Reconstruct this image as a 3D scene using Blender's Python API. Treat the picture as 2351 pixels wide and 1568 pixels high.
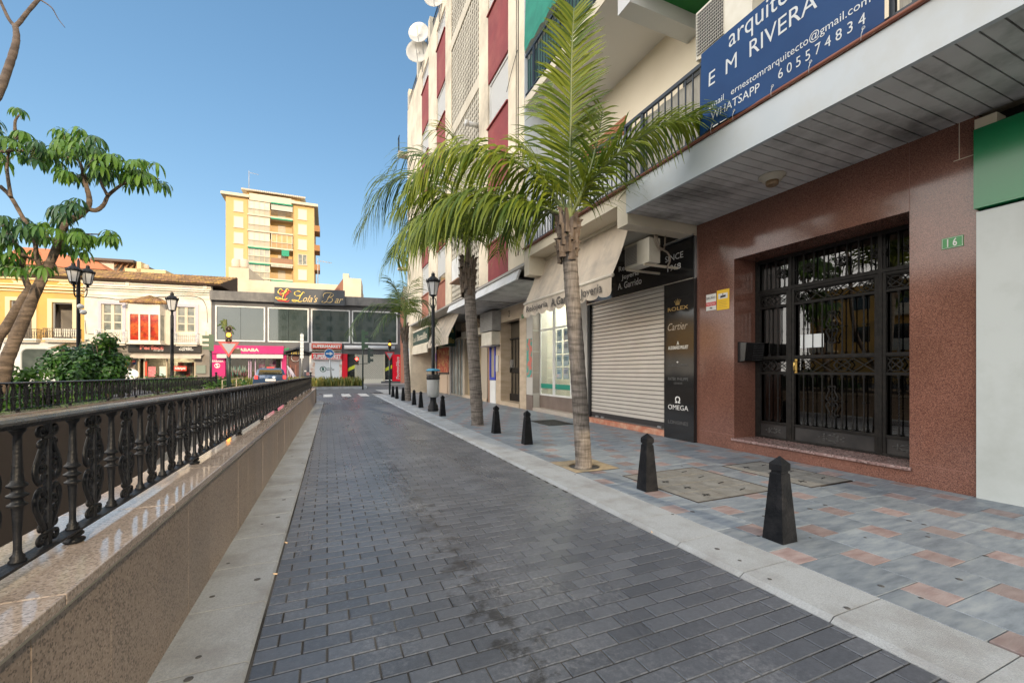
import bpy, bmesh, math, random
from math import sin, cos, pi, radians, sqrt, atan2
from mathutils import Vector, Matrix
V = Vector
for o in list(bpy.data.objects): bpy.data.objects.remove(o)
scene = bpy.context.scene
COL = scene.collection
# ---------------------------------------------------------------- camera
YAW = radians(23.42); EYE = 1.25
cam = bpy.data.cameras.new('camera'); cam.lens = 15.0; cam.sensor_width = 36.0
cam.shift_y = 0.02852; cam.clip_start = 0.05; cam.clip_end = 3000
camo = bpy.data.objects.new('camera', cam); COL.objects.link(camo)
camo.location = (0, 0, EYE); camo.rotation_euler = (radians(90), 0, -YAW)
scene.camera = camo
# ---------------------------------------------------------------- sky, sun, exposure
SUN_EL, SUN_AZ = radians(17), radians(172)       # azimuth measured from +Y towards +X
SKY_STRENGTH, SUN_STRENGTH, EXPOSURE = 0.086, 1.12, 1.93
SKY_GAMMA, SKY_SAT, WEST_FILL, ZENITH_FILL = 0.62, 1.48, (12.4, 11.7, 10.8, 1), (5.0, 5.1, 5.3, 1)  # last two: fill colours added to the unseen west and overhead sky
world = bpy.data.worlds.new("World"); scene.world = world; world.use_nodes = True
wn = world.node_tree.nodes; wl = world.node_tree.links
sky = wn.new('ShaderNodeTexSky'); sky.sky_type = 'NISHITA'; sky.sun_disc = False
sky.sun_elevation = SUN_EL; sky.sun_rotation = SUN_AZ
sky.air_density = 1.0; sky.dust_density = 0.6; sky.ozone_density = 1.6
bg = wn['Background']; bg.inputs['Strength'].default_value = SKY_STRENGTH
gmm = wn.new('ShaderNodeGamma'); gmm.inputs[1].default_value = SKY_GAMMA
hsv = wn.new('ShaderNodeHueSaturation'); hsv.inputs['Saturation'].default_value = SKY_SAT
wl.new(sky.outputs[0], gmm.inputs[0]); wl.new(gmm.outputs[0], hsv.inputs['Color']); # added fill: the unseen western sky is brightened to light the shaded walls
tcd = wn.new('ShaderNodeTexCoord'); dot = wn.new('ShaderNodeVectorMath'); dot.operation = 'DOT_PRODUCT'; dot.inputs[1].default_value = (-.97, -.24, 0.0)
west_fill = wn.new('ShaderNodeMapRange'); west_fill.interpolation_type = 'SMOOTHSTEP'
for i_, v_ in ((1, .25), (2, .85), (3, 0.0), (4, 1.0)): west_fill.inputs[i_].default_value = v_
tint = wn.new('ShaderNodeMix'); tint.data_type = 'RGBA'; tint.blend_type = 'MIX'; tint.inputs[7].default_value = WEST_FILL
wl.new(tcd.outputs['Generated'], dot.inputs[0]); wl.new(dot.outputs['Value'], west_fill.inputs[0]); wl.new(west_fill.outputs[0], tint.inputs[0])
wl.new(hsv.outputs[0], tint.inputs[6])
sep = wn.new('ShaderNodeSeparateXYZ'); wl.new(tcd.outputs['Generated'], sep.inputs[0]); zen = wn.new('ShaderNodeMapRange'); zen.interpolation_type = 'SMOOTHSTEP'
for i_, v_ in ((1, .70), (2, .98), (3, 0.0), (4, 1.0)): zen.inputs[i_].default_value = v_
top = wn.new('ShaderNodeMix'); top.data_type = 'RGBA'; top.inputs[7].default_value = ZENITH_FILL  # added fill: sky overhead, out of view, brightened to lift the shaded ground
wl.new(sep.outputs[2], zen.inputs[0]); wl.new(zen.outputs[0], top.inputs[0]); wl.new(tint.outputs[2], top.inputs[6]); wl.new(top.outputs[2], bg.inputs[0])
sd = bpy.data.lights.new('sun', 'SUN'); sd.energy = SUN_STRENGTH; sd.angle = radians(0.5); sd.color = (1.0, 0.80, 0.55)
so = bpy.data.objects.new('sun', sd); COL.objects.link(so)
sdir = V((sin(SUN_AZ) * cos(SUN_EL), cos(SUN_AZ) * cos(SUN_EL), sin(SUN_EL)))
so.rotation_euler = (-sdir).to_track_quat('-Z', 'Y').to_euler(); so.location = (0, -30, 60)
scene.view_settings.view_transform = 'Standard'; scene.view_settings.look = 'None'
scene.view_settings.exposure = EXPOSURE; scene.view_settings.gamma = 1.0
scene.view_settings.use_curve_mapping = False

# ---------------------------------------------------------------- survey helpers: a sighting becomes a point on a real plane
FD, CX, HY = 979.6, 1175.5, 851.0
CR = {'A': (0, 551, .25), 'B': (465.3, 612.2, .2083), 'C': (918.4, 612.2, .25), 'E': (1163.3, 489.8, .3124),
      'F': (1561.2, 489.8, .3906), 'G': (0, 857.1, .4532), 'H': (918.4, 0, .3125), 'T': (489.8, 398, .1835),
      'I': (1530.6, 0, .3124), 'J': (1959.2, 183.7, .2733), 'K': (1622.4, 612.2, .3515), 'L': (0, 765.3, .25),
      'M': (465.3, 765.3, .1198), 'N': (691.8, 765.3, .112), 'O': (918.4, 704.1, .168), 'Q': (0, 214.3, .41),
      'P': (820.4, 367.3, .1952), 'R': (918.4, 0, .35153), 'U': (1163.3, 0, .3124), 'D': (0, 0, 1), 'W': (0, 0, .3513)}
CA, SA = cos(YAW), sin(YAW)
def ray(k, x, y):
    ox, oy, s = CR[k]; px, py = ox + s * x, oy + s * y
    u, v = (px - CX) / FD, (HY - py) / FD
    return V((SA + u * CA, CA - u * SA, v))
def gnd(k, x, y, z=0.0):
    d = ray(k, x, y); return V((0, 0, EYE)) + d * ((z - EYE) / d.z)
def atx(k, x, y, X):
    d = ray(k, x, y); return V((0, 0, EYE)) + d * (X / d.x)
def aty(k, x, y, Y):
    d = ray(k, x, y); return V((0, 0, EYE)) + d * (Y / d.y)
def att(k, x, y, t): return V((0, 0, EYE)) + ray(k, x, y) * t
class Fr:                                          # an upright plane: a to the right, b up, d outwards
    def __init__(s, o, r, n): s.o, s.r, s.n = V(o), V(r), V(n)
    def pt(s, a, b, d=0): return s.o + s.r * a + s.n * d + V((0, 0, b))
    def hit(s, k, x, y, d=0):
        e = V((0, 0, EYE)); q = s.o + s.n * d; r = ray(k, x, y)
        p = e + r * ((q - e).dot(s.n) / r.dot(s.n)); return (p - s.o).dot(s.r), p.z
FR = Fr((5.8, 0, 0), (0, -1, 0), (-1, 0, 0))
FF = Fr((6.39, 39.95, 0), (.99333, -.1153, 0), (-.1153, -.99333, 0))
FT = Fr((0, 94.9, 0), (1, 0, 0), (0, -1, 0))

# ---------------------------------------------------------------- mesh builder
class MB:
    def __init__(s): s.v = []; s.f = []; s.sm = []
    def add(s, vs, fs, smooth=False):
        b = len(s.v); s.v += [V(p) for p in vs]; s.f += [tuple(b + i for i in f) for f in fs]; s.sm += [smooth] * len(fs); return s
    def box(s, x0, x1, y0, y1, z0, z1, M=None):
        vs = [V((x, y, z)) for z in (z0, z1) for x, y in ((x0, y0), (x1, y0), (x1, y1), (x0, y1))]
        if M: vs = [M @ p for p in vs]
        return s.add(vs, [(0, 3, 2, 1), (4, 5, 6, 7), (0, 1, 5, 4), (1, 2, 6, 5), (2, 3, 7, 6), (3, 0, 4, 7)])
    def fb(s, fr, a0, a1, b0, b1, d0, d1):
        vs = [fr.pt(a, b, d) for b in (b0, b1) for a, d in ((a0, d1), (a1, d1), (a1, d0), (a0, d0))]
        return s.add(vs, [(0, 3, 2, 1), (4, 5, 6, 7), (0, 1, 5, 4), (1, 2, 6, 5), (2, 3, 7, 6), (3, 0, 4, 7)])
    def bar(s, p, q, w, h=None, up=(0, 0, 1)):
        p, q = V(p), V(q); h = h or w; t = (q - p).normalized(); r = t.cross(V(up))
        if r.length < 1e-4: r = t.cross(V((1, 0, 0)))
        r.normalize(); u = r.cross(t)
        vs = [c + r * a * w / 2 + u * b * h / 2 for c in (p, q) for a, b in ((-1, -1), (1, -1), (1, 1), (-1, 1))]
        return s.add(vs, [(0, 1, 2, 3), (7, 6, 5, 4), (0, 4, 5, 1), (1, 5, 6, 2), (2, 6, 7, 3), (3, 7, 4, 0)])
    def tube(s, pts, rad, n=8, caps=True, flat=1.0, up=(0, 0, 1)):
        pts = [V(p) for p in pts]; m = len(pts)
        if not hasattr(rad, '__len__'): rad = [rad] * m
        vs = []; pr = None
        for i, p in enumerate(pts):
            t = (pts[min(i + 1, m - 1)] - pts[max(i - 1, 0)]).normalized()
            if pr is None:
                r = t.cross(V(up))
                if r.length < 1e-3: r = t.cross(V((1, 0, 0)))
            else: r = pr - t * pr.dot(t)
            r.normalize(); pr = r; u = t.cross(r)
            for k in range(n):
                a = 2 * pi * k / n; vs.append(p + (r * cos(a) * flat + u * sin(a)) * rad[i])
        fs = [(i * n + k, i * n + (k + 1) % n, (i + 1) * n + (k + 1) % n, (i + 1) * n + k) for i in range(m - 1) for k in range(n)]
        if caps: fs += [tuple(range(n - 1, -1, -1)), tuple((m - 1) * n + k for k in range(n))]
        return s.add(vs, fs, True)
    def lathe(s, prof, n=16, c=(0, 0, 0), M=None, smooth=True, caps=True):
        c = V(c); vs = []
        for r, z in prof:
            for k in range(n):
                a = 2 * pi * (k + .5) / n; p = V((r * cos(a), r * sin(a), z)); vs.append(c + (M @ p if M else p))
        m = len(prof)
        fs = [(i * n + k, i * n + (k + 1) % n, (i + 1) * n + (k + 1) % n, (i + 1) * n + k) for i in range(m - 1) for k in range(n)]
        if caps and prof[0][0] > 1e-5: fs.append(tuple(range(n - 1, -1, -1)))
        if caps and prof[-1][0] > 1e-5: fs.append(tuple((m - 1) * n + k for k in range(n)))
        return s.add(vs, fs, smooth)
    def prism(s, poly, fr, d0, d1):                # polygon (a, b) extruded between two depths
        n = len(poly); vs = [fr.pt(a, b, d1) for a, b in poly] + [fr.pt(a, b, d0) for a, b in poly]
        return s.add(vs, [tuple(range(n)), tuple(range(2 * n - 1, n - 1, -1))] + [(i, i + n, (i + 1) % n + n, (i + 1) % n) for i in range(n)])
    def ell(s, c, rx, ry, rz, n=12, m=8):
        prof = [(sin(pi * i / m), -cos(pi * i / m)) for i in range(m + 1)]
        return s.lathe([(max(r, 1e-6), z) for r, z in prof], n, c, Matrix.Diagonal((rx, ry, rz)))
    def build(s, name, mat, parent=None, bevel=0):
        me = bpy.data.meshes.new(name)
        off = V(parent['_org']) if parent and '_org' in parent else V((0, 0, 0))
        me.from_pydata([tuple(p - off) for p in s.v], [], s.f)
        me.polygons.foreach_set('use_smooth', s.sm); me.validate(); me.update()
        bm = bmesh.new(); bm.from_mesh(me); bmesh.ops.recalc_face_normals(bm, faces=bm.faces); bm.to_mesh(me); bm.free()
        me.materials.append(mat)
        ob = bpy.data.objects.new(name, me); COL.objects.link(ob)
        if parent: ob.parent = parent; ob['_org'] = tuple(off)
        if bevel:
            md = ob.modifiers.new('bevel', 'BEVEL'); md.width = bevel; md.segments = 2; md.limit_method = 'ANGLE'
        return ob
def thing(name, label, cat, loc=(0, 0, 0), group=None, world=True):
    o = bpy.data.objects.new(name, None); COL.objects.link(o); o.location = loc; o.empty_display_size = .2
    o['label'] = label; o['category'] = cat
    if group: o['group'] = group
    if world: o['_org'] = tuple(loc)
    return o
def tag(o, label, cat, group=None):
    o['label'] = label; o['category'] = cat
    if group: o['group'] = group
    return o
def recentre(o):                                   # origin of a one-mesh thing moves to its base
    me = o.data; xs = [v.co for v in me.vertices]
    c = V(((min(p.x for p in xs) + max(p.x for p in xs)) / 2, (min(p.y for p in xs) + max(p.y for p in xs)) / 2, min(p.z for p in xs)))
    me.transform(Matrix.Translation(-c)); o.location = c; return o
def single(mb, name, mat, label, cat, group=None, bevel=0):
    return tag(recentre(mb.build(name, mat, None, bevel)), label, cat, group)
def struct(mb, name, mat, kind='structure'):
    o = mb.build(name, mat); o['kind'] = kind; return o
def dup(root, loc, rotz=0, label=None, scale=1.0, group=None):
    def cp(o, parent):
        c = o.copy(); COL.objects.link(c)
        if parent: c.parent = parent
        for ch in [x for x in KIDS.get(o.name, [])]: cp(ch, c)
        return c
    global KIDS
    KIDS = {}
    for x in bpy.data.objects:
        if x.parent: KIDS.setdefault(x.parent.name, []).append(x)
    r = cp(root, None); r.location = loc; r.rotation_euler = (0, 0, rotz)
    r.scale = (scale,) * 3 if not hasattr(scale, '__len__') else scale
    if label: r['label'] = label
    if group: r['group'] = group
    return r
def text(body, fr, a0, b0, a1, b1, d, mat, parent, name='lettering', shear=0, th=.003, bold=0, vertical=False):
    cu = bpy.data.curves.new('t', 'FONT'); cu.body = body; cu.shear = shear; cu.extrude = .0; cu.offset = bold; cu.align_x = 'CENTER'; cu.resolution_u = 3
    to = bpy.data.objects.new('t', cu); COL.objects.link(to)
    me = bpy.data.meshes.new_from_object(to); bpy.data.objects.remove(to); bpy.data.curves.remove(cu)
    vs = [v.co.copy() for v in me.vertices]; fs = [tuple(p.vertices) for p in me.polygons]; bpy.data.meshes.remove(me)
    x0, x1 = min(v.x for v in vs), max(v.x for v in vs); y0, y1 = min(v.y for v in vs), max(v.y for v in vs)
    mb = MB(); P = []
    for v in vs:
        s, t = (v.x - x0) / (x1 - x0), (v.y - y0) / (y1 - y0)
        if vertical: s, t = 1 - t, s
        P.append(fr.pt(a0 + (a1 - a0) * s, b0 + (b1 - b0) * t, d + th))
    mb.add(P, fs)
    return mb.build(name, mat, parent)
def catmull(P, n=8):
    P = [V(p) for p in P]; Q = [P[0] * 2 - P[1]] + P + [P[-1] * 2 - P[-2]]; out = []
    for i in range(1, len(Q) - 2):
        for k in range(n):
            t = k / n; a, b, c, d = Q[i - 1], Q[i], Q[i + 1], Q[i + 2]
            out.append(.5 * ((2 * b) + (c - a) * t + (2 * a - 5 * b + 4 * c - d) * t * t + (3 * b - a - 3 * c + d) * t ** 3))
    return out + [P[-1]]

# ---------------------------------------------------------------- materials
MATS = {}
def newmat(name):
    m = bpy.data.materials.new(name); m.use_nodes = True; nt = m.node_tree
    b = nt.nodes['Principled BSDF']; return m, nt, b, nt.links
def rgb(c): return (*c, 1.0) if len(c) == 3 else c
def M(name, c1, rough=.6, metal=0.0, c2=None, scale=6, bump=0, bscale=60, spec=.5, stretch=(1, 1, 1), island=0, detail=5, lo=.35, hi=.65, emit=0, coat=0, stain=None, sscale=1.2, rvar=0):
    if name in MATS: return MATS[name]
    m, nt, b, L = newmat(name); N = nt.nodes
    geo = N.new('ShaderNodeNewGeometry'); mp = N.new('ShaderNodeMapping'); mp.inputs['Scale'].default_value = stretch
    L.new(geo.outputs['Position'], mp.inputs['Vector'])
    b.inputs['Roughness'].default_value = rough; b.inputs['Metallic'].default_value = metal
    b.inputs['Specular IOR Level'].default_value = spec; b.inputs['Coat Weight'].default_value = coat; b.inputs['Coat Roughness'].default_value = .05
    b.inputs['Base Color'].default_value = rgb(c1); col = None
    if c2 is not None:
        nz = N.new('ShaderNodeTexNoise'); nz.inputs['Scale'].default_value = scale; nz.inputs['Detail'].default_value = detail
        L.new(mp.outputs[0], nz.inputs['Vector'])
        rp = N.new('ShaderNodeValToRGB'); rp.color_ramp.elements[0].position = lo; rp.color_ramp.elements[1].position = hi
        rp.color_ramp.elements[0].color = rgb(c1); rp.color_ramp.elements[1].color = rgb(c2)
        L.new(nz.outputs['Fac'], rp.inputs[0]); col = rp.outputs[0]
    if stain is not None:
        nz = N.new('ShaderNodeTexNoise'); nz.inputs['Scale'].default_value = sscale; nz.inputs['Detail'].default_value = 8; nz.inputs['Roughness'].default_value = .65
        L.new(geo.outputs['Position'], nz.inputs['Vector'])
        rp = N.new('ShaderNodeValToRGB'); rp.color_ramp.elements[0].position = .45; rp.color_ramp.elements[1].position = .72
        rp.color_ramp.elements[0].color = (0, 0, 0, 1); rp.color_ramp.elements[1].color = (1, 1, 1, 1); L.new(nz.outputs['Fac'], rp.inputs[0])
        mx = N.new('ShaderNodeMix'); mx.data_type = 'RGBA'; L.new(rp.outputs[0], mx.inputs[0])
        if col: L.new(col, mx.inputs[6])
        else: mx.inputs[6].default_value = rgb(c1)
        mx.inputs[7].default_value = rgb(stain); col = mx.outputs[2]
    if island:
        hs = N.new('ShaderNodeHueSaturation'); mr = N.new('ShaderNodeMapRange')
        L.new(geo.outputs['Random Per Island'], mr.inputs[0]); mr.inputs[3].default_value = 1 - island; mr.inputs[4].default_value = 1 + island
        L.new(mr.outputs[0], hs.inputs['Value'])
        if col: L.new(col, hs.inputs['Color'])
        else: hs.inputs['Color'].default_value = rgb(c1)
        col = hs.outputs[0]
    if col: L.new(col, b.inputs['Base Color'])
    if rvar:
        nz = N.new('ShaderNodeTexNoise'); nz.inputs['Scale'].default_value = 3; nz.inputs['Detail'].default_value = 6; L.new(geo.outputs['Position'], nz.inputs['Vector'])
        mr = N.new('ShaderNodeMapRange'); L.new(nz.outputs['Fac'], mr.inputs[0]); mr.inputs[1].default_value = .3; mr.inputs[2].default_value = .7
        mr.inputs[3].default_value = max(rough - rvar, .02); mr.inputs[4].default_value = min(rough + rvar, 1); L.new(mr.outputs[0], b.inputs['Roughness'])
    if bump:
        nz = N.new('ShaderNodeTexNoise'); nz.inputs['Scale'].default_value = bscale; nz.inputs['Detail'].default_value = 4
        L.new(mp.outputs[0], nz.inputs['Vector'])
        bp = N.new('ShaderNodeBump'); bp.inputs['Strength'].default_value = bump; bp.inputs['Distance'].default_value = .02
        L.new(nz.outputs['Fac'], bp.inputs['Height']); L.new(bp.outputs[0], b.inputs['Normal'])
    if emit: b.inputs['Emission Color'].default_value = rgb(c1); b.inputs['Emission Strength'].default_value = emit
    MATS[name] = m; return m
def granite(name, base, dark, light, sc=90, rough=.12, tile=None):
    m, nt, b, L = newmat(name); N = nt.nodes
    geo = N.new('ShaderNodeNewGeometry')
    def vor(s):
        v = N.new('ShaderNodeTexVoronoi'); v.inputs['Scale'].default_value = s; L.new(geo.outputs['Position'], v.inputs['Vector']); return v
    v1 = vor(sc); r1 = N.new('ShaderNodeValToRGB'); e = r1.color_ramp
    e.interpolation = 'LINEAR'; e.elements[0].color = rgb(dark); e.elements[0].position = .12; e.elements[1].color = rgb(light); e.elements[1].position = .9
    x = e.elements.new(.32); x.color = rgb(base); x = e.elements.new(.68); x.color = rgb(base)
    sx = N.new('ShaderNodeSeparateColor'); L.new(v1.outputs['Color'], sx.inputs[0]); L.new(sx.outputs[0], r1.inputs[0])
    nz = N.new('ShaderNodeTexNoise'); nz.inputs['Scale'].default_value = 1.6; nz.inputs['Detail'].default_value = 6; L.new(geo.outputs['Position'], nz.inputs['Vector'])
    mr = N.new('ShaderNodeMapRange'); mi = N.new('ShaderNodeMath'); mi.operation = 'MULTIPLY_ADD'; mi.inputs[1].default_value = .22; L.new(geo.outputs['Random Per Island'], mi.inputs[0]); L.new(nz.outputs['Fac'], mi.inputs[2]); L.new(mi.outputs[0], mr.inputs[0]); mr.inputs[1].default_value = .3; mr.inputs[2].default_value = .9; mr.inputs[3].default_value = .78; mr.inputs[4].default_value = 1.18
    hs = N.new('ShaderNodeHueSaturation'); L.new(r1.outputs[0], hs.inputs['Color']); L.new(mr.outputs[0], hs.inputs['Value'])
    L.new(hs.outputs[0], b.inputs['Base Color'])
    mr2 = N.new('ShaderNodeMapRange'); L.new(nz.outputs['Fac'], mr2.inputs[0]); mr2.inputs[3].default_value = rough * .6; mr2.inputs[4].default_value = rough * 1.7
    L.new(mr2.outputs[0], b.inputs['Roughness'])
    MATS[name] = m; return m
def glass(name, tint=(.6, .65, .65), refl=1.0, rough=.0, ior=1.5):
    m, nt, b, L = newmat(name); N = nt.nodes; N.remove(b)
    tr = N.new('ShaderNodeBsdfTransparent'); tr.inputs[0].default_value = rgb(tint)
    gl = N.new('ShaderNodeBsdfGlossy'); gl.inputs['Roughness'].default_value = rough; gl.inputs[0].default_value = (refl, refl, refl, 1)
    fr = N.new('ShaderNodeFresnel'); fr.inputs['IOR'].default_value = ior
    ge = N.new('ShaderNodeNewGeometry'); on = N.new('ShaderNodeMath'); on.operation = 'SUBTRACT'; on.inputs[0].default_value = 1; L.new(ge.outputs['Backfacing'], on.inputs[1])
    ml = N.new('ShaderNodeMath'); ml.operation = 'MULTIPLY'; L.new(fr.outputs[0], ml.inputs[0]); L.new(on.outputs[0], ml.inputs[1])
    mx = N.new('ShaderNodeMixShader'); L.new(ml.outputs[0], mx.inputs[0]); L.new(tr.outputs[0], mx.inputs[1]); L.new(gl.outputs[0], mx.inputs[2])
    L.new(mx.outputs[0], N['Material Output'].inputs[0]); MATS[name] = m; return m
def leafmat(name, c1, c2, trans=.35, rough=.45):
    m, nt, b, L = newmat(name); N = nt.nodes
    geo = N.new('ShaderNodeNewGeometry'); rp = N.new('ShaderNodeValToRGB')
    rp.color_ramp.elements[0].color = rgb(c1); rp.color_ramp.elements[1].color = rgb(c2)
    L.new(geo.outputs['Random Per Island'], rp.inputs[0]); L.new(rp.outputs[0], b.inputs['Base Color']); b.inputs['Roughness'].default_value = rough
    tl = N.new('ShaderNodeBsdfTranslucent'); L.new(rp.outputs[0], tl.inputs[0])
    mx = N.new('ShaderNodeMixShader'); mx.inputs[0].default_value = trans
    L.new(b.outputs[0], mx.inputs[1]); L.new(tl.outputs[0], mx.inputs[2]); L.new(mx.outputs[0], N['Material Output'].inputs[0])
    MATS[name] = m; return m
def emi(name, c, s):
    if name in MATS: return MATS[name]
    m, nt, b, L = newmat(name); b.inputs['Base Color'].default_value = rgb(c); b.inputs['Emission Color'].default_value = rgb(c); b.inputs['Emission Strength'].default_value = s
    MATS[name] = m; return m
iron = M('black_iron', (.006, .0075, .010), .42, c2=(.012, .013, .016), scale=30, bump=.15, bscale=120, spec=.22)
iron_r = M('rail_iron', (.035, .037, .04), .25, c2=(.12, .105, .085), scale=8, bump=.1, bscale=150, spec=.9)
gate_iron = M('gate_iron', (.008, .0075, .0075), .42, c2=(.018, .016, .0145), scale=20, bump=.1, bscale=90, spec=.22)
white_p = M('white_paint', (.75, .75, .73), .55, c2=(.62, .62, .60), scale=2)
cream_p = M('cream_paint', (.66, .60, .48), .7, c2=(.56, .50, .39), scale=1.5, bump=.1, bscale=80)
red_granite = granite('red_granite', (.165, .074, .054), (.085, .040, .031), (.235, .118, .088), 180, .10)
brown_granite = granite('brown_granite', (.33, .265, .22), (.16, .13, .11), (.40, .325, .275), 150, .38)
coping_granite = granite('coping_granite', (.38, .27, .20), (.14, .10, .08), (.5, .38, .3), 120, .12)
kerb_stone = M('kerb_stone', (.30, .33, .36), .75, c2=(.42, .45, .48), scale=120, bump=.6, bscale=260, stain=(.24, .245, .25), sscale=2.5, lo=.3, hi=.7)
dark_glass = M('dark_glass', (.02, .024, .024), .04, spec=.9)
black_m = M('black_matt', (.015, .015, .017), .5)
steel = M('steel', (.45, .46, .47), .35, .8)
# ================================================================ ground, road, pavement
R = random.Random(4)
g = MB(); g.add([(-900, -500, -.06), (900, -500, -.06), (900, 1500, -.06), (-900, 1500, -.06)], [(0, 1, 2, 3)])
# the sheet is pierced by the ramp, so it is laid as strips round it
g = MB(); z = -.06
for x0, x1, y0, y1 in ((-900, -4.32, -500, 1500), (-.88, 900, -500, 1500), (-4.32, -.88, 19, 1500), (-4.32, -.88, -500, -3)):
    g.add([(x0, y0, z), (x1, y0, z), (x1, y1, z), (x0, y1, z)], [(0, 1, 2, 3)])
struct(g, 'ground', M('ground_asphalt', (.07, .07, .072), .85, c2=(.1, .1, .1), scale=3, bump=.3, bscale=80))
def lk(y): return -.33 + .0116 * y                 # inner edge of the left kerb
def lw(y): return -.69 + .0155 * y                 # foot of the ramp wall
# road bed and pavers
b = MB(); b.add([(-.7, -3, -.0045), (2.4, -3, -.0045), (2.4, 19.2, -.0045), (-.7, 19.2, -.0045)], [(0, 1, 2, 3)])
b.add([(-9, 19.2, -.0045), (2.4, 19.2, -.0045), (2.4, 25.4, -.0045), (-9, 25.4, -.0045)], [(0, 1, 2, 3)])
struct(b, 'road', M('paver_joint', (.022, .021, .02), .95, c2=(.10, .098, .094), scale=1.3, detail=8, lo=.42, hi=.62))
p = MB()
def paver(x0, x1, y0, y1, big=0):
    if x1 - x0 < .02: return
    e = .0035; j = [R.uniform(-.0008, .0008) for _ in range(4)]
    x0 += .0035; x1 -= .0035; y0 += .0035; y1 -= .0035
    c = [(x0, y0), (x1, y0), (x1, y1), (x0, y1)]; ii = [(x0 + e, y0 + e), (x1 - e, y0 + e), (x1 - e, y1 - e), (x0 + e, y1 - e)]
    p.add([(x, y, -.011) for x, y in c] + [(x, y, -.0028 + j[k] * .5) for k, (x, y) in enumerate(c)] + [(x, y, j[k]) for k, (x, y) in enumerate(ii)],
          [(8, 9, 10, 11), (4, 5, 9, 8), (5, 6, 10, 9), (6, 7, 11, 10), (7, 4, 8, 11), (0, 1, 5, 4), (1, 2, 6, 5), (3, 0, 4, 7)])
bw, bl = .1, .205; y = .2; r = 0
while y < 25.3:
    xl = lk(y) + .01 if y < 19.0 else -4.0
    xr = 2.30 - .004 * y; x = -4.1 + (r % 2) * bl / 2
    while x < xr:
        a0, a1 = max(x, xl), min(x + bl, xr)
        zeb = 22.1 < y < 24.6 and any(q - .02 < a0 and a1 < q + .44 for q in (-1.85, -1.01, -.17, .67, 1.51))
        if a1 - a0 > .03: paver(a0, a1, y, y + bw)
        x += bl
    y += bw; r += 1
def paver_mat():
    m, nt, b, L = newmat('paver'); N = nt.nodes
    geo = N.new('ShaderNodeNewGeometry')
    rp = N.new('ShaderNodeValToRGB'); rp.color_ramp.elements[0].color = (.050, .058, .074, 1); rp.color_ramp.elements[1].color = (.112, .125, .150, 1)
    nb = N.new('ShaderNodeTexNoise'); nb.inputs['Scale'].default_value = .9; nb.inputs['Detail'].default_value = 7; nb.inputs['Roughness'].default_value = .62
    mpg = N.new('ShaderNodeMapping'); mpg.inputs['Scale'].default_value = (1.8, .35, 1); L.new(geo.outputs['Position'], mpg.inputs[0]); L.new(mpg.outputs[0], nb.inputs[0])
    mx = N.new('ShaderNodeMath'); mx.operation = 'MULTIPLY_ADD'; L.new(geo.outputs['Random Per Island'], mx.inputs[0]); mx.inputs[1].default_value = .55
    sub = N.new('ShaderNodeMapRange'); L.new(nb.outputs['Fac'], sub.inputs[0]); sub.inputs[1].default_value = .25; sub.inputs[2].default_value = .75; sub.inputs[3].default_value = 0; sub.inputs[4].default_value = .5
    L.new(sub.outputs[0], mx.inputs[2]); L.new(mx.outputs[0], rp.inputs[0])
    # pits and grit in the paver face
    nf = N.new('ShaderNodeTexVoronoi'); nf.inputs['Scale'].default_value = 55; L.new(geo.outputs['Position'], nf.inputs[0])
    rf = N.new('ShaderNodeValToRGB'); rf.color_ramp.elements[0].position = .03; rf.color_ramp.elements[1].position = .16; rf.color_ramp.elements[0].color = (.45, .45, .45, 1); rf.color_ramp.elements[1].color = (1, 1, 1, 1)
    L.new(nf.outputs['Distance'], rf.inputs[0])
    m1 = N.new('ShaderNodeMix'); m1.data_type = 'RGBA'; m1.blend_type = 'MULTIPLY'; m1.inputs[0].default_value = .7; L.new(rp.outputs[0], m1.inputs[6]); L.new(rf.outputs[0], m1.inputs[7])
    # oil drips along one wheel path
    ns = N.new('ShaderNodeTexNoise'); ns.inputs['Scale'].default_value = 7; ns.inputs['Detail'].default_value = 9; ns.inputs['Roughness'].default_value = .75; L.new(geo.outputs['Position'], ns.inputs[0])
    sx = N.new('ShaderNodeSeparateXYZ'); L.new(geo.outputs['Position'], sx.inputs[0])
    ds = N.new('ShaderNodeMath'); ds.operation = 'SUBTRACT'; L.new(sx.outputs[0], ds.inputs[0]); ds.inputs[1].default_value = .78
    ab = N.new('ShaderNodeMath'); ab.operation = 'ABSOLUTE'; L.new(ds.outputs[0], ab.inputs[0])
    mr = N.new('ShaderNodeMapRange'); L.new(ab.outputs[0], mr.inputs[0]); mr.inputs[1].default_value = .0; mr.inputs[2].default_value = .38; mr.inputs[3].default_value = .14; mr.inputs[4].default_value = -.06
    ad = N.new('ShaderNodeMath'); L.new(ns.outputs['Fac'], ad.inputs[0]); L.new(mr.outputs[0], ad.inputs[1])
    rs = N.new('ShaderNodeValToRGB'); rs.color_ramp.elements[0].position = .605; rs.color_ramp.elements[1].position = .68; rs.color_ramp.elements[0].color = (0, 0, 0, 1); rs.color_ramp.elements[1].color = (.75, .75, .75, 1)
    L.new(ad.outputs[0], rs.inputs[0])
    m2 = N.new('ShaderNodeMix'); m2.data_type = 'RGBA'; L.new(rs.outputs[0], m2.inputs[0]); L.new(m1.outputs[2], m2.inputs[6]); m2.inputs[7].default_value = (.018, .018, .02, 1)
    # pale dust in worn patches, and fine grit all over
    nd = N.new('ShaderNodeTexNoise'); nd.inputs['Scale'].default_value = 38; nd.inputs['Detail'].default_value = 6; nd.inputs['Roughness'].default_value = .8; L.new(geo.outputs['Position'], nd.inputs[0])
    np2 = N.new('ShaderNodeTexNoise'); np2.inputs['Scale'].default_value = 1.4; np2.inputs['Detail'].default_value = 3; L.new(geo.outputs['Position'], np2.inputs[0])
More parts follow.
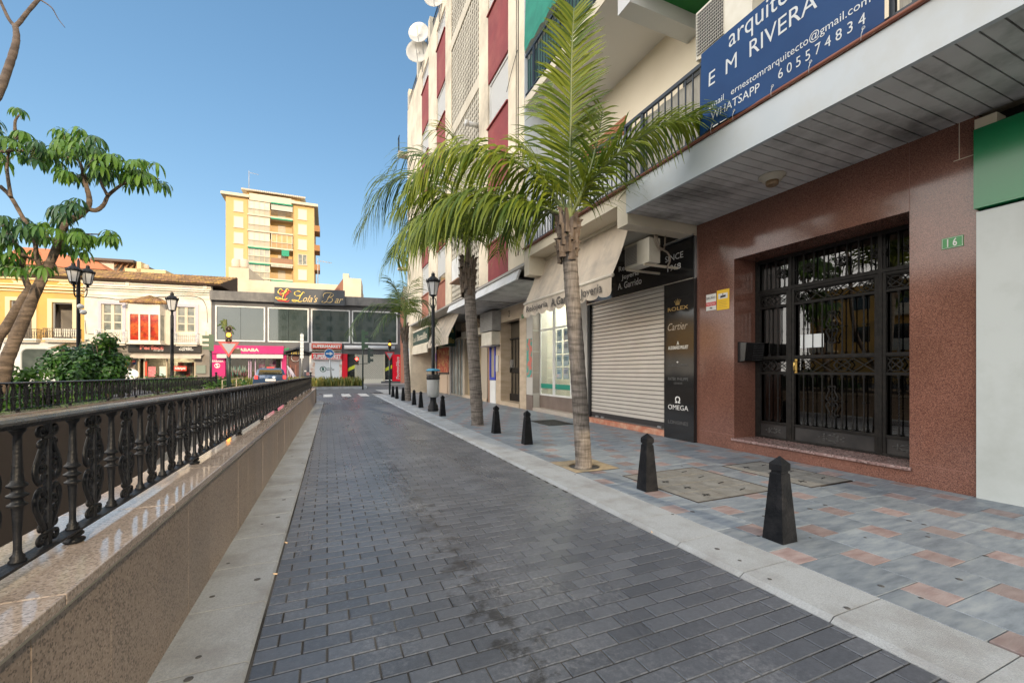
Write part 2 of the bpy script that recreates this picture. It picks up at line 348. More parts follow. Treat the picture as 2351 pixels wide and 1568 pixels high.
    a2 = N.new('ShaderNodeMath'); a2.operation = 'MULTIPLY'; L.new(nd.outputs['Fac'], a2.inputs[0]); L.new(np2.outputs['Fac'], a2.inputs[1])
    rd = N.new('ShaderNodeValToRGB'); rd.color_ramp.elements[0].position = .26; rd.color_ramp.elements[1].position = .40; rd.color_ramp.elements[0].color = (0, 0, 0, 1); rd.color_ramp.elements[1].color = (.55, .55, .55, 1); L.new(a2.outputs[0], rd.inputs[0])
    m3 = N.new('ShaderNodeMix'); m3.data_type = 'RGBA'; L.new(rd.outputs[0], m3.inputs[0]); L.new(m2.outputs[2], m3.inputs[6]); m3.inputs[7].default_value = (.19, .20, .22, 1)
    rg_ = N.new('ShaderNodeMapRange'); L.new(nd.outputs['Fac'], rg_.inputs[0]); rg_.inputs[1].default_value = .3; rg_.inputs[2].default_value = .7; rg_.inputs[3].default_value = .78; rg_.inputs[4].default_value = 1.22
    hg = N.new('ShaderNodeHueSaturation'); L.new(m3.outputs[2], hg.inputs['Color']); L.new(rg_.outputs[0], hg.inputs['Value'])
    L.new(hg.outputs[0], b.inputs['Base Color'])
    rr = N.new('ShaderNodeMapRange'); L.new(nb.outputs['Fac'], rr.inputs[0]); rr.inputs[1].default_value = .3; rr.inputs[2].default_value = .7; rr.inputs[3].default_value = .22; rr.inputs[4].default_value = .42
    L.new(rr.outputs[0], b.inputs['Roughness'])
    n2 = N.new('ShaderNodeTexNoise'); n2.inputs['Scale'].default_value = 140; n2.inputs['Detail'].default_value = 5; L.new(geo.outputs['Position'], n2.inputs[0])
    bp = N.new('ShaderNodeBump'); bp.inputs['Strength'].default_value = .35; bp.inputs['Distance'].default_value = .004; L.new(n2.outputs['Fac'], bp.inputs['Height']); L.new(bp.outputs[0], b.inputs['Normal'])
    return m
struct(p, 'road', paver_mat())
# painted bars of the crossing on the pavers, the asphalt of the far road and its own crossing
wp = M('road_paint', (.62, .62, .6), .6, c2=(.45, .45, .44), scale=9, lo=.3, hi=.55)
q = MB()
for x in (-1.85, -1.01, -.17, .67, 1.51): q.box(x, x + .42, 22.1, 24.6, -.004, .0035)
struct(q, 'road_marking', wp)
q = MB(); q.add([(-60, 25.4, .0), (60, 25.4, .0), (60, 36.0, .0), (-60, 36.0, .0)], [(0, 1, 2, 3)])
struct(q, 'road', M('asphalt', (.085, .088, .095), .75, c2=(.11, .113, .12), scale=2, bump=.3, bscale=70))
q = MB()
for y in (24.6, 25.6, 26.6, 27.6, 28.6): q.box(2.9, 5.6, y, y + .5, .0, .006)
struct(q, 'road_marking', wp)
q = MB(); q.box(-60, 60, 36.0, 60, -.05, .13); struct(q, 'pavement', M('far_paving', (.2, .2, .2), .7, c2=(.27, .26, .25), scale=3))
# left kerb strip in stones
q = MB(); y = -1.0
while y < 18.4:
    L_ = .52; a = y + .004; e = min(y + L_ - .004, 18.4)
    x0, x1 = lw(a) - .03, lk(a); x2, x3 = lk(e), lw(e) - .03; t = .012
    q.add([(x0, a, -.05), (x1, a, -.05), (x2, e, -.05), (x3, e, -.05), (x0, a, t), (x1 - .012, a, t), (x2 - .012, e, t), (x3, e, t), (x1, a, t - .012), (x2, e, t - .012)],
          [(4, 5, 6, 7), (5, 8, 9, 6), (8, 1, 2, 9), (0, 1, 8, 5, 4), (3, 7, 6, 9, 2)])
    y += L_
struct(q, 'kerb', kerb_stone)
# right kerb strip
q = MB(); y = -.7; 
while y < 22.3:
    a, e = y + .003, y + .505 - .003; xa, xe = 2.302 - .004 * a, 2.302 - .004 * e; t = .022
    q.add([(xa, a, -.05), (2.738, a, -.05), (2.738, e, -.05), (xe, e, -.05), (xa + .035, a, t), (2.738, a, t + .002), (2.738, e, t + .002), (xe + .035, e, t), (xa, a, t - .022), (xe, e, t - .022)],
          [(4, 5, 6, 7), (4, 7, 9, 8), (8, 9, 3, 0), (0, 1, 5, 4, 8), (2, 3, 9, 7, 6), (1, 2, 6, 5)])
    y += .505
struct(q, 'kerb', kerb_stone)
# pavement: large grey-blue squares with small pink squares between them
q = MB(); q.add([(2.74, -3, .008), (5.9, -3, .008), (5.9, 24.5, .008), (2.74, 24.5, .008)], [(0, 1, 2, 3)]); struct(q, 'pavement', MATS['paver_joint'])
big, small = MB(), MB(); av, bv = .42, .2; holes = [(3.16, 4.27, 2.95, 4.07), (4.66, 5.4, 2.86, 3.98), (2.74, 3.38, 4.38, 5.04)]
def slab(mb, x0, x1, y0, y1, top=.024):
    x0, x1, y0, y1 = max(x0, 2.742), min(x1, 5.79), max(y0, -1), min(y1, 22.4)
    if x1 - x0 < .03 or y1 - y0 < .03: return
    cx, cy = (x0 + x1) / 2, (y0 + y1) / 2
    for hx0, hx1, hy0, hy1 in holes:
        if x0 < hx1 and x1 > hx0 and y0 < hy1 and y1 > hy0:
            opts = [(x0, min(x1, hx0), y0, y1), (max(x0, hx1), x1, y0, y1), (max(x0, hx0), min(x1, hx1), y0, min(y1, hy0)), (max(x0, hx0), min(x1, hx1), max(y0, hy1), y1)]
            for o_ in opts:
                if o_[1] - o_[0] > .03 and o_[3] - o_[2] > .03: slab(mb, *o_)
            return
    x0 += .002; x1 -= .002; y0 += .002; y1 -= .002; j = [R.uniform(-.0008, .0008) for _ in range(4)]; e = .002
    c = [(x0, y0), (x1, y0), (x1, y1), (x0, y1)]; ii = [(x0 + e, y0 + e), (x1 - e, y0 + e), (x1 - e, y1 - e), (x0 + e, y1 - e)]
    mb.add([(x, y, .009) for x, y in c] + [(x, y, top - .003 + j[k]) for k, (x, y) in enumerate(c)] + [(x, y, top + j[k]) for k, (x, y) in enumerate(ii)],
           [(8, 9, 10, 11), (4, 5, 9, 8), (5, 6, 10, 9), (6, 7, 11, 10), (7, 4, 8, 11), (0, 1, 5, 4), (3, 0, 4, 7)])
for i in range(-70, 70):
    for j in range(-70, 90):
        px, py = 2.74 + i * av + j * bv, 1.76 - i * bv + j * av
        if px < 1.9 or px > 6 or py < -1.6 or py > 22.6: continue
        slab(small, px, px + bv, py, py + bv); slab(big, px + bv, px + bv + av, py, py + av)
gm, nt, bs, L = newmat('slate_slab'); N = nt.nodes
geo = N.new('ShaderNodeNewGeometry'); mp = N.new('ShaderNodeMapping'); mp.inputs['Rotation'].default_value = (0, 0, radians(28)); mp.inputs['Scale'].default_value = (4, 16, 1)
ns = N.new('ShaderNodeTexNoise'); ns.inputs['Scale'].default_value = 1.0; ns.inputs['Detail'].default_value = 8; ns.inputs['Roughness'].default_value = .65
ad = N.new('ShaderNodeVectorMath'); cmb = N.new('ShaderNodeCombineXYZ'); ml = N.new('ShaderNodeMath'); ml.operation = 'MULTIPLY'; ml.inputs[1].default_value = 37
L.new(geo.outputs['Random Per Island'], ml.inputs[0]); L.new(ml.outputs[0], cmb.inputs[0]); L.new(ml.outputs[0], cmb.inputs[2])
L.new(geo.outputs['Position'], mp.inputs[0]); L.new(mp.outputs[0], ad.inputs[0]); L.new(cmb.outputs[0], ad.inputs[1]); L.new(ad.outputs[0], ns.inputs['Vector'])
rp = N.new('ShaderNodeValToRGB'); e = rp.color_ramp; e.elements[0].position = .28; e.elements[0].color = (.11, .135, .165, 1); e.elements[1].position = .8; e.elements[1].color = (.31, .34, .37, 1)
x = e.elements.new(.48); x.color = (.19, .225, .265, 1); x = e.elements.new(.62); x.color = (.25, .285, .315, 1)
L.new(ns.outputs['Fac'], rp.inputs[0])
hs = N.new('ShaderNodeHueSaturation'); mr = N.new('ShaderNodeMapRange'); L.new(geo.outputs['Random Per Island'], mr.inputs[0]); mr.inputs[3].default_value = .85; mr.inputs[4].default_value = 1.12
L.new(mr.outputs[0], hs.inputs['Value']); L.new(rp.outputs[0], hs.inputs['Color']); L.new(hs.outputs[0], bs.inputs['Base Color']); bs.inputs['Roughness'].default_value = .5
bp = N.new('ShaderNodeBump'); bp.inputs['Strength'].default_value = .25; bp.inputs['Distance'].default_value = .004; L.new(ns.outputs['Fac'], bp.inputs['Height']); L.new(bp.outputs[0], bs.inputs['Normal'])
struct(big, 'pavement', gm)
struct(small, 'pavement', M('pink_slab', (.215, .155, .152), .55, c2=(.30, .245, .24), scale=7, island=.16, stretch=(1, 3, 1), bump=.2, bscale=50, stain=(.24, .21, .21), sscale=2))
q = MB(); q.box(2.2, 2.75, 22.3, 24.5, -.05, .004); q.box(2.74, 5.8, 22.41, 24.5, .009, .016); struct(q, 'pavement', MATS['far_paving'])
# inspection covers in the pavement
covm = M('cover_concrete', (.17, .172, .165), .8, c2=(.23, .232, .222), scale=9, bump=.3, bscale=120, stain=(.17, .16, .14), sscale=4)
def cover(x0, x1, y0, y1, label, rows=4, mt=covm):
    t = thing('inspection_cover', label, 'manhole cover', ((x0 + x1) / 2, (y0 + y1) / 2, .01), 'covers set in the pavement')
    f = MB(); w = .012
    for a in ((x0, x1, y0, y0 + w), (x0, x1, y1 - w, y1), (x0, x0 + w, y0 + w, y1 - w), (x1 - w, x1, y0 + w, y1 - w)): f.box(*a, .009, .026)
    f.build('frame', M('rusty_frame', (.06, .05, .045), .6, .5), t)
    pl = MB(); hh = (y1 - y0 - 2 * w) / rows
    for i in range(rows):
        n = 5; ww = (x1 - x0 - 2 * w) / n; off = (i % 2) * ww * .45; x = x0 + w - off
        while x < x1 - w:
            a0, a1 = max(x + .003, x0 + w + .003), min(x + ww - .003, x1 - w - .003)
            if a1 - a0 > .02: pl.box(a0 + .002, a1 - .002, y0 + w + i * hh + .007, y0 + w + (i + 1) * hh - .007, .009, .0245)
            x += ww
    pl.build('paving_inlay', mt, t)
    for i in range(rows):
        for fx in (.25, .72):
            k = MB(); cx, cy = x0 + (x1 - x0) * fx + R.uniform(-.03, .03), y0 + w + (i + .5) * hh
            k.tube([(cx - .05, cy - .012, .0262), (cx, cy + .004, .0262), (cx + .05, cy + .012, .0262)], .005, 5)
            if fx < .5: k.tube([(cx + .01, cy - .04, .0262), (cx - .01, cy + .04, .0262)], .004, 5)
            k.build('lifting_slot', iron, t)
cover(3.165, 4.265, 2.955, 4.065, 'large square inspection cover with dark edged concrete inlay between the two largest bollards')
cover(4.665, 5.395, 2.865, 3.975, 'pale rectangular inspection cover close to the granite door step', 3, M('cover_pale', (.24, .238, .225), .75, c2=(.18, .18, .172), scale=5, bump=.2))
c_ = gnd('E', 330, 1545); t = MB()
for i in range(9): t.box(c_.x - .34, c_.x + .34, c_.y - .5 + i * .115, c_.y - .5 + i * .115 + .085, .02, .031)
single(t, 'floor_grating', iron, 'dark rectangular grating in the pavement in front of the estate agent window', 'grating')
# tree pit of the nearest palm
t = thing('tree_pit', 'sandy yellow square tree pit surround at the foot of the tallest palm', 'tree pit', (3.06, 4.71, .01))
m_ = MB(); n = 32; cx, cy, rr = 3.03, 4.66, .2
sq = []
for k in range(n):
    a = 2 * pi * k / n; dx, dy = cos(a), sin(a); s = min((.32 if dx > 0 else .32) / max(abs(dx), 1e-6), .32 / max(abs(dy), 1e-6)); sq.append((3.06 + dx * s, 4.71 + dy * s))
ci = [(cx + rr * cos(2 * pi * k / n), cy + rr * sin(2 * pi * k / n)) for k in range(n)]
m_.add([(x, y, .026) for x, y in sq] + [(x, y, .026) for x, y in ci] + [(x, y, -.03) for x, y in ci], [(k, (k + 1) % n, n + (k + 1) % n, n + k) for k in range(n)] + [(n + k, n + (k + 1) % n, 2 * n + (k + 1) % n, 2 * n + k) for k in range(n)])
m_.build('concrete_surround', M('yellow_concrete', (.40, .32, .2), .85, c2=(.33, .26, .17), scale=14, bump=.4, bscale=100, stain=(.2, .17, .12), sscale=6), t)
m_ = MB(); m_.lathe([(.0001, -.025), (.21, -.03)], 24, (cx, cy, 0)); m_.build('soil', M('soil', (.05, .04, .03), .95, c2=(.09, .07, .05), scale=40, bump=.8, bscale=60), t)
# cigarette ends, and old chewing gum on kerb and slabs
for i, (k, x, y, lb) in enumerate((('G', 1392, 1014, 'cigarette end on the pavers close to the kerb under the long granite ramp wall'), ('G', 1448, 855, 'smaller cigarette end farther along the kerb under the ramp wall'), ('D', 1496, 1220, 'orange tipped cigarette end by the kerb of the slab pavement'))):
    c_ = gnd(k, x, y, .006); a = R.uniform(0, 3); m_ = MB(); m_.tube([c_ + V((cos(a), sin(a), 0)) * s for s in (-.016, .016)], .005, 8)
    single(m_, 'cigarette_end', M('filter_paper', (.6, .45, .3), .8), lb, 'litter')
gum = MB()
for i in range(70):
    left = R.random() < .25
    yy = 1.2 + 9 * R.random() ** 1.6
    xx = R.uniform(lw(yy) + .05, lk(yy) - .04) if left else R.uniform(2.38, 4.4)
    rr = R.uniform(.010, .022); zz = .0128 if left else (.0243 if xx < 2.72 else .0258)
    if 3.1 < xx and 2.9 < yy < 4.1: continue
    gum.lathe([(rr * R.uniform(.85, 1.1), zz), (rr * .7, zz + .0012), (.0001, zz + .0015)], 9, (xx, yy, 0))
struct(gum, 'pavement_surface', M('old_gum', (.07, .07, .072), .8))
# ================================================================ ramp, its walls and railings
YE = 18.05
def zc(y): return .66 - .0035 * y
def wall_run(name, label, xf, side, y0, y1, thick, mat, low):
    """granite wall along the street; xf(y) is the face towards the camera lane (side=+1) or the ramp"""
    t = thing(name, label, 'wall', (xf(y0), y0, 0))
    core = MB(); s = -1 if side > 0 else 1
    a, b_ = (xf(y0), xf(y1)); c, d = a - .03 * side, b_ - .03 * side; e, f = a - (thick - .03) * side, b_ - (thick - .03) * side
    core.add([(c, y0, low), (e, y0, low), (f, y1, 0 - .1), (d, y1, -.1), (c, y0, zc(y0) - .05), (e, y0, zc(y0) - .05), (f, y1, zc(y1) - .05), (d, y1, zc(y1) - .05)],
             [(0, 1, 2, 3), (4, 5, 6, 7), (0, 1, 5, 4), (1, 2, 6, 5), (2, 3, 7, 6), (3, 0, 4, 7)])
    core.build('masonry', M('joint_dark', (.05, .04, .035), .9), t)
    return t
rw = wall_run('ramp_wall', 'long low brown granite wall between the ramp and the brick lane', lw, 1, -1.0, YE, .33, brown_granite, -2.8)
pn = MB(); y = -1.0
while y < YE - .01:
    e = min(y + .405, YE); a0, a1 = y + .0015, e - .0015; j = R.uniform(-.0008, .0008)
    x0, x1 = lw(a0) + j, lw(a1) + j
    pn.add([(x0, a0, -.05), (x1, a1, -.05), (x1, a1, zc(a1) - .056), (x0, a0, zc(a0) - .056), (x0 - .028, a0, -.05), (x1 - .028, a1, -.05), (x1 - .028, a1, zc(a1) - .056), (x0 - .028, a0, zc(a0) - .056)],
           [(0, 1, 2, 3), (0, 4, 5, 1), (1, 5, 6, 2), (2, 6, 7, 3), (3, 7, 4, 0)])
    x0, x1 = lw(a0) - .33, lw(a1) - .33; z0, z1 = min((a0 - 19) * .16, 0) - .3, min((a1 - 19) * .16, 0) - .3
    pn.add([(x0, a0, z0), (x1, a1, z1), (x1, a1, zc(a1) - .056), (x0, a0, zc(a0) - .056), (x0 + .028, a0, z0), (x1 + .028, a1, z1), (x1 + .028, a1, zc(a1) - .056), (x0 + .028, a0, zc(a0) - .056)],
           [(3, 2, 1, 0), (1, 5, 4, 0), (2, 6, 5, 1), (3, 7, 6, 2), (0, 4, 7, 3)])
    y = e
pn.build('granite_panels', brown_granite, rw)
def slope_box(mb, xf, o0, o1, y0, y1, dz0, dz1):
    a, b_ = xf(y0), xf(y1)
    return mb.add([(a + o0, y0, zc(y0) + dz0), (a + o1, y0, zc(y0) + dz0), (b_ + o1, y1, zc(y1) + dz0), (b_ + o0, y1, zc(y1) + dz0),
                   (a + o0, y0, zc(y0) + dz1), (a + o1, y0, zc(y0) + dz1), (b_ + o1, y1, zc(y1) + dz1), (b_ + o0, y1, zc(y1) + dz1)],
                  [(0, 3, 2, 1), (4, 5, 6, 7), (0, 1, 5, 4), (1, 2, 6, 5), (2, 3, 7, 6), (3, 0, 4, 7)])
lg = MB(); slope_box(lg, lw, -.345, .012, -1.0, YE, -.052, -.036); lg.build('ledge', cream_p, rw)
cp = MB(); y = -1.0
while y < YE - .01:
    e = min(y + .84, YE); slope_box(cp, lw, -.36, .026, y + .0015, e - .0015, -.034, 0); y = e
cp.build('coping', granite('polished_coping', (.42, .345, .29), (.28, .23, .195), (.50, .43, .375), 170, .06), rw, .004)
ep = MB(); ep.box(lw(YE) - .36, lw(YE) + .03, YE, YE + .035, -.05, zc(YE) + .02); ep.build('end_plate', iron, rw)
def lw2(y): return -4.27 + .0155 * y
rw2 = wall_run('ramp_wall', 'brown granite retaining wall on the far side of the ramp under the second railing', lw2, -1, -2.0, 20.5, .33, brown_granite, -3.2)
pn = MB(); y = -2.0
while y < 20.49:
    e = min(y + .62, 20.5); a0, a1 = y + .0015, e - .0015; x0, x1 = lw2(a0), lw2(a1); z0, z1 = min((a0 - 19) * .16, 0) - .3, min((a1 - 19) * .16, 0) - .3
    pn.add([(x0, a0, z0), (x1, a1, z1), (x1, a1, zc(a1) - .04), (x0, a0, zc(a0) - .04), (x0 - .03, a0, z0), (x1 - .03, a1, z1), (x1 - .03, a1, zc(a1) - .04), (x0 - .03, a0, zc(a0) - .04)],
           [(0, 1, 2, 3), (0, 4, 5, 1), (1, 5, 6, 2), (2, 6, 7, 3), (3, 7, 4, 0)])
    y = e
pn.build('granite_panels', brown_granite, rw2)
cp = MB(); slope_box(cp, lw2, -.02 - .33, .02, -2, 20.5, -.038, 0); cp.build('coping', MATS['polished_coping'], rw2, .004)
q = MB(); q.add([(-4.3, -3, -3.58), (-.9, -3, -3.58), (-.7, 19, -.06), (-3.9, 19, -.06)], [(0, 1, 2, 3)])
q.add([(-4.3, -3, -3.58), (-4.3, -3, 0), (-.9, -3, 0), (-.9, -3, -3.58)], [(0, 1, 2, 3)])
struct(q, 'ramp', M('ramp_concrete', (.13, .13, .13), .85, c2=(.19, .19, .185), scale=4, bump=.4, bscale=50))
q = MB()
for k in range(42):
    a0, a1 = -1.5 + k * .5, -1.5 + k * .5 + .494; f = lambda y_: (y_ - 19) * .16 - .06
    if a1 > 19: break
    for xo, w in ((lw2, .3), (lambda y_: lw(y_) - .33 - .26, .25)):
        x0, x1 = xo(a0) + .002, xo(a1) + .002
        q.add([(x0, a0, f(a0)), (x0 + w, a0, f(a0)), (x1 + w, a1, f(a1)), (x1, a1, f(a1)), (x0, a0, f(a0) + .13), (x0 + w, a0, f(a0) + .13), (x1 + w, a1, f(a1) + .13), (x1, a1, f(a1) + .13)],
              [(4, 5, 6, 7), (0, 1, 5, 4), (1, 2, 6, 5), (2, 3, 7, 6), (3, 0, 4, 7)])
struct(q, 'kerb', kerb_stone)
# cast iron baluster and scrolled baluster, local: x across the rail, y along it, z up from the bottom bar
bal = MB(); bal.lathe([(.024, 0), (.025, .006), (.019, .011), (.021, .017), (.013, .026), (.0115, .04), (.012, .09), (.0155, .15), (.018, .163), (.028, .167), (.029, .171), (.02, .175), (.0165, .18),
    (.0165, .186), (.0205, .19), (.031, .195), (.031, .199), (.0205, .204), (.0165, .208), (.0165, .216), (.021, .22), (.03, .225), (.029, .229), (.021, .234), (.0175, .245), (.0145, .28), (.0125, .33), (.012, .372), (.017, .38), (.023, .386), (.024, .395)], 14)
for _v in bal.v: _v.x *= .78; _v.y *= .78
scr = MB(); scr.box(-.007, .007, -.009, .009, 0, .395)
def curl(cy, cz, r, a0, turns, sg, mz):
    P = []
    for k in range(15):
        f = k / 14; a = a0 + turns * 2 * pi * f; rr = r * (1 - .62 * f); P.append((0, sg * (cy + rr * cos(a)), cz + rr * sin(a)))
    P = [(x, y_, (.395 - z_) if mz else z_) for x, y_, z_ in P]
    scr.tube(P, .0052, 5, flat=1.6, up=(1, 0, 0))
for sg in (-1, 1):
    for mz in (0, 1):
        path = catmull([(0, .016, .232), (0, .022, .214), (0, .036, .210), (0, .048, .232), (0, .047, .262), (0, .034, .296), (0, .022, .322), (0, .013, .345)], 4)
        scr.tube([(0, sg * p_.y, (.395 - p_.z) if mz else p_.z) for p_ in path], .0058, 6, flat=1.7, up=(1, 0, 0))
        curl(.026, .372, .0175, pi * 1.05, 1.1, sg, mz); curl(.026, .332, .0115, pi * .9, 1.0, sg, mz)
        curl(.026, .283, .0105, pi * 1.6, 1.0, sg, mz); curl(.025, .250, .0125, pi * .2, 1.0, sg, mz)
for z in (.35, .045): scr.ell((0, 0, z), .014, .021, .009, 8, 6)
for _v in scr.v: _v.y *= 1.3 if abs(_v.y) > .0095 else 1
def railing(xf, y0, y1, x_off, label, post_end):
    t = thing('iron_railing', label, 'railing', (xf(y0) + x_off, y0, zc(y0)), None)
    def P(y_, dz, dx=0): return V((xf(y_) + x_off + dx, y_, zc(y_) + dz))
    tr = MB(); n = 24
    prof = [(-.030, .449), (.030, .449), (.032, .457), (.026, .466), (-.026, .466), (-.032, .457)]
    for i in range(n):
        a, b_ = y0 + (y1 - y0) * i / n, y0 + (y1 - y0) * (i + 1) / n
        vs = [P(a, z - .0018 * a, dx) for dx, z in prof] + [P(b_, z - .0018 * b_, dx) for dx, z in prof]
        tr.add(vs, [(k, (k + 1) % 6, 6 + (k + 1) % 6, 6 + k) for k in range(6)])
    tr.build('top_rail', iron_r, t)
    sr = MB(); sr.bar(P(y0, .441 - .0018 * y0), P(y1, .441 - .0018 * y1), .03, .012); sr.build('under_rail', iron, t)
    br = MB(); br.bar(P(y0, .045), P(y1, .045), .045, .008); br.build('bottom_rail', iron, t)
    me_b = bal.build('baluster', iron); me_s = scr.build('scroll_baluster', iron)
    i = 0; y_ = 1.684 - .278 * int((1.684 - y0) / .278); first = True
    while y_ + .139 < y1:
        for me, dy in ((me_b, 0), (me_s, .139)):
            o = me if first else me.copy()
            if not first: COL.objects.link(o)
            o.parent = t; p_ = P(y_ + dy, .048) - V(t['_org']); o.location = p_; o.scale = (1, 1, (.387 - .0018 * (y_ + dy)) / .395)
        first = False; y_ += .278; i += 1
    y_ = 1.97 - 1.38
    while y_ < y1:
        if y_ > y0:
            c = P(y_, 0); ft = MB()
            ft.lathe([(.024, 0), (.03, .006), (.03, .013), (.016, .018), (.026, .026), (.027, .034), (.016, .042)], 10, c)
            ft.build('ball_foot', iron, t)
        y_ += 1.38
    if post_end:
        c = P(y1, -.0); ps = MB(); ps.lathe([(.05, -.3), (.05, 0), (.035, .02), (.035, .46), (.05, .47), (.05, .49), (.02, .5), (.02, .52), (.045, .545), (.05, .565), (.04, .59), (.0001, .61)], 12, c); ps.build('end_post', iron, t)
    return t
railing(lw, 1.0, 17.6, -.15, 'black cast iron railing with pale worn top rail running along the nearer ramp wall', True)
railing(lw2, 2.4, 20.5, -.15, 'second black cast iron railing across the ramp in front of the shrubs', True)
# low barrier panel behind the second railing
t = thing('safety_barrier', 'low pale metal barrier with dark uprights beyond the end of the second railing', 'barrier', (-3.5, 20.9, 0))
fb = MB(); a, b_ = att('M', 375, 900, 17.6), att('M', 770, 845, 19.5); fb.bar(a, b_, .03); fb.bar(a - V((0, 0, .25)), b_ - V((0, 0, .25)), .02)
for k in range(4):
    c = a.lerp(b_, k / 3); fb.bar(c, V((c.x, c.y, 0)), .03)
fb.build('frame', M('worn_metal', (.42, .36, .28), .5, .3), t)
# ================================================================ bollards
bd = thing('bollard', 'x', 'bollard', (0, 0, 0), 'black pyramid bollards along the kerb')
def sq4(mb, prof):
    n = 4; mb.lathe([(r * 1.41421, z) for r, z in prof], 4, (0, 0, 0), None, False)
s_ = MB(); sq4(s_, [(.079, 0), (.079, .004), (.0455, .47), (.042, .473)]); sh = s_.build('shaft', M('bollard_paint', (.005, .006, .008), .45, spec=.16, c2=(.010, .011, .014), scale=9, bump=.25, bscale=35, stain=(.018, .018, .02), sscale=9), bd, .004)
s_ = MB(); sq4(s_, [(.038, .473), (.038, .487)]); s_.build('neck', iron, bd)
s_ = MB(); sq4(s_, [(.043, .487), (.048, .492), (.048, .535), (.046, .541), (.0005, .59)]); s_.build('pyramid_cap', MATS['bollard_paint'], bd, .003)
fr0 = Fr((-.0665, 0, 0), (0, -1, 0), (-1, 0, .07))
s_ = MB()
for k in range(11):
    z = .2 + k * .018; hw = .0786 - .0335 * z / .47
    s_.box(-hw - .0015, -hw + .002, -.012, .010 - .006 * (k % 2), z, z + .010)
s_.build('raised_lettering', MATS['bollard_paint'], bd)
BL = [(1790, 1238, 192), (1486, 1124, 130), (1210, 1019, 77.5), (1139, 994, 64)]
for x, yb, yt in ((2190, 630, 320), (1870, 505, 262), (1770, 465, 240), (1610, 403, 205), (1518, 375, 190), (1460, 352, 186)):
    f = lambda X, Y: (673.5 + X * .15624, 857.1 + Y * .15624)
    a = f(x, yb); BL.append((a[0] + .5, a[1] - .5, (yb - yt) * .15624))
names = ['largest bollard at the front, before the granite doorway', 'second bollard from the front, beside the inspection cover', 'third bollard from the front, just beyond the tallest palm', 'fourth bollard, standing by the second palm trunk',
         'fifth bollard, between the second palm and the lamp post', 'sixth bollard, right after the lamp post with the litter bin', 'seventh bollard, one step before the thin palm at the crossing', 'eighth bollard, just past the thin palm at the crossing',
         'last bollard but one of the row, near the traffic light pole', 'last bollard of the row, next to the traffic light pole']
names[4] = 'fifth bollard, on the shop side of the lamp post with the litter bin'; names[5] = 'sixth bollard, on the crossing side of the litter bin'
for i, (x, y, h) in enumerate(BL):
    c = gnd('D', x, y, .024); k = h / FD * ((c - V((0, 0, EYE))).dot(V((SA, CA, 0)))) / .59
    lb = 'black bollard: ' + names[i]
    if i == 0: bd.location = c; bd.scale = (1.0, 1.0, k); bd['label'] = lb
    else: dup(bd, c, R.uniform(-.05, .05), lb, (.97, .97, k))
# ================================================================ building 16 (red granite ground floor, cream upper floors)
XG, XB, Y16 = 5.8, 4.34, 9.27                      # ground floor wall, outer edge of the projecting floors, party wall
t = thing('apartment_building', 'cream apartment block with red granite entrance, number 16 and slatted canopy', 'building', (XG, 0, 0))
b16 = t
ya, yb, zt = 2.535, 4.71, 2.98                     # doorway
w = MB()
for y0, y1, z0, z1 in ((yb, 5.44, 0, 3.74), (2.0, ya, 0, 3.74), (ya, yb, zt, 3.74)): w.box(XG, XG + .25, y0, y1, z0, z1)
w.box(XG, XG + .25, ya, yb, 0, .17)
w.box(XG + .25, XG + .72, yb, yb + .1, 0, 3.2); w.box(XG + .25, XG + .72, ya - .1, ya, 0, 3.2); w.box(XG + .25, XG + .72, ya, yb, zt, zt + .1)
w.build('granite_wall', red_granite, t)
jt_ = M('granite_joint2', (.20, .09, .07), .6)
for q_ in ((yb, 5.44, .245, .249), (2.0, ya, .245, .249), (yb, 5.44, 1.62, 1.622), (2.0, ya, 1.62, 1.622), (ya - .002, ya + .002, zt, 3.74)):
    j = MB(); j.box(XG - .0008, XG + .001, *q_); j.build('joint', jt_, t)
s_ = MB(); s_.box(XG - .035, XG + .72, ya - .02, yb + .03, .17, .206); s_.build('door_step', granite('step_stone', (.25, .16, .15), (.14, .09, .085), (.34, .25, .24), 60, .2), t, .004)
ch = MB(); ch.fb(FR, -2.14, -2.134, 3.36, 3.74, 0, .0015); ch.fb(FR, -2.18, -2.0, 3.355, 3.362, 0, .0015); ch.build('chipped_edge', cream_p, t)
# slatted canopy soffit and fascia
sf = MB(); y = .2
while y < 5.44:
    sf.box(XB + .02, XG, y, min(y + .118, 5.44), 3.725, 3.745); y += .131
sf.build('soffit_slats', M('soffit_metal', (.52, .51, .50), .5, c2=(.58, .57, .56), scale=3, stain=(.07, .07, .065), sscale=1.0, rvar=.1), t)
q = MB(); q.box(XB + .02, XG, -6, 5.44, 3.75, 3.80); q.build('soffit_back', black_m, t)
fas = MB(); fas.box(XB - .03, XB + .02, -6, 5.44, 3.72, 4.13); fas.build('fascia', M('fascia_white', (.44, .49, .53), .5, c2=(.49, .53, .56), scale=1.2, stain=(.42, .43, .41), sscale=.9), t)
sl = MB(); sl.box(XB + .02, XG + .3, -6, 5.44, 3.80, 4.13); sl.box(XB, XG + .3, 5.68, Y16, 3.93, 4.13); sl.box(XB, XG + .3, 5.44, 5.68, 3.93, 4.13)
sl.box(XB, XG + .02, 5.44, 5.70, 3.56, 3.93); sl.box(XB, XG + .02, Y16 - .26, Y16, 3.50, 3.93)
sl.build('balcony_slab', cream_p, t)
dp = MB(); dp.tube([(XB - .055, -6, 4.15), (XB - .055, Y16, 4.15)], .018, 8); dp.box(XB - .03, XB + .1, -6, Y16, 4.13, 4.145)
dp.build('drip_edge_pipe', M('rust_red_pipe', (.22, .075, .045), .45), t)
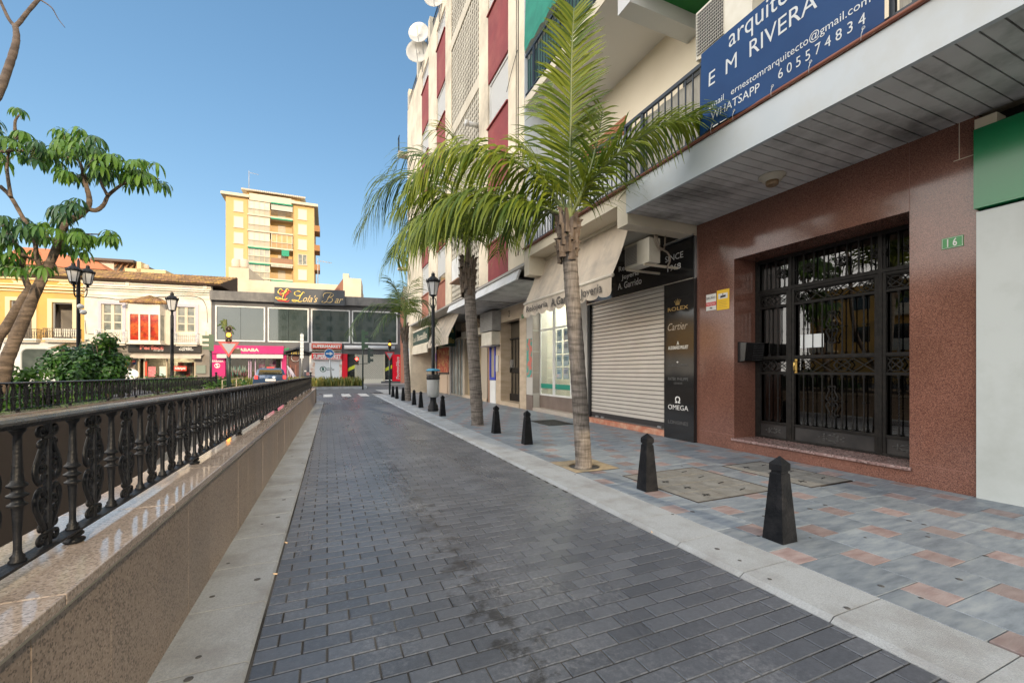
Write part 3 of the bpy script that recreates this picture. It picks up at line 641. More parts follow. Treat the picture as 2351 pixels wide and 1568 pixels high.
# upper wall, two floors of balconies
ub = M('wall_cream', (.86, .77, .61), .85, c2=(.82, .73, .57), scale=1.5, bump=.15, bscale=120)
uw = MB()
for z0, z1 in ((4.13, 8), (8, 21.5)): uw.box(XG + .05, XG + 12, -8, Y16, z0, z1)
uw.build('upper_wall', ub, t)
gw = MB(); gw.box(XG + .72, XG + 12, -8, 8.75, 0, 4.13); gw.box(XG + .26, XG + .72, 5.6, Y16, 3.6, 4.13); gw.build('core_wall', M('dark_render', (.12, .11, .1), .9), t)
gs = M('balcony_soffit', (.70, .68, .66), .85)
sb = MB()
for k in range(4):
    z = 7.55 + 3.4 * k; sb.box(XB, XG + .1, -8, Y16, z, z + .2)
sb.build('upper_balcony_slab', cream_p, t)
sp = MB()
for k in range(4): z = 7.55 + 3.4 * k; sp.box(XB + .02, XG + .1, -8, Y16 - .01, z - .006, z - .001)
sp.build('balcony_soffit', gs, t)
bm_ = MB()
a, _ = FR.hit('U', 810, 130); 
bm_.box(XB + .01, XG + .1, 5.40, 5.70, 7.03, 7.54); bm_.build('crossbeam', M('grey_beam', (.55, .56, .57), .8), t)
gp = MB(); gp.box(XB + .0, XG + .1, -8, 5.40, 7.28, 7.542); gp.build('green_soffit', M('green_soffit', (.01, .16, .03), .6), t)
pw = MB(); pw.box(XB, XG + .1, Y16 - .012, Y16 + .0, 4.13, 21); pw.build('party_wall', M('party_white', (.66, .72, .78), .8, c2=(.60, .65, .7), scale=1), t)
# roller-blind windows on the first floor
def window16(y0, y1, z0, z1, split=0):
    f = MB(); x = XG + .03
    for a in ((y0, y0 + .06, z0, z1), (y1 - .06, y1, z0, z1), (y0 + .06, y1 - .06, z0, z0 + .06), (y0 + .06, y1 - .06, z1 - .06, z1)): f.box(x - .03, x + .02, *a)
    wn_ = f.build('window', M('frame_dark', (.03, .035, .04), .4), t)
    g_ = MB(); n = int((z1 - z0) / .045)
    for k in range(n):
        z = z0 + .06 + k * (z1 - z0 - .12) / n; g_.box(x, x + .012, y0 + .06, y1 - .06, z + .003, z + (z1 - z0 - .12) / n)
    o = g_.build('roller_blind', M('blind_grey', (.55, .56, .52), .6), wn_); return wn_
window16(4.45, 5.75, 4.5, 6.35)
window16(7.2, 8.3, 4.25, 6.4)
window16(.6, 2.0, 4.5, 6.4)
window16(4.6, 6.4, 7.9, 10.0); window16(.4, 2.6, 7.9, 10.0)
# balcony railings
def balrail(z, y0, y1, screen=None, base=None):
    r_ = MB(); r_.box(XB + .01, XB + .05, y0, y1, z + .98, z + 1.03); r_.box(XB + .015, XB + .045, y0, y1, z + .08, z + .11)
    y = y0
    while y < y1 - .02:
        r_.box(XB + .02, XB + .035, y, y + .016, z, z + .98); y += .125
    y = y0
    while y < y1: r_.box(XB + .01, XB + .05, y, y + .04, z, z + 1.0); y += 1.2
    o = r_.build('balcony_railing', M('railing_navy', (.02, .028, .04), .4), t)
    if screen:
        s_ = MB(); n = int((y1 - y0) / .09)
        for k in range(n):
            a, b_ = y0 + (y1 - y0) * k / n, y0 + (y1 - y0) * (k + 1) / n; d0, d1 = .012 * sin(k * 1.9), .012 * sin((k + 1) * 1.9)
            s_.add([(XB + .09 + d0, a, z + .05), (XB + .09 + d1, b_, z + .05), (XB + .09 + d1, b_, z + .95), (XB + .09 + d0, a, z + .95)], [(0, 1, 2, 3)])
        s_.build('privacy_screen', screen, o)
balrail(4.13, -6, 2.0, M('reed_screen', (.45, .43, .38), .8, c2=(.3, .28, .24), scale=30, stretch=(1, 8, .3)))
balrail(4.13, 3.9, 5.5, M('reed_screen', (.5, .5, .5), .8)); balrail(4.13, 2.0, 3.9)
balrail(4.13, 5.5, Y16 - .02, M('white_sheet', (.72, .74, .78), .7))
balrail(7.75, 4.0, Y16 - .02, M('green_screen', (.015, .07, .06), .7, c2=(.03, .1, .09), scale=6))
balrail(11.15, 4.0, Y16 - .02, MATS['green_screen'])
# wooden fold-out drying shelf
ws = MB()
for k in range(9): ws.box(XB + .12, XB + .14, 5.65, 6.9, 5.02 + k * .045, 5.05 + k * .045)
single(ws, 'wooden_screen', M('varnished_wood', (.45, .17, .06), .5, c2=(.33, .12, .04), scale=20, stretch=(1, .3, 4)), 'orange varnished wooden slat screen on the first floor balcony behind the palm', 'screen')
# green awnings
def side_awning(y0, y1, z1, z0, x1, lab):
    a = MB(); n = 14
    for k in range(n):
        ya_, yb_ = y0 + (y1 - y0) * k / n, y0 + (y1 - y0) * (k + 1) / n; w0, w1 = .02 * sin(k * 2.2), .02 * sin((k + 1) * 2.2)
        a.add([(XB + .05, ya_, z1), (XB + .05, yb_, z1), (x1, yb_, z0 + w1), (x1, ya_, z0 + w0), (x1 + .01, yb_, z0 - .14 + w1 * 2), (x1 + .01, ya_, z0 - .14 + w0 * 2)], [(0, 1, 2, 3), (3, 2, 4, 5)])
    o = a.build('awning', M('green_canvas', (.02, .24, .17), .8, c2=(.015, .19, .14), scale=4)); tag(recentre(o), lab, 'awning')
side_awning(6.9, Y16 - .03, 10.9, 9.02, XB - .02, 'green canvas awning hanging over the second floor balcony behind the tall palm frond')
# air conditioner above the banner
def ac(name, label, x0, x1, y0, y1, z0, z1, face='x', group=None):
    t_ = thing(name, label, 'air conditioner', ((x0 + x1) / 2, (y0 + y1) / 2, z0), group)
    m_ = MB(); m_.box(x0 + .02, x1, y0, y1, z0, z1); m_.build('casing', M('ac_white', (.70, .67, .58), .5, c2=(.60, .56, .46), scale=4), t_, .012)
    gr = MB(); n = 14
    for k in range(n):
        z = z0 + .05 + (z1 - z0 - .1) * k / (n - 1); gr.box(x0 + .002, x0 + .016, y0 + (y1 - y0) * .46, y1 - .03, z - .004, z + .004)
    for k in range(16):
        y = y0 + (y1 - y0) * .46 + ((y1 - y0) * .54 - .03) * k / 15; gr.box(x0 + .004, x0 + .010, y - .002, y + .002, z0 + .05, z1 - .05)
    gr.build('grille', M('ac_grille', (.42, .4, .36), .5), t_)
    dk = MB(); dk.box(x0 + .012, x0 + .0195, y0 + (y1 - y0) * .48, y1 - .05, z0 + .06, z1 - .06); dk.build('fan_opening', black_m, t_)
    for yy in (y0 + .08, y1 - .12):
        br = MB(); br.box(x0 - .01, XG + .1 if x1 > 5 else x1 + .2, yy, yy + .035, z0 - .04, z0 - .004); br.build('bracket', cream_p, t_)
    return t_
ac('air_conditioner', 'large cream air conditioner on the upper wall just above the blue banner', 4.35, 4.72, 3.32, 4.12, 5.24, 5.86)
# banner
bn = thing('banner', 'blue vinyl architect banner tied to the balcony railing', 'banner', (4.26, 3.0, 4.2))
FB = Fr((4.275, 0, 0), (0, -1, 0), (-1, 0, 0))
y0, y1, z0, z1 = 2.04, 3.945, 4.165, 5.19; nx, nz = 60, 24; vs = []
def bw_(s, tt): return .012 * sin(s * 9 + tt * 3) * (1 - tt) + .018 * sin(s * 4.2 + 1) * (1 - tt) ** 2 + .012 * sin(tt * 5 + s * 13) * max(0, .35 - s)
for j_ in range(nz + 1):
    for i in range(nx + 1):
        s, tt = i / nx, j_ / nz; vs.append((4.275 - bw_(s, tt), y1 + (y0 - y1) * s, z0 + (z1 - z0) * tt + .012 * sin(s * 14) * (1 - tt)))
m_ = MB(); m_.add(vs, [(a + b_ * (nx + 1), a + 1 + b_ * (nx + 1), a + 1 + (b_ + 1) * (nx + 1), a + (b_ + 1) * (nx + 1)) for a in range(nx) for b_ in range(nz)], True)
m_.build('vinyl_sheet', M('banner_blue', (.005, .036, .125), .45, spec=.22, c2=(.007, .048, .155), scale=1.5), bn)
wl_ = M('banner_white', (.55, .58, .60), .5)
def btext(s, k, x0, yy0, x1, yy1, hgt, **kw):
    a0, b0 = FB.hit(k, x0, yy0, .03); a1, _ = FB.hit(k, x1, yy1, .03); o = text(s, FB, a0, b0, a1, b0 + hgt, 0, wl_, bn, **kw); og = V(bn['_org'])
    for v_ in o.data.vertices:
        yy_, zz_ = v_.co.y + og.y, v_.co.z + og.z; v_.co.x = 4.275 - bw_((y1 - yy_) / (y1 - y0), min(max((zz_ - z0) / (z1 - z0), 0), 1.1)) - .004 - og.x
btext('arquitecto', 'I', 445, 395, 1130, 30, .26)
btext('E  M  RIVERA', 'I', 300, 640, 1095, 160, .175)
btext('email   ernestomrarquitecto@gmail.com', 'I', 308, 822, 1480, 60, .105)
btext('WHATSAPP      6 0 5 5 7 4 8 3 4', 'I', 325, 890, 1445, 190, .098)
for s in (.1, .26, .5, .7, .93):
    e_ = MB(); c = V((4.245, y1 + (y0 - y1) * s, z0 + .04)); e_.tube([c + V((0, .012 * cos(a), .012 * sin(a))) for a in [k * pi / 4 for k in range(9)]], .004, 5); e_.build('eyelet', steel, bn)
    cd_ = MB(); cd_.tube([c, c + V((-.01, .01, -.05)), c + V((0.02, .03, -.08))], .003, 4); cd_.build('tie_cord', white_p, bn)
# soffit lamp
sl_ = thing('ceiling_lamp', 'round cream spotlight fitting in the slatted canopy soffit', 'lamp', (5.2, 3.67, 3.6))
m_ = MB(); m_.lathe([(.155, 3.725), (.155, 3.712), (.12, 3.700), (.11, 3.66), (.0001, 3.66)], 24, (5.2, 3.67, 0)); m_.build('base', M('lamp_cream', (.50, .46, .38), .5), sl_)
m_ = MB(); m_.lathe([(.075, 3.66), (.07, 3.61), (.055, 3.6), (.045, 3.62), (.0001, 3.625)], 20, (5.2, 3.67, 0)); m_.build('bulb', M('lamp_brown', (.25, .17, .1), .4), sl_)
# green and white bank front at the right edge
bk = thing('bank_shopfront', 'plain white shop panel under a plain green sign band next to the granite entrance', 'shopfront', (5.76, 1, 0))
m_ = MB(); m_.box(5.755, 6.0, -3, 2.0, .02, 2.78); m_.build('panel', M('panel_white', (.46, .50, .50), .35, c2=(.43, .47, .47), scale=.8, stain=(.38, .41, .40), sscale=1.6), bk)
_, zb = FR.hit('J', 1050, 765, .1); _, zt_ = FR.hit('J', 1050, 275, .1)
m_ = MB(); m_.box(5.70, 5.95, -3, 2.0, 2.80, 3.56); m_.build('sign_band', M('sign_green', (.0, .17, .055), .18, c2=(.0, .14, .05), scale=.8), bk)
m_ = MB(); m_.box(5.72, 5.9, 1.85, 2.0, 3.565, 3.66); m_.build('packing_strip', cream_p, bk)
# number plate 16
np_ = thing('house_number', 'small green enamel plate reading 16 on the granite wall', 'number plate', FR.pt(*FR.hit('J', 836, 1362), 0))
a0, b0 = FR.hit('J', 743, 1420); a1, b1 = FR.hit('J', 928, 1305)
b0, b1 = FR.hit('J', 836, 1412)[1], FR.hit('J', 836, 1318)[1]
m_ = MB(); m_.fb(FR, a0, a1, b0, b1, .0, .008); m_.build('plate', M('plate_green', (.03, .22, .06), .3), np_, .004)
m_ = MB(); e = .006
for q_ in ((a0 + e, a1 - e, b1 - .009, b1 - .006), (a0 + e, a1 - e, b0 + .006, b0 + .009), (a0 + e, a0 + e + .003, b0 + .009, b1 - .009), (a1 - e - .003, a1 - e, b0 + .009, b1 - .009)): m_.fb(FR, *q_, .008, .0095)
m_.build('border', white_p, np_)
text('1 6', FR, a0 + .045, b0 + .016, a1 - .045, b1 - .016, .009, white_p, np_, 'numerals', bold=.02)
# two little signs by the door
def plate(nm, lab, cat, cs, mat, d=.006):
    (k, x0, y0, x1, y1) = cs; xm = (x0 + x1) / 2
    a0 = FR.hit(k, x0, (y0 + y1) / 2)[0]; a1 = FR.hit(k, x1, (y0 + y1) / 2)[0]; b0 = FR.hit(k, xm, y1)[1]; b1 = FR.hit(k, xm, y0)[1]
    t_ = thing(nm, lab, cat, FR.pt((a0 + a1) / 2, b0)); m_ = MB(); m_.fb(FR, a0, a1, b0, b1, 0, d); m_.build('plate', mat, t_, .002); return t_, a0, a1, b0, b1
t_, a0, a1, b0, b1 = plate('security_sign', 'small white and red sign next to the yellow camera sign', 'sign', ('F', 155, 475, 213, 570), white_p)
m_ = MB(); m_.fb(FR, a0, a1, b0 + (b1 - b0) * .27, b0 + (b1 - b0) * .5, .006, .0075); m_.build('red_band', M('sign_red', (.6, .02, .03), .4), t_)
text('BRUÑO', FR, a0 + .012, b0 + (b1 - b0) * .68, a1 - .012, b0 + (b1 - b0) * .86, .006, black_m, t_, bold=.01)
text('VIDEOVIGILANCIA', FR, a0 + .012, b0 + (b1 - b0) * .32, a1 - .012, b0 + (b1 - b0) * .45, .0078, white_p, t_)
m_ = MB(); mx_, mz_ = (a0 + a1) / 2, b0 + (b1 - b0) * .13; m_.prism([(mx_ - .025, mz_ - .004), (mx_ + .025, mz_ - .012), (mx_ + .028, mz_ + .006), (mx_ - .02, mz_ + .014)], FR, .006, .0075); m_.build('camera_symbol', black_m, t_)
t_, a0, a1, b0, b1 = plate('camera_sign', 'yellow video surveillance sign beside the doorway recess', 'sign', ('F', 218, 448, 291, 566), M('sign_yellow', (.80, .50, .02), .4))
h_ = b1 - b0; m_ = MB(); m_.fb(FR, a0 + .03, a1 - .03, b0 + h_ * .55, b0 + h_ * .82, .006, .0072); m_.build('white_field', white_p, t_)
m_ = MB(); mx_, mz_ = (a0 + a1) / 2, b0 + h_ * .66; m_.prism([(mx_ - .05, mz_ - .02), (mx_ + .05, mz_ - .012), (mx_ + .052, mz_ + .02), (mx_ - .045, mz_ + .014)], FR, .0072, .009); m_.fb(FR, mx_ - .006, mx_ + .006, mz_ + .02, mz_ + .05, .0072, .0088); m_.build('camera_symbol', black_m, t_)
for k in range(5):
    m_ = MB(); m_.fb(FR, a0 + .04, a1 - .04 - .02 * (k % 2), b0 + h_ * (.1 + .08 * k), b0 + h_ * (.1 + .08 * k) + .004, .006, .007); m_.build('text_line', M('dull_brown', (.3, .2, .05), .5), t_)
# ---------------------------------------------------------------- wrought iron entrance gate
GD = -.50; XQ = XG + .5
gt = thing('entrance_gate', 'black wrought iron entrance gate with scrolls and brass handle in the granite doorway', 'gate', (XQ, 3.6, .206))
def gh(k, x, y): return FR.hit(k, x, y, GD)
aL, aR = -yb, -ya; zB, zT = .206, zt
xa = [gh('K', x, 700)[0] for x in (345, 550, 567, 1125, 1150)]
zs = {n_: gh('K', 567, y)[1] for n_, y in (('tr', 145), ('b1t', 163), ('b1b', 240), ('ub', 255), ('lb', 580), ('b2t', 598), ('b2b', 692), ('lt', 716), ('ll', 1028), ('pt', 1045), ('pb', 1130))}
w1 = (xa[1] - aL); doorL, doorR = xa[1] + .03, xa[1] + .03 + (xa[3] - xa[2])
doorR = xa[3]
fr_ = MB(); D0, D1 = GD - .03, GD + .03
def hb(a0, a1, z0, z1, d0=D0, d1=D1, mb=None): (mb or fr_).fb(FR, a0, a1, z0, z1, d0, d1)
for a in (aL, xa[1] - .02, doorR + .0, aR - .04): hb(a, a + .045, zB, zT - .002)
ztr = zs['tr']; hb(aL + .045, aR - .04, ztr, ztr + .05, D0 + .002, D1 - .002); hb(aL + .045, aR - .04, zT - .05, zT - .004, D0 + .002, D1 - .002); hb(aL + .045, aR - .04, zB, zB + .03, D0 + .002, D1 - .002)
fr_.build('frame', gate_iron, gt, .004)
fan = MB(); n = 15; span = aR - aL - .09
for k in range(1, n):
    a = aL + .045 + span * k / n; hb(a - .006, a + .006, ztr + .05, zT - .05, GD - .008, GD + .008, fan)
    for z in (ztr + .05, (ztr + zT) / 2, zT - .06): fan.fb(FR, a - .013, a + .013, z, z + .014, GD - .014, GD + .014)
fan.build('fanlight_bars', gate_iron, gt)
def spiral(mb, a, b, r, a0, turns, sg=1, rad=.008, n=16, up=(1, 0, 0)):
    P = []
    for k in range(n + 1):
        f = k / n; th = a0 + turns * 2 * pi * f; rr = r * (1 - .7 * f); P.append(FR.pt(a + sg * rr * cos(th), b + rr * sin(th), GD + .005))
    mb.tube(P, rad, 5, up=up)
for c_ in (2, 5, 8, 11, 13.3):
    a = aL + .045 + span * (c_ + .5) / n; zc_ = (ztr + zT) / 2
    for sg in (-1, 1):
        f_ = MB(); spiral(f_, a + sg * .036, zc_ + .035, .034, pi * .6, 1.2, sg); spiral(f_, a + sg * .036, zc_ - .035, .034, -pi * .6, -1.2, sg); f_.build('fanlight_scroll', gate_iron, gt)
gm_ = glass('gate_glass', (.34, .25, .15), .62, .012, 2.3)
def panel(a0, a1, door=False):
    nm = 'door_leaf' if door else 'side_panel'; m_ = MB(); s = .035
    for q_ in ((a0, a0 + s, zB + .03, ztr - .002), (a1 - s, a1, zB + .03, ztr - .002)): m_.fb(FR, *q_, GD - .02, GD + .024)
    for z0, z1 in ((ztr - .035, ztr - .003), (zs['b1b'] - .03, zs['b1b']), (zs['b2t'] - .004, zs['lb'] + .0), (zs['b2b'] - .028, zs['b2b']), (zs['pt'], zs['ll']), (zs['pb'] - .03, zs['pb'])):
        if z1 < z0: z0, z1 = z1, z0
        m_.fb(FR, a0 + s, a1 - s, z0, z1, GD - .018, GD + .022)
    leaf = m_.build(nm, gate_iron, gt, .003)
    A0, A1 = a0 + s, a1 - s; n = 8 if door else 3
    for z0, z1 in ((zs['lb'], zs['b1b'] - .03), (zs['ll'], zs['b2b'] - .028)):
        for k in range(1, n):
            a = A0 + (A1 - A0) * k / n; b_ = MB(); tw = (k % 2 == (0 if door else 1))
            if tw:
                P = [FR.pt(a, z0 + (z1 - z0) * i / 40, GD) for i in range(41)]; vs = []
                for i, p_ in enumerate(P):
                    th = i * .9 if 6 < i < 34 else 0
                    for q_ in range(4): vs.append(p_ + V((.0085 * cos(th + q_ * pi / 2 + pi / 4), .0085 * sin(th + q_ * pi / 2 + pi / 4), 0)))
                b_.add(vs, [(i * 4 + q_, i * 4 + (q_ + 1) % 4, i * 4 + 4 + (q_ + 1) % 4, i * 4 + 4 + q_) for i in range(40) for q_ in range(4)])
            else: b_.fb(FR, a - .0065, a + .0065, z0, z1, GD - .0065, GD + .0065)
            for z in (z0, z0 + .02, z1 - .035, z1 - .014): b_.fb(FR, a - .014, a + .014, z, z + .012, GD - .014, GD + .014)
            if not tw: b_.fb(FR, a - .014, a + .014, (z0 + z1) / 2, (z0 + z1) / 2 + .014, GD - .014, GD + .014)
            b_.build('bar', gate_iron, leaf)
        if door:
            a = A0 + (A1 - A0) * 4 / n; zc_ = (z0 + z1) / 2
            for sg in (-1, 1):
                for up_ in (1, -1):
                    f_ = MB(); P = catmull([FR.pt(a + sg * .012, zc_ + up_ * .20, GD + .006), FR.pt(a + sg * .03, zc_ + up_ * .215, GD + .006), FR.pt(a + sg * .045, zc_ + up_ * .19, GD + .006), FR.pt(a + sg * .03, zc_ + up_ * .16, GD + .006), FR.pt(a + sg * .05, zc_ + up_ * .11, GD + .006), FR.pt(a + sg * .072, zc_ + up_ * .05, GD + .006), FR.pt(a + sg * .045, zc_ + up_ * .012, GD + .006), FR.pt(a + sg * .02, zc_ + up_ * .04, GD + .006), FR.pt(a + sg * .035, zc_ + up_ * .06, GD + .006)], 5)
                    f_.tube(P, .0085, 6); f_.build('scroll', gate_iron, leaf)
    for z0, z1 in ((zs['b1b'], ztr - .035), (zs['b2b'], zs['b2t'] - .004)):
        m_ = MB(); hh = z1 - z0; m = max(2, round((A1 - A0) / (hh * 1.15))); ww = (A1 - A0) / m
        for k in range(m):
            c0 = A0 + ww * k
            for q0, q1 in (((0, .08), (1, .92)), ((0, .92), (1, .08))): m_.bar(FR.pt(c0 + ww * q0[0], z0 + hh * q0[1], GD), FR.pt(c0 + ww * q1[0], z0 + hh * q1[1], GD), .01, .01, (1, 0, 0))
            if k % 2 == 0:
                hx = [(c0 + ww * .1, z0 + hh * .5), (c0 + ww * .3, z0 + hh * .15), (c0 + ww * .7, z0 + hh * .15), (c0 + ww * .9, z0 + hh * .5), (c0 + ww * .7, z0 + hh * .85), (c0 + ww * .3, z0 + hh * .85)]
                for i in range(6): m_.bar(FR.pt(*hx[i], GD + .008), FR.pt(*hx[(i + 1) % 6], GD + .008), .012, .012, (1, 0, 0))
        m_.fb(FR, A0, A1, z0, z0 + .01, GD - .006, GD + .006); m_.fb(FR, A0, A1, z1 - .01, z1, GD - .006, GD + .006)
        m_.build('lattice_band', gate_iron, leaf)
    kp = MB(); kp.fb(FR, A0, A1, zs['pb'], zs['pt'], GD - .008, GD + .004); kp.build('kick_panel', M('kick_iron', (.014, .014, .015), .35, c2=(.035, .033, .033), scale=4), leaf)
    ro = MB(); cx = (A0 + A1) / 2; cz = (zs['pb'] + zs['pt']) / 2; sc_ = .16 if door else .11
    for k in range(14):
        th = 2 * pi * k / 14; rr = sc_ * (1.0 if k % 2 else .72); ro.ell(FR.pt(cx + rr * cos(th), cz + rr * .36 * sin(th), GD + .006), .006, .018, .012, 6, 4)
    ro.tube([FR.pt(cx + sc_ * .45 * cos(a), cz + sc_ * .22 * sin(a), GD + .008) for a in [k * pi / 8 for k in range(17)]], .006, 5)
    ro.build('rosette', M('rosette_iron', (.05, .05, .05), .4), leaf)
panel(aL + .045, xa[1] - .022); panel(xa[1] + .027, doorR - .002, True); panel(doorR + .047, aR - .042)
gg = MB(); gg.fb(FR, aL, aR, zB, zT, GD - .05, GD - .045); gg.build('glass_pane', gm_, gt)
hd = MB(); a, z = gh('K', 592, 640); hd.tube([FR.pt(a, z - .1, GD + .05), FR.pt(a, z - .07, GD + .07), FR.pt(a - .0, z + .02, GD + .07), FR.pt(a, z + .06, GD + .05)], [.008, .013, .015, .009], 8); hd.ell(FR.pt(a, z - .02, GD + .075), .014, .014, .02)
hd.fb(FR, a - .018, a + .018, z - .12, z + .08, GD + .024, GD + .03); hd.build('handle', M('brass', (.55, .38, .12), .3, .9), gt)
# notices stuck inside the glass
nt_ = MB(); a0, b0 = gh('K', 600, 540); a1, b1 = gh('K', 752, 432); nt_.fb(FR, a0, a1, b0 + .02, b0 + .21, GD - .044, GD - .043); single(nt_, 'paper_notice', M('paper', (.72, .76, .78), .6), 'white paper notice fixed behind the bars of the entrance gate', 'notice')
# dim hall behind the gate
hl = MB(); hl.box(XG + .72, XG + .74, ya - .6, yb + .6, .1, 3.1)
hl.build('hall_back', M('hall_wall', (.35, .24, .13), .7, c2=(.5, .36, .2), scale=1.2), b16)
# black letter box on the side of the recess
lb_ = thing('letter_box', 'black perforated metal letter box on the side wall of the granite doorway recess', 'letter box', (6.08, yb, 1.38))
m_ = MB(); x0, x1 = 5.87, 6.29; m_.add([(x0 + .0, yb - .001, 1.38), (x1, yb - .001, 1.38), (x1, yb - .13, 1.40), (x0, yb - .13, 1.40), (x0, yb - .001, 1.70), (x1, yb - .001, 1.70), (x1, yb - .16, 1.68), (x0, yb - .16, 1.68)], [(0, 1, 2, 3), (4, 5, 6, 7), (0, 1, 5, 4), (1, 2, 6, 5), (2, 3, 7, 6), (3, 0, 4, 7)])
m_.build('body', M('box_black', (.012, .012, .013), .22), lb_, .006)
m_ = MB()
for i in range(9):
    for k in range(9): m_.lathe([(.006, 0), (.0001, .001)], 6, (0, 0, 0), Matrix.Translation((x0 + .17 + i * .026, yb - .134 - .03 * (k / 9), 1.42 + k * .026)) @ Matrix.Rotation(radians(90), 4, 'X'))
m_.build('perforation', M('hole_grey', (.06, .06, .065), .5), lb_)
# ---------------------------------------------------------------- jewellery shop
js = thing('jewellery_shop', 'jewellery shopfront with black brand panels and a closed silver shutter', 'shopfront', (XG, 7, 0))
a0, a1 = -8.75, -5.47; blk = M('shop_black', (.014, .014, .015), .09, c2=(.02, .02, .021), scale=2, spec=.6)
aP0, zPt = FR.hit('E', 1160, 525, .06); aP1, _ = FR.hit('E', 1378, 480, .06); zsg = FR.hit('E', 1380, 470, .05)[1]
aS0 = FR.hit('E', 625, 1000, -.08)[0]; aS1 = FR.hit('E', 1165, 1000, -.08)[0]
m_ = MB(); m_.fb(FR, -8.75, -5.46, zsg, 3.72, -.1, .05); m_.build('sign_board', blk, js)
m_ = MB(); m_.fb(FR, aP0, aP1, .01, zsg - .02, .0, .07); m_.build('brand_panel', blk, js)
m_ = MB(); m_.fb(FR, aP1 + .002, -5.455, .01, zsg - .005, -.05, .03); m_.build('jamb', black_m, js)
m_ = MB(); m_.fb(FR, -5.455, -5.44, .01, 3.55, -.02, .035); m_.build('edge_trim', steel, js)
m_ = MB(); m_.fb(FR, -8.78, aS0, .1, zsg, -.2, -.02); m_.build('jamb', black_m, js)
m_ = MB(); m_.fb(FR, -5.47, -8.75, zsg - .018, zsg - .001, -.05, .065); m_.build('trim_rail', M('warm_steel', (.5, .46, .4), .35, .6), js)
m_ = MB(); m_.fb(FR, -8.75, aP0 + .05, .0, .135, -.3, .02); m_.build('step', M('red_marble', (.42, .14, .08), .35, c2=(.5, .2, .13), scale=4, stain=(.6, .42, .3), sscale=5), js)
gv_ = MB(); sh_ = MB(); z = .27; n = 0; top = zsg
while z < top:
    h_ = .086; sh_.fb(FR, aS0 - .02, aS1 + .03, z, z + h_ - .02, -.105, -.078); gv_.fb(FR, aS0 - .02, aS1 + .03, z + h_ - .0195, z + h_ - .0005, -.115, -.095); z += h_
shm, nt, bs, L = newmat('shutter_alu'); bs.inputs['Base Color'].default_value = (.62, .58, .53, 1); bs.inputs['Metallic'].default_value = .35; bs.inputs['Roughness'].default_value = .33
N = nt.nodes; geo = N.new('ShaderNodeNewGeometry'); nz_ = N.new('ShaderNodeTexNoise'); nz_.inputs['Scale'].default_value = 3; nz_.inputs['Detail'].default_value = 6; L.new(geo.outputs['Position'], nz_.inputs[0])
rp = N.new('ShaderNodeValToRGB'); rp.color_ramp.elements[0].color = (.62, .58, .53, 1); rp.color_ramp.elements[1].color = (.78, .74, .68, 1); L.new(nz_.outputs['Fac'], rp.inputs[0]); L.new(rp.outputs[0], bs.inputs['Base Color'])
so_ = sh_.build('roller_shutter', shm, js); gv_.build('slat_groove_shade', M('slat_groove_shade', (.20, .18, .16), .6), so_)  # groove strips coloured darker: shade painted between the slats
m_ = MB(); m_.fb(FR, aS0 - .02, aS1 + .03, .16, .27, -.11, -.075); m_.build('shutter_foot', M('foot_dark', (.035, .033, .034), .4), so_)
m_ = MB(); m_.fb(FR, aS0 - .02, aS1 + .03, .14, .158, -.12, -.06); m_.build('floor_rail', M('dull_steel', (.2, .2, .2), .4, .6), so_)
for x in (560, 640, 1375):
    a = FR.hit('E', {560: 665, 640: 705, 1375: 1125}[x], 1510, -.06)[0]; m_ = MB(); m_.fb(FR, a - .05, a + .05, .15, .19, -.07, -.045); m_.build('lock', steel, so_)
sil = M('sign_silver', (.72, .71, .69), .4); gold = M('sign_gold', (.52, .36, .14), .35, .5); dim = M('sign_dim', (.10, .10, .10), .4)
def jt(s, x0, y0, x1, y1, m, d, hy=None, **k):
    a0, b0 = FR.hit('E', x0, y0, d); a1, _ = FR.hit('E', x1, y0, d); _, b1 = FR.hit('E', x0, y1, d)
    text(s, FR, a0, b0, a1, b1, d, m, js, **k)
jt('Relojería', 825, 445, 980, 395, sil, .051, bold=.01); jt('Joyería', 845, 500, 972, 455, sil, .051, bold=.01); jt('A. Garrido', 818, 565, 992, 518, sil, .051, bold=.01)
jt('SINCE', 1165, 365, 1298, 322, sil, .051); jt('1968', 1182, 432, 1280, 390, sil, .051, bold=.01)
jt('ROLEX', 1185, 725, 1335, 698, gold, .071, bold=.01)
jt('Cartier', 1185, 865, 1330, 812, M('sign_bronze', (.35, .3, .24), .3, .6), .071, shear=.35)
jt('AUDEMARS PIGUET', 1187, 1003, 1335, 978, M('sign_cream', (.7, .66, .58), .4), .071, bold=.03); jt('A', 1250, 968, 1268, 940, MATS['sign_cream'], .071, bold=.03)
jt('VACHERON CONSTANTIN', 1187, 1124, 1330, 1110, dim, .071); jt('+', 1248, 1100, 1264, 1086, sil, .071)
jt('PATEK PHILIPPE', 1187, 1226, 1335, 1204, dim, .071, bold=.01); jt('GENEVE', 1228, 1254, 1292, 1240, dim, .071)
jt('OMEGA', 1187, 1436, 1335, 1402, sil, .071); jt('Ω', 1238, 1392, 1276, 1343, sil, .071, bold=.02)
jt('LONGINES', 1187, 1540, 1335, 1515, dim, .071, bold=.01)
cr = MB(); a, z = FR.hit('E', 1256, 668, .071); w_ = FR.hit('E', 1280, 668, .071)[0] - a
for k in range(5):
    aa = a + w_ * (-1 + .5 * k) * 1.0; cr.prism([(a + w_ * (-.55 + .22 * k), z), (a + w_ * (-.35 + .22 * k), z), (aa + .004, z + .07 + .015 * (2 - abs(k - 2))), (aa - .004, z + .07 + .015 * (2 - abs(k - 2)))], FR, .071, .074)
cr.fb(FR, a - w_ * .6, a + w_ * .6, z - .015, z, .071, .074); cr.build('crown_emblem', gold, js)
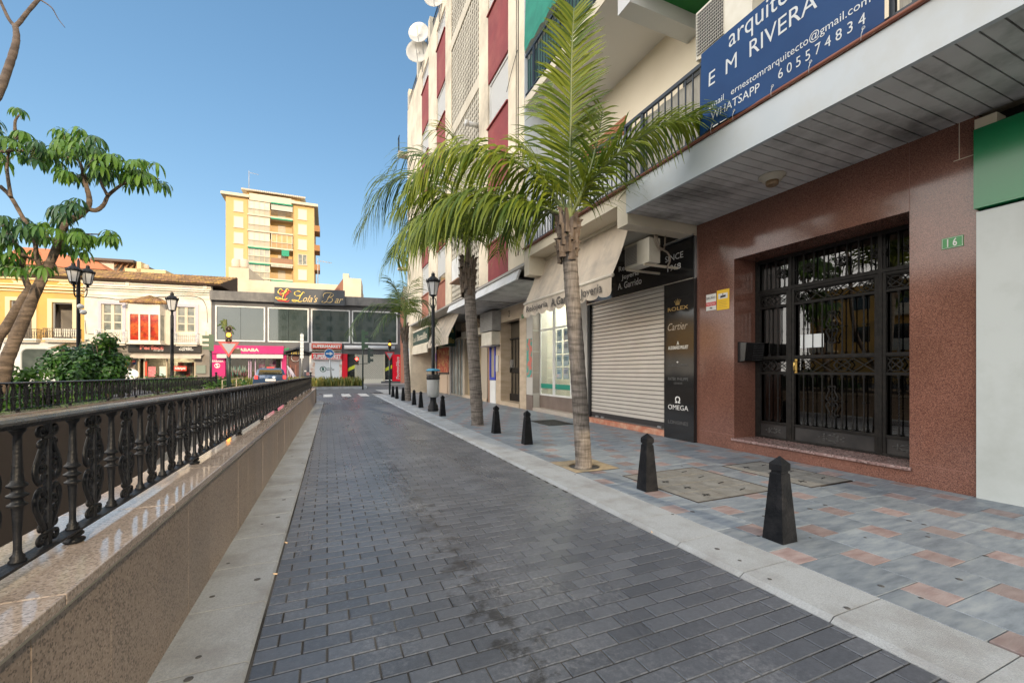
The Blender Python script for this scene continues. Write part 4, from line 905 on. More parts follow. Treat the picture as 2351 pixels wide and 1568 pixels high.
# cream awning
aw = thing('shop_awning', 'cream canvas awning with scalloped lettered valance behind the tallest palm', 'awning', (4.6, 7.6, 2.8))
cnv = M('canvas_cream', (.60, .52, .42), .85, c2=(.54, .46, .37), scale=2, stretch=(1, 3, .5), stain=(.34, .30, .26), sscale=2)
y0, y1 = 5.92, 9.38; xt, ztp, xb_, zb_ = 4.80, 3.92, 4.40, 2.86; m_ = MB(); n = 40; vs = []
for k in range(n + 1):
    y = y0 + (y1 - y0) * k / n
    for i in range(7):
        f = i / 6; s = .025 * sin(f * pi) + .006 * sin(k * .9) * sin(f * pi); vs.append((xt + (xb_ - xt) * f + s, y + (0 if f == 0 else 0), ztp + (zb_ - ztp) * f - s))
m_.add(vs, [(k * 7 + i, k * 7 + i + 1, k * 7 + 8 + i, k * 7 + 7 + i) for k in range(n) for i in range(6)], True); m_.build('canvas', cnv, aw)
m_ = MB(); m_.tube([(xb_, y0 - .02, zb_), (xb_, y1 + .02, zb_)], .034, 12); m_.build('front_bar', M('bar_cream', (.66, .6, .5), .4), aw)
m_ = MB(); m_.tube([(xt, y0 + .0, ztp + .0), (xt, y1, ztp + .0)], .05, 10); m_.build('roller_tube', cream_p, aw)
m_ = MB(); vs = []; n = 110
for k in range(n + 1):
    y = y0 + (y1 - y0) * k / n; sc = abs(sin((y - y0) / (y1 - y0) * pi * 9)) ** .6; xx = xb_ - .015 + .010 * sin(k * .55) + .01 * sin(k * .21)
    vs += [(xb_ - .01, y, zb_ - .03), (xx, y, zb_ - .17), (xx + .012 * sin(k * .5), y, zb_ - .27 - .075 * sc)]
m_.add(vs, [(k * 3 + i, k * 3 + 3 + i, k * 3 + 4 + i, k * 3 + 1 + i) for k in range(n) for i in range(2)], True); m_.build('valance', cnv, aw)
FV = Fr((xb_ - .035, 0, 0), (0, -1, 0), (-1, 0, 0))
vt = M('valance_ink', (.09, .08, .07), .7)
text('Relojería', FV, -9.22, 2.60, -8.15, 2.77, 0, vt, aw, bold=.012); text('A.Garrido', FV, -8.0, 2.60, -6.95, 2.775, 0, vt, aw, bold=.03); text('Joyería', FV, -6.85, 2.56, -6.16, 2.77, 0, vt, aw, bold=.012)
# small air conditioner under the beam
ac('air_conditioner', 'small cream air conditioner hanging under the canopy beam over the black sign', 5.0, 5.27, 5.73, 6.38, 3.10, 3.53)
cb = MB()
for k in range(3):
    o = .02 * k; cb.tube(catmull([(5.1 + o, 5.71, 3.6), (5.12, 5.66 - o, 3.42), (5.18, 5.64, 3.30 + o), (5.27, 5.64, 3.34), (5.31, 5.66, 3.55)], 6), .012, 6)
cb.tube(catmull([(5.25, 5.64, 3.30), (5.35, 5.64, 3.26), (5.42, 5.66, 3.16), (5.40, 5.72, 3.02)], 6), .016, 6)
single(cb, 'cable_bundle', M('old_cable', (.22, .18, .14), .6), 'looped bundle of pipes and cables beside the small air conditioner', 'cables')
pc = MB(); pc.bar((5.70, 5.42, 3.56), (5.70, 6.1, 3.55), .03); single(pc, 'metal_tube', steel, 'straight grey metal tube slanting across the top of the black sign', 'tube')
# ================================================================ beige apartment building further up the street
XU = 4.34; FU = Fr((XU, 0, 0), (0, -1, 0), (-1, 0, 0))
bb = thing('apartment_building', 'beige block with maroon panels, concrete lattice stair screens and satellite dishes', 'building', (XG, 17, 0))
rough = M('roughcast', (.84, .74, .58), .9, c2=(.78, .68, .52), scale=1.2, bump=.6, bscale=55, stain=(.42, .37, .29), sscale=.5)
YL, YR, ZR = 25.5, 9.28, 16.5
w = MB(); w.box(XU + .14, XU + 12, YR, YL, 3.85, ZR); w.build('upper_wall', rough, bb)
w = MB(); w.box(XG + .6, XU + 12, 12.3, 24.6, 0, 3.85); w.box(XG + 1.8, XU + 12, 8.76, 12.29, 0, 3.85); w.box(XG + .3, XG + 1.8, 8.76, 12.29, 3.42, 3.77); w.build('ground_floor_core', MATS['dark_render'], bb)
w = MB(); w.box(XU, XG + .6, YR, YL, 3.78, 3.845); w.build('overhang_soffit', M('soffit_pale', (.38, .36, .33), .8), bb)
cols = [(9.28, 10.27, 'p'), (10.27, 11.8, 'w'), (11.8, 12.63, 'p'), (12.63, 15.86, 'l'), (15.86, 16.73, 'p'), (16.73, 18.2, 'w'), (18.2, 19.8, 'p'), (19.8, 21.35, 'w'), (21.35, 25.5, 'p')]
w = MB()
for y0, y1, k in cols:
    if k == 'p': w.box(XU, XU + .14, y0, y1, 3.85, ZR)
w.box(XU, XU + .14, 10.27, 11.8, 15.9, ZR); w.box(XU, XU + .14, 16.73, 18.2, 15.9, ZR); w.box(XU, XU + .14, 19.8, 21.35, 15.9, ZR)
w.build('pilasters', rough, bb)
red = M('maroon_panel', (.29, .05, .05), .75, c2=(.22, .04, .042), scale=1.5, bump=.15, bscale=60, stain=(.34, .10, .08), sscale=.7)
brick_red = M('brick_red_panel', (.42, .17, .11), .8, c2=(.34, .13, .09), scale=2)
slat = M('shutter_slats', (.60, .60, .58), .6)
for y0, y1, k in cols:
    if k != 'w': continue
    for i, (z0, z1) in enumerate(((3.85, 4.91), (6.34, 8.33), (9.65, 11.65), (13.0, 15.0))):
        m_ = MB(); m_.box(XU + .0, XU + .14, y0 + .01, y1 - .01, z0, z1); m_.box(XU - .05, XU - .001, y0 - .0, y1 + .0, z1 - .04, z1); m_.build('maroon_panel', red if not (i == 0 and y0 > 12) else brick_red, bb)
    for z0, z1 in ((4.91, 6.34), (8.33, 9.65), (11.65, 13.0), (15.0, 15.9)):
        f = MB(); X = XU + .05
        for q_ in ((y0, y0 + .06, z0, z1), (y1 - .06, y1, z0, z1), (y0 + .06, y1 - .06, z1 - .07, z1)): f.box(X, X + .09, *q_)
        wn_ = f.build('window', white_p, bb); s_ = MB(); z = z0 + .005; zz = z0 + (.35 if (z0 < 5 and 16 < y0 < 19) else 0)
        z = zz
        while z < z1 - .07: s_.box(X + .03, X + .05, y0 + .06, y1 - .06, z, z + .042); z += .05
        s_.build('roller_shutter', slat, wn_)
        if zz > z0: g_ = MB(); g_.box(X + .045, X + .05, y0 + .06, y1 - .06, z0, zz); g_.build('pane', dark_glass, wn_)
# lattice of concrete blocks with floor bands
la = MB(); cs = .2; y0, y1 = 12.63, 15.86; ny = 16; cw = (y1 - y0) / ny; X0, X1 = XU + .03, XU + .11
nz = int((ZR - 3.9) / cs)
for i in range(ny):
    for k in range(nz):
        yc, zc_ = y0 + (i + .5) * cw, 3.9 + (k + .5) * cs; h = cw / 2; oct_ = []
        for q_ in range(8):
            a = 2 * pi * q_ / 8; r_ = (.088 if q_ % 2 == 0 else .064); oct_.append((yc + r_ * cos(a + (pi / 4) * (0)), zc_ + r_ * sin(a)))
        sq_ = [(yc + h, zc_), (yc + h, zc_ + cs / 2), (yc, zc_ + cs / 2), (yc - h, zc_ + cs / 2), (yc - h, zc_), (yc - h, zc_ - cs / 2), (yc, zc_ - cs / 2), (yc + h, zc_ - cs / 2)]
        la.add([(X0, *p_) for p_ in sq_] + [(X0, *p_) for p_ in oct_] + [(X1, *p_) for p_ in oct_], [(q_, (q_ + 1) % 8, 8 + (q_ + 1) % 8, 8 + q_) for q_ in range(8)] + [(8 + q_, 8 + (q_ + 1) % 8, 16 + (q_ + 1) % 8, 16 + q_) for q_ in range(8)])
        la.add([(X0 + .01, yc - .012, zc_ - .08), (X0 + .01, yc + .012, zc_ - .08), (X0 + .01, yc + .012, zc_ + .08), (X0 + .01, yc - .012, zc_ + .08)], [(0, 1, 2, 3)])
la.build('lattice_screen', M('lattice_concrete', (.56, .52, .43), .9, c2=(.48, .44, .36), scale=2, stain=(.36, .33, .27), sscale=.8), bb)
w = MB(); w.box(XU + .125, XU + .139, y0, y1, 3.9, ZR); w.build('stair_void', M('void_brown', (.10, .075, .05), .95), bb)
for z in (6.95, 10.28, 13.62): w = MB(); w.box(XU + .0, XU + .12, y0, y1, z - .19, z + .19); w.build('floor_band', cream_p, bb)
m_ = MB(); m_.tube([(XU - .38, 12.75, 8.95), (XU + .02, 12.75, 8.95)], .075, 12); m_.tube([(XU - .40, 12.75, 8.95), (XU - .32, 12.75, 8.95)], .09, 12); m_.build('vent_pipe', white_p, bb)
m_ = MB(); m_.tube([(XU - .01, 9.62, 4.1), (XU - .012, 9.60, 16.4)], .012, 5); m_.tube([(XU - .01, 9.75, 4.1), (XU - .012, 9.70, 16.4)], .008, 5); m_.tube(catmull([(XU - .01, 9.66, 9.2), (XU - .04, 10.0, 8.8), (XU - .05, 10.26, 8.5)], 5), .008, 5); m_.build('facade_cable', black_m, bb)
# roof parapet posts and railing
for i in range(6):
    y = 11.2 + i * 2.75; m_ = MB(); m_.box(XU - .02, XU + .28, y, y + .35, ZR, 17.5); m_.build('parapet_post', cream_p, bb)
m_ = MB(); y = 9.4
for z in (16.7, 17.25): m_.box(XU + .1, XU + .13, 9.3, YL, z, z + .03)
while y < YL: m_.box(XU + .105, XU + .125, y, y + .018, ZR, 17.25); y += .16
m_.build('roof_railing', MATS['railing_navy'], bb)
m_ = MB(); m_.box(XU - .5, XU + 1, YL + .002, YL + .5, 13.9, 14.1); m_.box(XU - .5, XU + .4, YL + .002, YL + .5, 7.2, 7.35); m_.build('side_balcony', cream_p, bb)
m_ = MB()
for z0 in (14.1, 7.35):
    for k in range(8): m_.box(XU - .48, XU - .46, YL + .02 + k * .06, YL + .035 + k * .06, z0, z0 + .9)
    m_.box(XU - .49, XU - .45, YL + .01, YL + .5, z0 + .88, z0 + .92)
m_.build('side_balcony_railing', MATS['railing_navy'], bb)
for i, (k, x, y, r_, lb) in enumerate((('R', 120, 345, .58, 'white satellite dish lowest on the beige roof edge'), ('R', 126, 225, .50, 'white satellite dish just above the lowest one on the roof edge'), ('R', 228, -8, .45, 'small satellite dish highest up, beside a parapet post on the roof edge'))):
    c = atx(k, x, y, XU - .25); t_ = thing('satellite_dish', lb, 'satellite dish', c, 'satellite dishes on the beige roof')
    rot = V((-.42, -.9, .02)).normalized().to_track_quat('Z', 'Y').to_matrix().to_4x4(); Mt = rot
    m_ = MB(); m_.lathe([(.0001, -.02), (r_ * .5, .0), (r_ * .8, .05), (r_, .11)], 24, c, Mt, True, False); o = m_.build('dish', M('dish_white', (.78, .74, .66), .5), t_)
    sol = o.modifiers.new('solidify', 'SOLIDIFY'); sol.thickness = .012
    m_ = MB(); m_.bar(c + Mt @ V((0, -r_ * .9, .1)), c + Mt @ V((0, 0, r_ * .9)), .02); m_.build('feed_arm', steel, t_)
    m_ = MB(); m_.tube([c, c + V((.15, 0, -.15)), c + V((.2, 0, -.9))], .02, 6); m_.build('mast', steel, t_)
# canopies over the shops
cw_ = M('canopy_white', (.66, .67, .68), .6, c2=(.58, .59, .60), scale=3, stretch=(1, 5, .5), stain=(.5, .49, .46), sscale=1.5)
for (y0, y1, lb) in ((9.66, 12.95, 'white canopy with slatted underside just beyond the cream awning'), (13.1, 16.3, 'white canopy box beyond the second palm trunk')):
    t_ = thing('shop_canopy', lb, 'canopy', (XU, (y0 + y1) / 2, 3.5), 'white shop canopies')
    m_ = MB(); m_.add([(XU - .06, y0, 3.50), (XU - .06, y1, 3.50), (XU + .10, y1, 3.92), (XU + .10, y0, 3.92), (XU, y0, 3.50), (XU, y1, 3.50), (XU + .16, y1, 3.92), (XU + .16, y0, 3.92)], [(0, 1, 2, 3), (4, 7, 6, 5), (0, 4, 5, 1), (2, 6, 7, 3), (0, 3, 7, 4), (1, 5, 6, 2)]); m_.build('fascia', cw_, t_)
    m_ = MB(); x = XU + .02
    while x < XG: m_.box(x, min(x + .085, XG), y0, y1, 3.5, 3.52); x += .095
    m_.build('slats', MATS['soffit_metal'], t_); m_ = MB(); m_.box(XU + .02, XG, y0, y1, 3.525, 3.56); m_.build('top', black_m, t_)
# ---- ground floor fronts: rc() reads a rectangle on the shop wall
def rc(k, x0, y0, x1, y1, d=0):
    xm, ym = (x0 + x1) / 2, (y0 + y1) / 2
    return FR.hit(k, x0, ym, d)[0], FR.hit(k, x1, ym, d)[0], FR.hit(k, xm, y1, d)[1], FR.hit(k, xm, y0, d)[1]
# estate agent
ea = thing('estate_agency', 'bright estate agent shopfront with tiled piers and property sheets in the window', 'shopfront', (XG, 10.4, 0))
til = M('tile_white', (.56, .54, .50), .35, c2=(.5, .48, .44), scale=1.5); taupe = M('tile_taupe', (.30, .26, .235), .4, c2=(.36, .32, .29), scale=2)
for q_ in ((-12.24, -11.8), (-9.16, -8.80)): m_ = MB(); m_.fb(FR, *q_, 0, 3.45, -.5, .0); m_.build('pier', til, ea)
m_ = MB()
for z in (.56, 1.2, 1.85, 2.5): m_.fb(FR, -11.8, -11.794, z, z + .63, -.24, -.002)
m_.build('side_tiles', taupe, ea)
m_ = MB(); m_.fb(FR, -12.24, -11.79, .0, .5, -.02, .006); m_.fb(FR, -11.79, -9.16, .12, .50, -.30, -.24); m_.build('brown_base', M('base_brown', (.16, .12, .10), .5, c2=(.2, .155, .13), scale=3), ea)
m_ = MB(); m_.fb(FR, -11.8, -9.16, 0, .12, -.6, -.0); m_.build('step', M('step_cream', (.50, .44, .38), .4, c2=(.42, .37, .32), scale=3), ea)
m_ = MB(); G1 = -.27
for a in (-11.80, -10.98, -10.9, -10.0, -9.2): m_.fb(FR, a, a + .055, .5, 3.3, G1 - .02, G1 + .02)
m_.fb(FR, -11.8, -9.16, 2.46, 2.51, G1 - .018, G1 + .018); m_.fb(FR, -11.8, -9.16, .501, .55, G1 - .018, G1 + .018); m_.fb(FR, -11.8, -9.16, 3.25, 3.45, G1 - .018, G1 + .018); m_.build('window_frame', white_p, ea)
m_ = MB(); m_.fb(FR, -11.79, -9.17, .5, 3.3, G1 - .004, G1); m_.build('window_glass', glass('shop_glass', (.82, .86, .86), .9), ea)
m_ = MB(); m_.fb(FR, -11.79, -9.17, .72, .86, G1 + .002, G1 + .003); m_.build('green_film', M('film_green', (.01, .25, .18), .4), ea)
rm = MB(); rm.fb(FR, -11.9, -9.0, .12, 3.4, -1.6, -1.55); rm.fb(FR, -11.95, -11.9, .12, 3.4, -1.55, -.5); rm.fb(FR, -9.05, -9.0, .12, 3.4, -1.55, -.5); rm.fb(FR, -11.9, -9.05, 3.36, 3.4, -1.55, -.5); rm.fb(FR, -11.9, -9.05, .10, .14, -1.55, -.5)
rm.build('shop_room', M('room_cream', (.78, .76, .68), .8, c2=(.55, .52, .44), scale=.9), ea)
for a in (-11.4, -10.6, -9.7):
    m_ = MB(); m_.fb(FR, a - .2, a + .2, 3.33, 3.35, -1.35, -.75); m_.build('ceiling_light', emi('shop_lamp', (1, .93, .80), 8), ea)
for i, a in enumerate((-10.80, -10.42, -10.03, -9.66)):
    for k in range(4):
        m_ = MB(); m_.fb(FR, a, a + .27, 1.02 + k * .36, 1.34 + k * .36, G1 - .03, G1 - .02); sh = m_.build('property_sheet', M('sheet_blue', (.30, .42, .52), .5), ea)
        m_ = MB(); m_.fb(FR, a + .02, a + .25, 1.04 + k * .36, 1.32 + k * .36, G1 - .02, G1 - .018); m_.build('print', M('sheet_white', (.78, .82, .85), .5), sh)
        m_ = MB(); m_.fb(FR, a + .04, a + .23, 1.16 + k * .36, 1.28 + k * .36, G1 - .018, G1 - .016); m_.build('picture', M('sheet_photo', (.10, .30, .55), .5, c2=(.5, .55, .45), scale=14), sh)
a0, a1, b0, b1 = rc('E', 140, 925, 186, 1245)
m_ = MB(); m_.fb(FR, -12.2, -11.84, 1.05, 2.25, .0, .012); m_.build('poster', M('poster_teal', (.06, .34, .28), .4, c2=(.6, .16, .13), scale=3.3, lo=.48, hi=.56), ea)
# travertine doorway number 2
dw = thing('doorway', 'travertine framed doorway numbered 2 with a dark barred door', 'doorway', (XG, 13.5, 0))
tv = M('travertine', (.46, .36, .25), .4, c2=(.58, .47, .35), scale=2.2, stretch=(1, 1, 3), bump=.05)
aL2, aR2 = FR.hit('C', 881, 800)[0], -12.26; o0 = FR.hit('C', 924, 900)[0]; o1 = FR.hit('C', 1098, 900)[0]; zt2 = FR.hit('C', 1000, 497)[1]; zw = FR.hit('C', 1000, 372)[1]
m_ = MB(); m_.fb(FR, aL2, o0, 0, zw, -.25, 0); m_.fb(FR, o1, aR2, 0, zw, -.25, 0); m_.fb(FR, o0, o1, zt2, zw, -.25, 0); m_.fb(FR, o0 - .02, o0, .0, zt2, -.6, -.25); m_.fb(FR, o1, o1 + .1, 0, zt2, -.6, -.25); m_.fb(FR, o0, o1, 0, .16, -.6, .03); m_.build('stone_surround', tv, dw)
m_ = MB(); m_.fb(FR, aL2, aR2, zw, 3.5, -.2, -.02); m_.build('lintel_render', white_p, dw)
d_ = -.38; q0 = FR.hit('C', 998, 900, d_)[0]; m_ = MB(); m_.fb(FR, o0, o1, .16, zt2, d_ - .06, d_ - .04); m_.build('side_panel', tv, dw)
zr2 = FR.hit('C', 1050, 668, d_)[1]; m_ = MB()
for q_ in ((q0, q0 + .05, .16, zt2), (o1 - .05, o1, .16, zt2), (q0 + .05, o1 - .05, zr2, zr2 + .05), (q0 + .05, o1 - .05, .17, .42), (q0 + .05, o1 - .05, 1.18, 1.36)): m_.fb(FR, *q_, d_ - .03, d_ + .02)
dl = m_.build('door', gate_iron, dw)
m_ = MB(); m_.fb(FR, q0 + .05, o1 - .05, .42, zt2, d_ - .035, d_ - .03); m_.build('glass_pane', M('bronze_glass', (.09, .075, .055), .12), dl)
for k in range(1, 6):
    a = q0 + .05 + (o1 - q0 - .1) * k / 6; m_ = MB(); m_.fb(FR, a - .009, a + .009, .42, zr2, d_ - .01, d_ + .012)
    for z in (.6, .95, 1.5, 1.9): m_.fb(FR, a - .02, a + .02, z, z + .05, d_ - .012, d_ + .016)
    m_.build('bar', gate_iron, dl)
m_ = MB(); m_.ell(FR.pt(o1 - .09, 1.27, d_ + .05), .025, .025, .025); m_.build('knob', MATS['brass'], dl)
a, z = FR.hit('C', 1002, 435); text('2', FR, a - .07, z - .10, a + .09, z + .12, .001, black_m, dw, 'numeral')
a, z = FR.hit('C', 1128, 455); m_ = MB(); m_.fb(FR, a - .09, a + .09, z - .07, z + .06, 0, .01); m_.build('number_plate', MATS['plate_green'], dw); text('11', FR, a - .05, z - .05, a + .05, z + .04, .01, white_p, dw)
a, z = FR.hit('C', 898, 890); m_ = MB(); m_.fb(FR, a - .12, a + .12, z - .3, z + .3, 0, .04); m_.build('notice_case', til, dw)
a, z = FR.hit('C', 975, 855, -.3); m_ = MB(); m_.fb(FR, o0 + .02, o0 + .22, 1.25, 1.65, -.42, -.36); m_.build('intercom', steel, dw)
# small blue framed window and the fronts beyond it
bf = thing('blue_framed_window', 'tall window with a royal blue frame next to the numbered doorway', 'window', (XG, 15.6, 1))
a0, a1, b0, b1 = rc('C', 828, 685, 880, 1040)
bl = M('frame_blue', (.03, .06, .42), .4); m_ = MB(); e = .1
for q_ in ((a0, a0 + e, b0, b1), (a1 - e, a1, b0, b1), (a0 + e, a1 - e, b0, b0 + e), (a0 + e, a1 - e, b1 - e, b1)): m_.fb(FR, *q_, -.05, .03)
m_.build('frame', bl, bf); m_ = MB(); m_.fb(FR, a0 + e, a1 - e, b0 + e, b1 - e, -.02, -.01); m_.build('pane', M('pane_warm', (.32, .28, .22), .1, c2=(.42, .37, .3), scale=2), bf)
wl3 = MB(); aB = FR.hit('C', 808, 900)[0]; wl3.fb(FR, aB, a0, 0, 3.5, -.2, -.0); wl3.build('brick_pier', M('thin_brick', (.24, .13, .08), .8, c2=(.34, .2, .13), scale=9, stretch=(1, 1, 8)), bf)
m_ = MB(); m_.fb(FR, a0, a1, 0, b0 - .01, -.2, .01); m_.fb(FR, a0, a1, b1 + .01, 3.5, -.2, 0); m_.build('lower_panel', white_p, bf)
# air conditioner stack
t_ = thing('air_conditioner', 'grey caged air conditioner pair high on the wall beside the second palm trunk', 'air conditioner', FR.pt(-16.2, 2.4, 0))
a0, a1, b0, b1 = rc('C', 735, 340, 845, 525, .35)
m_ = MB(); m_.fb(FR, a0, a1, 2.72, 3.42, .0, .35); m_.build('upper_casing', M('ac_grey', (.38, .37, .35), .6, c2=(.3, .29, .28), scale=5), t_)
m_ = MB()
for k in range(12): m_.fb(FR, a0, a1, 2.74 + k * .055, 2.75 + k * .055, .352, .362)
m_.build('cage', steel, t_); m_ = MB(); m_.fb(FR, a0 + .1, a1 - .1, 2.2, 2.68, .0, .33); m_.build('lower_casing', MATS['ac_white'], t_)
m_ = MB(); m_.fb(FR, a0 + .05, a1 - .05, 2.15, 2.19, .0, .36); m_.build('bracket', steel, t_)
# closed shop with glazed doors, sand coloured columns
sp_ = thing('corner_shop', 'shopfront with tall metal framed glass doors and a rolled shutter box behind the second palm', 'shopfront', (XG, 18.5, 0))
aa = [FR.hit('C', x, 900)[0] for x in (455, 485, 520, 545, 575, 592, 650, 745, 800)]
m_ = MB(); m_.fb(FR, aa[0], aa[0] + .3, 0, 3.4, -.2, 0); m_.build('slate_pier', M('slate_pier', (.14, .13, .125), .5, c2=(.22, .21, .2), scale=6, stretch=(1, 1, 6)), sp_)
for q_ in ((aa[7], aa[8]), (aa[4], aa[5])): m_ = MB(); m_.fb(FR, *q_, 0, 3.3, -.2, .0); m_.build('column', M('column_sand', (.42, .36, .28), .6), sp_)
m_ = MB()
for a in (aa[1], aa[2], aa[3], aa[4] - .06): m_.fb(FR, a, a + .06, .1, 2.75, -.1, -.02)
m_.fb(FR, aa[0] + .3, aa[4], 2.75, 2.85, -.1, -.02); m_.fb(FR, aa[0] + .3, aa[4], .0, .1, -.15, -.0); m_.build('door_frame', M('anod', (.42, .38, .32), .35, .6), sp_)
m_ = MB(); m_.fb(FR, aa[0] + .3, aa[4], .1, 2.75, -.08, -.07); m_.build('glass_pane', M('pane_grey', (.13, .15, .15), .05, c2=(.25, .28, .28), scale=1.6, spec=.8), sp_)
m_ = MB(); m_.fb(FR, aa[5], aa[7], .15, 2.7, -.2, -.15); m_.build('curtain', M('curtain_sand', (.36, .28, .17), .8, c2=(.24, .18, .1), scale=7, stretch=(1, 3, .4)), sp_)
m_ = MB(); m_.fb(FR, aa[5], aa[8], 2.72, 3.0, -.2, .15); m_.build('shutter_box', cream_p, sp_); m_ = MB(); m_.fb(FR, aa[5] - .1, aa[7], 3.02, 3.4, -.2, .12); m_.build('carved_frieze', M('frieze', (.12, .08, .05), .7, c2=(.4, .3, .2), scale=12, stretch=(1, 1, 1)), sp_)
m_ = MB(); m_.fb(FR, aa[5], aa[8], 0, .15, -.25, .02); m_.build('step', tv, sp_)
# bar with green signs
br_ = thing('sandwich_bar', 'sandwich bar front with red food poster under dark green signs and cream awning', 'shopfront', (XG, 21.8, 0))
a0, a1, b0, b1 = rc('C', 345, 752, 430, 970)
m_ = MB(); m_.fb(FR, -24.6, aa[0], 0, 3.4, -.4, -.02); m_.build('wall', M('bar_wall', (.44, .34, .26), .6, c2=(.38, .3, .23), scale=2), br_)
m_ = MB(); m_.fb(FR, a0, a1 + .3, b0, b1, -.02, .02); m_.build('food_poster', M('food_poster', (.42, .04, .03), .35, c2=(.62, .42, .16), scale=6, lo=.5, hi=.62), br_)
m_ = MB(); m_.fb(FR, a0 - .12, a0 - .02, 0, 2.8, -.02, .05); m_.fb(FR, a0 - .02, a1 + .4, b0 - .08, b0 - .01, -.02, .04); m_.build('dark_frame', black_m, br_)
m_ = MB(); m_.fb(FR, a0 + .05, a1 + .1, .05, b0 - .15, -.02, .02); m_.build('lower_panel', M('panel_peach', (.5, .38, .28), .6), br_)
m_ = MB(); m_.bar(FR.pt(a0 + .25, .55, .03), FR.pt(a0 + .75, 1.15, .03), .03, .01); m_.bar(FR.pt(a0 + .3, 1.0, .03), FR.pt(a0 + .8, 1.1, .03), .02, .01); m_.build('graffiti_stroke', black_m, br_)
dg = M('deep_green', (.012, .05, .038), .4)
FSg = Fr((0, 20.55, 0), (1, 0, 0), (0, -1, 0))
m_ = MB(); m_.box(4.75, 5.79, 20.4, 20.55, 2.45, 3.45); m_.build('cross_sign', dg, br_)
FC = Fr((0, 20.4, 0), (1, 0, 0), (0, -1, 0)); gy = M('sign_ochre', (.50, .40, .10), .5)
text('La Casa', FC, 4.85, 3.12, 5.7, 3.38, .002, gy, br_, bold=.01); text('del', FC, 5.0, 2.92, 5.3, 3.06, .002, gy, br_); text('Bocadillo', FC, 4.85, 2.6, 5.74, 2.88, .002, gy, br_, bold=.015)
m_ = MB(); m_.box(4.50, 4.56, 20.62, 25.2, 2.66, 3.36); m_.build('street_sign', dg, br_)
FS2 = Fr((4.50, 0, 0), (0, -1, 0), (-1, 0, 0)); text('Bocadillo', FS2, -23.3, 2.85, -20.9, 3.2, .002, cream_p, br_, bold=.02); text('La Casa del', FS2, -25.0, 2.85, -23.6, 3.15, .002, cream_p, br_)
m_ = MB(); m_.box(4.48, XG, 20.62, 25.3, 3.37, 3.46); m_.box(4.50, 4.8, 20.62, 25.3, 2.55, 2.65); m_.box(4.44, 4.50, 20.62, 25.3, 2.15, 2.55); m_.build('awning_box', cream_p, br_)
m_ = MB(); m_.add([(4.95, 16.6, 3.74), (4.95, 20.3, 3.74), (4.42, 20.3, 2.62), (4.42, 16.6, 2.62), (4.41, 20.3, 2.32), (4.41, 16.6, 2.32)], [(0, 1, 2, 3), (3, 2, 4, 5)]); aw2 = m_.build('cream_awning', cnv, br_); sd_ = aw2.modifiers.new('s', 'SOLIDIFY'); sd_.thickness = .01
m_ = MB(); m_.box(XU, XG, 24.6, 24.9, 0, 3.8); m_.build('end_wall', rough, br_)
# planter box on the pavement
t_ = thing('planter', 'dark trough planter on a brown stone plinth near the street corner', 'planter', gnd('O', 330, 1100))
c = gnd('O', 330, 1105); m_ = MB(); m_.box(c.x - .7, c.x + .9, c.y, c.y + .5, 0, .95); m_.build('plinth', M('plinth', (.3, .22, .17), .6, c2=(.36, .27, .21), scale=3), t_)
m_ = MB(); m_.box(c.x - .72, c.x + .92, c.y - .02, c.y + .52, .95, 1.28); m_.build('trough', black_m, t_)
t_ = thing('air_conditioner', 'white air conditioner on the beige wall above the lamp post', 'air conditioner', (4.1, 15.0, 4.55))
c = atx('P', 1170, 1300, XU - .3)
m_ = MB(); m_.box(XU - .36, XU - .05, c.y - .35, c.y + .45, c.z - .33, c.z + .4); m_.build('casing', white_p, t_, .01); m_ = MB(); m_.box(XU - .42, XU, c.y - .5, c.y + .5, c.z - .39, c.z - .35); m_.build('shelf', M('rust_shelf', (.3, .17, .1), .8), t_)
t_.location = (XU - .2, c.y, c.z - .38)
for ch in t_.children: ch.location = V((4.1, 15.0, 4.55)) - t_.location
# ================================================================ far side of the crossing, facade line FF
def fr_rc(fr, k, x0, y0, x1, y1, d=0):
    xm, ym = (x0 + x1) / 2, (y0 + y1) / 2
    return fr.hit(k, x0, ym, d)[0], fr.hit(k, x1, ym, d)[0], fr.hit(k, xm, y1, d)[1], fr.hit(k, xm, y0, d)[1]
def hw(k, x, y, d=0): return FF.hit(k, x, y, d)
GZ = .13
# ---- bar building with long glass front
lo = thing('bar_building', 'grey two storey bar building with a long band of large windows', 'building', FF.pt(-7, 0))
aL, aR = hw('D', 486, 800)[0], hw('D', 919, 800)[0]
ztop = hw('B', 1500, 335)[1]
gr = M('grey_render', (.20, .19, .18), .8, c2=(.15, .145, .14), scale=1.5, stretch=(3, 3, .6), stain=(.09, .09, .09), sscale=.8, bump=.1)
zw0, zw1 = hw('B', 440, 825)[1], hw('B', 440, 437)[1]
fas0 = hw('B', 440, 385)[1]
m_ = MB(); m_.fb(FF, aL, aR, fas0, ztop, -8, .45); m_.build('roof_fascia', gr, lo)
m_ = MB(); wins = [(140, 690), (718, 1170), (1195, 1625), (1645, 2148)]
A = [(hw('B', p, 630)[0], hw('B', q, 660)[0]) for p, q in wins]
m_.fb(FF, aL, A[0][0], GZ, fas0, -.4, .0); m_.fb(FF, aL, aR, zw1, fas0, -.4, .0)
for i in range(3): m_.fb(FF, A[i][1], A[i + 1][0], zw0, zw1, -.4, .02)
m_.fb(FF, A[3][1], aR, GZ, zw1, -.4, 0); m_.fb(FF, A[0][0], A[3][1], zw0 - .65, zw0, -.4, 0); m_.build('upper_wall', M('charcoal_wall', (.10, .10, .105), .7, c2=(.13, .13, .135), scale=1), lo)
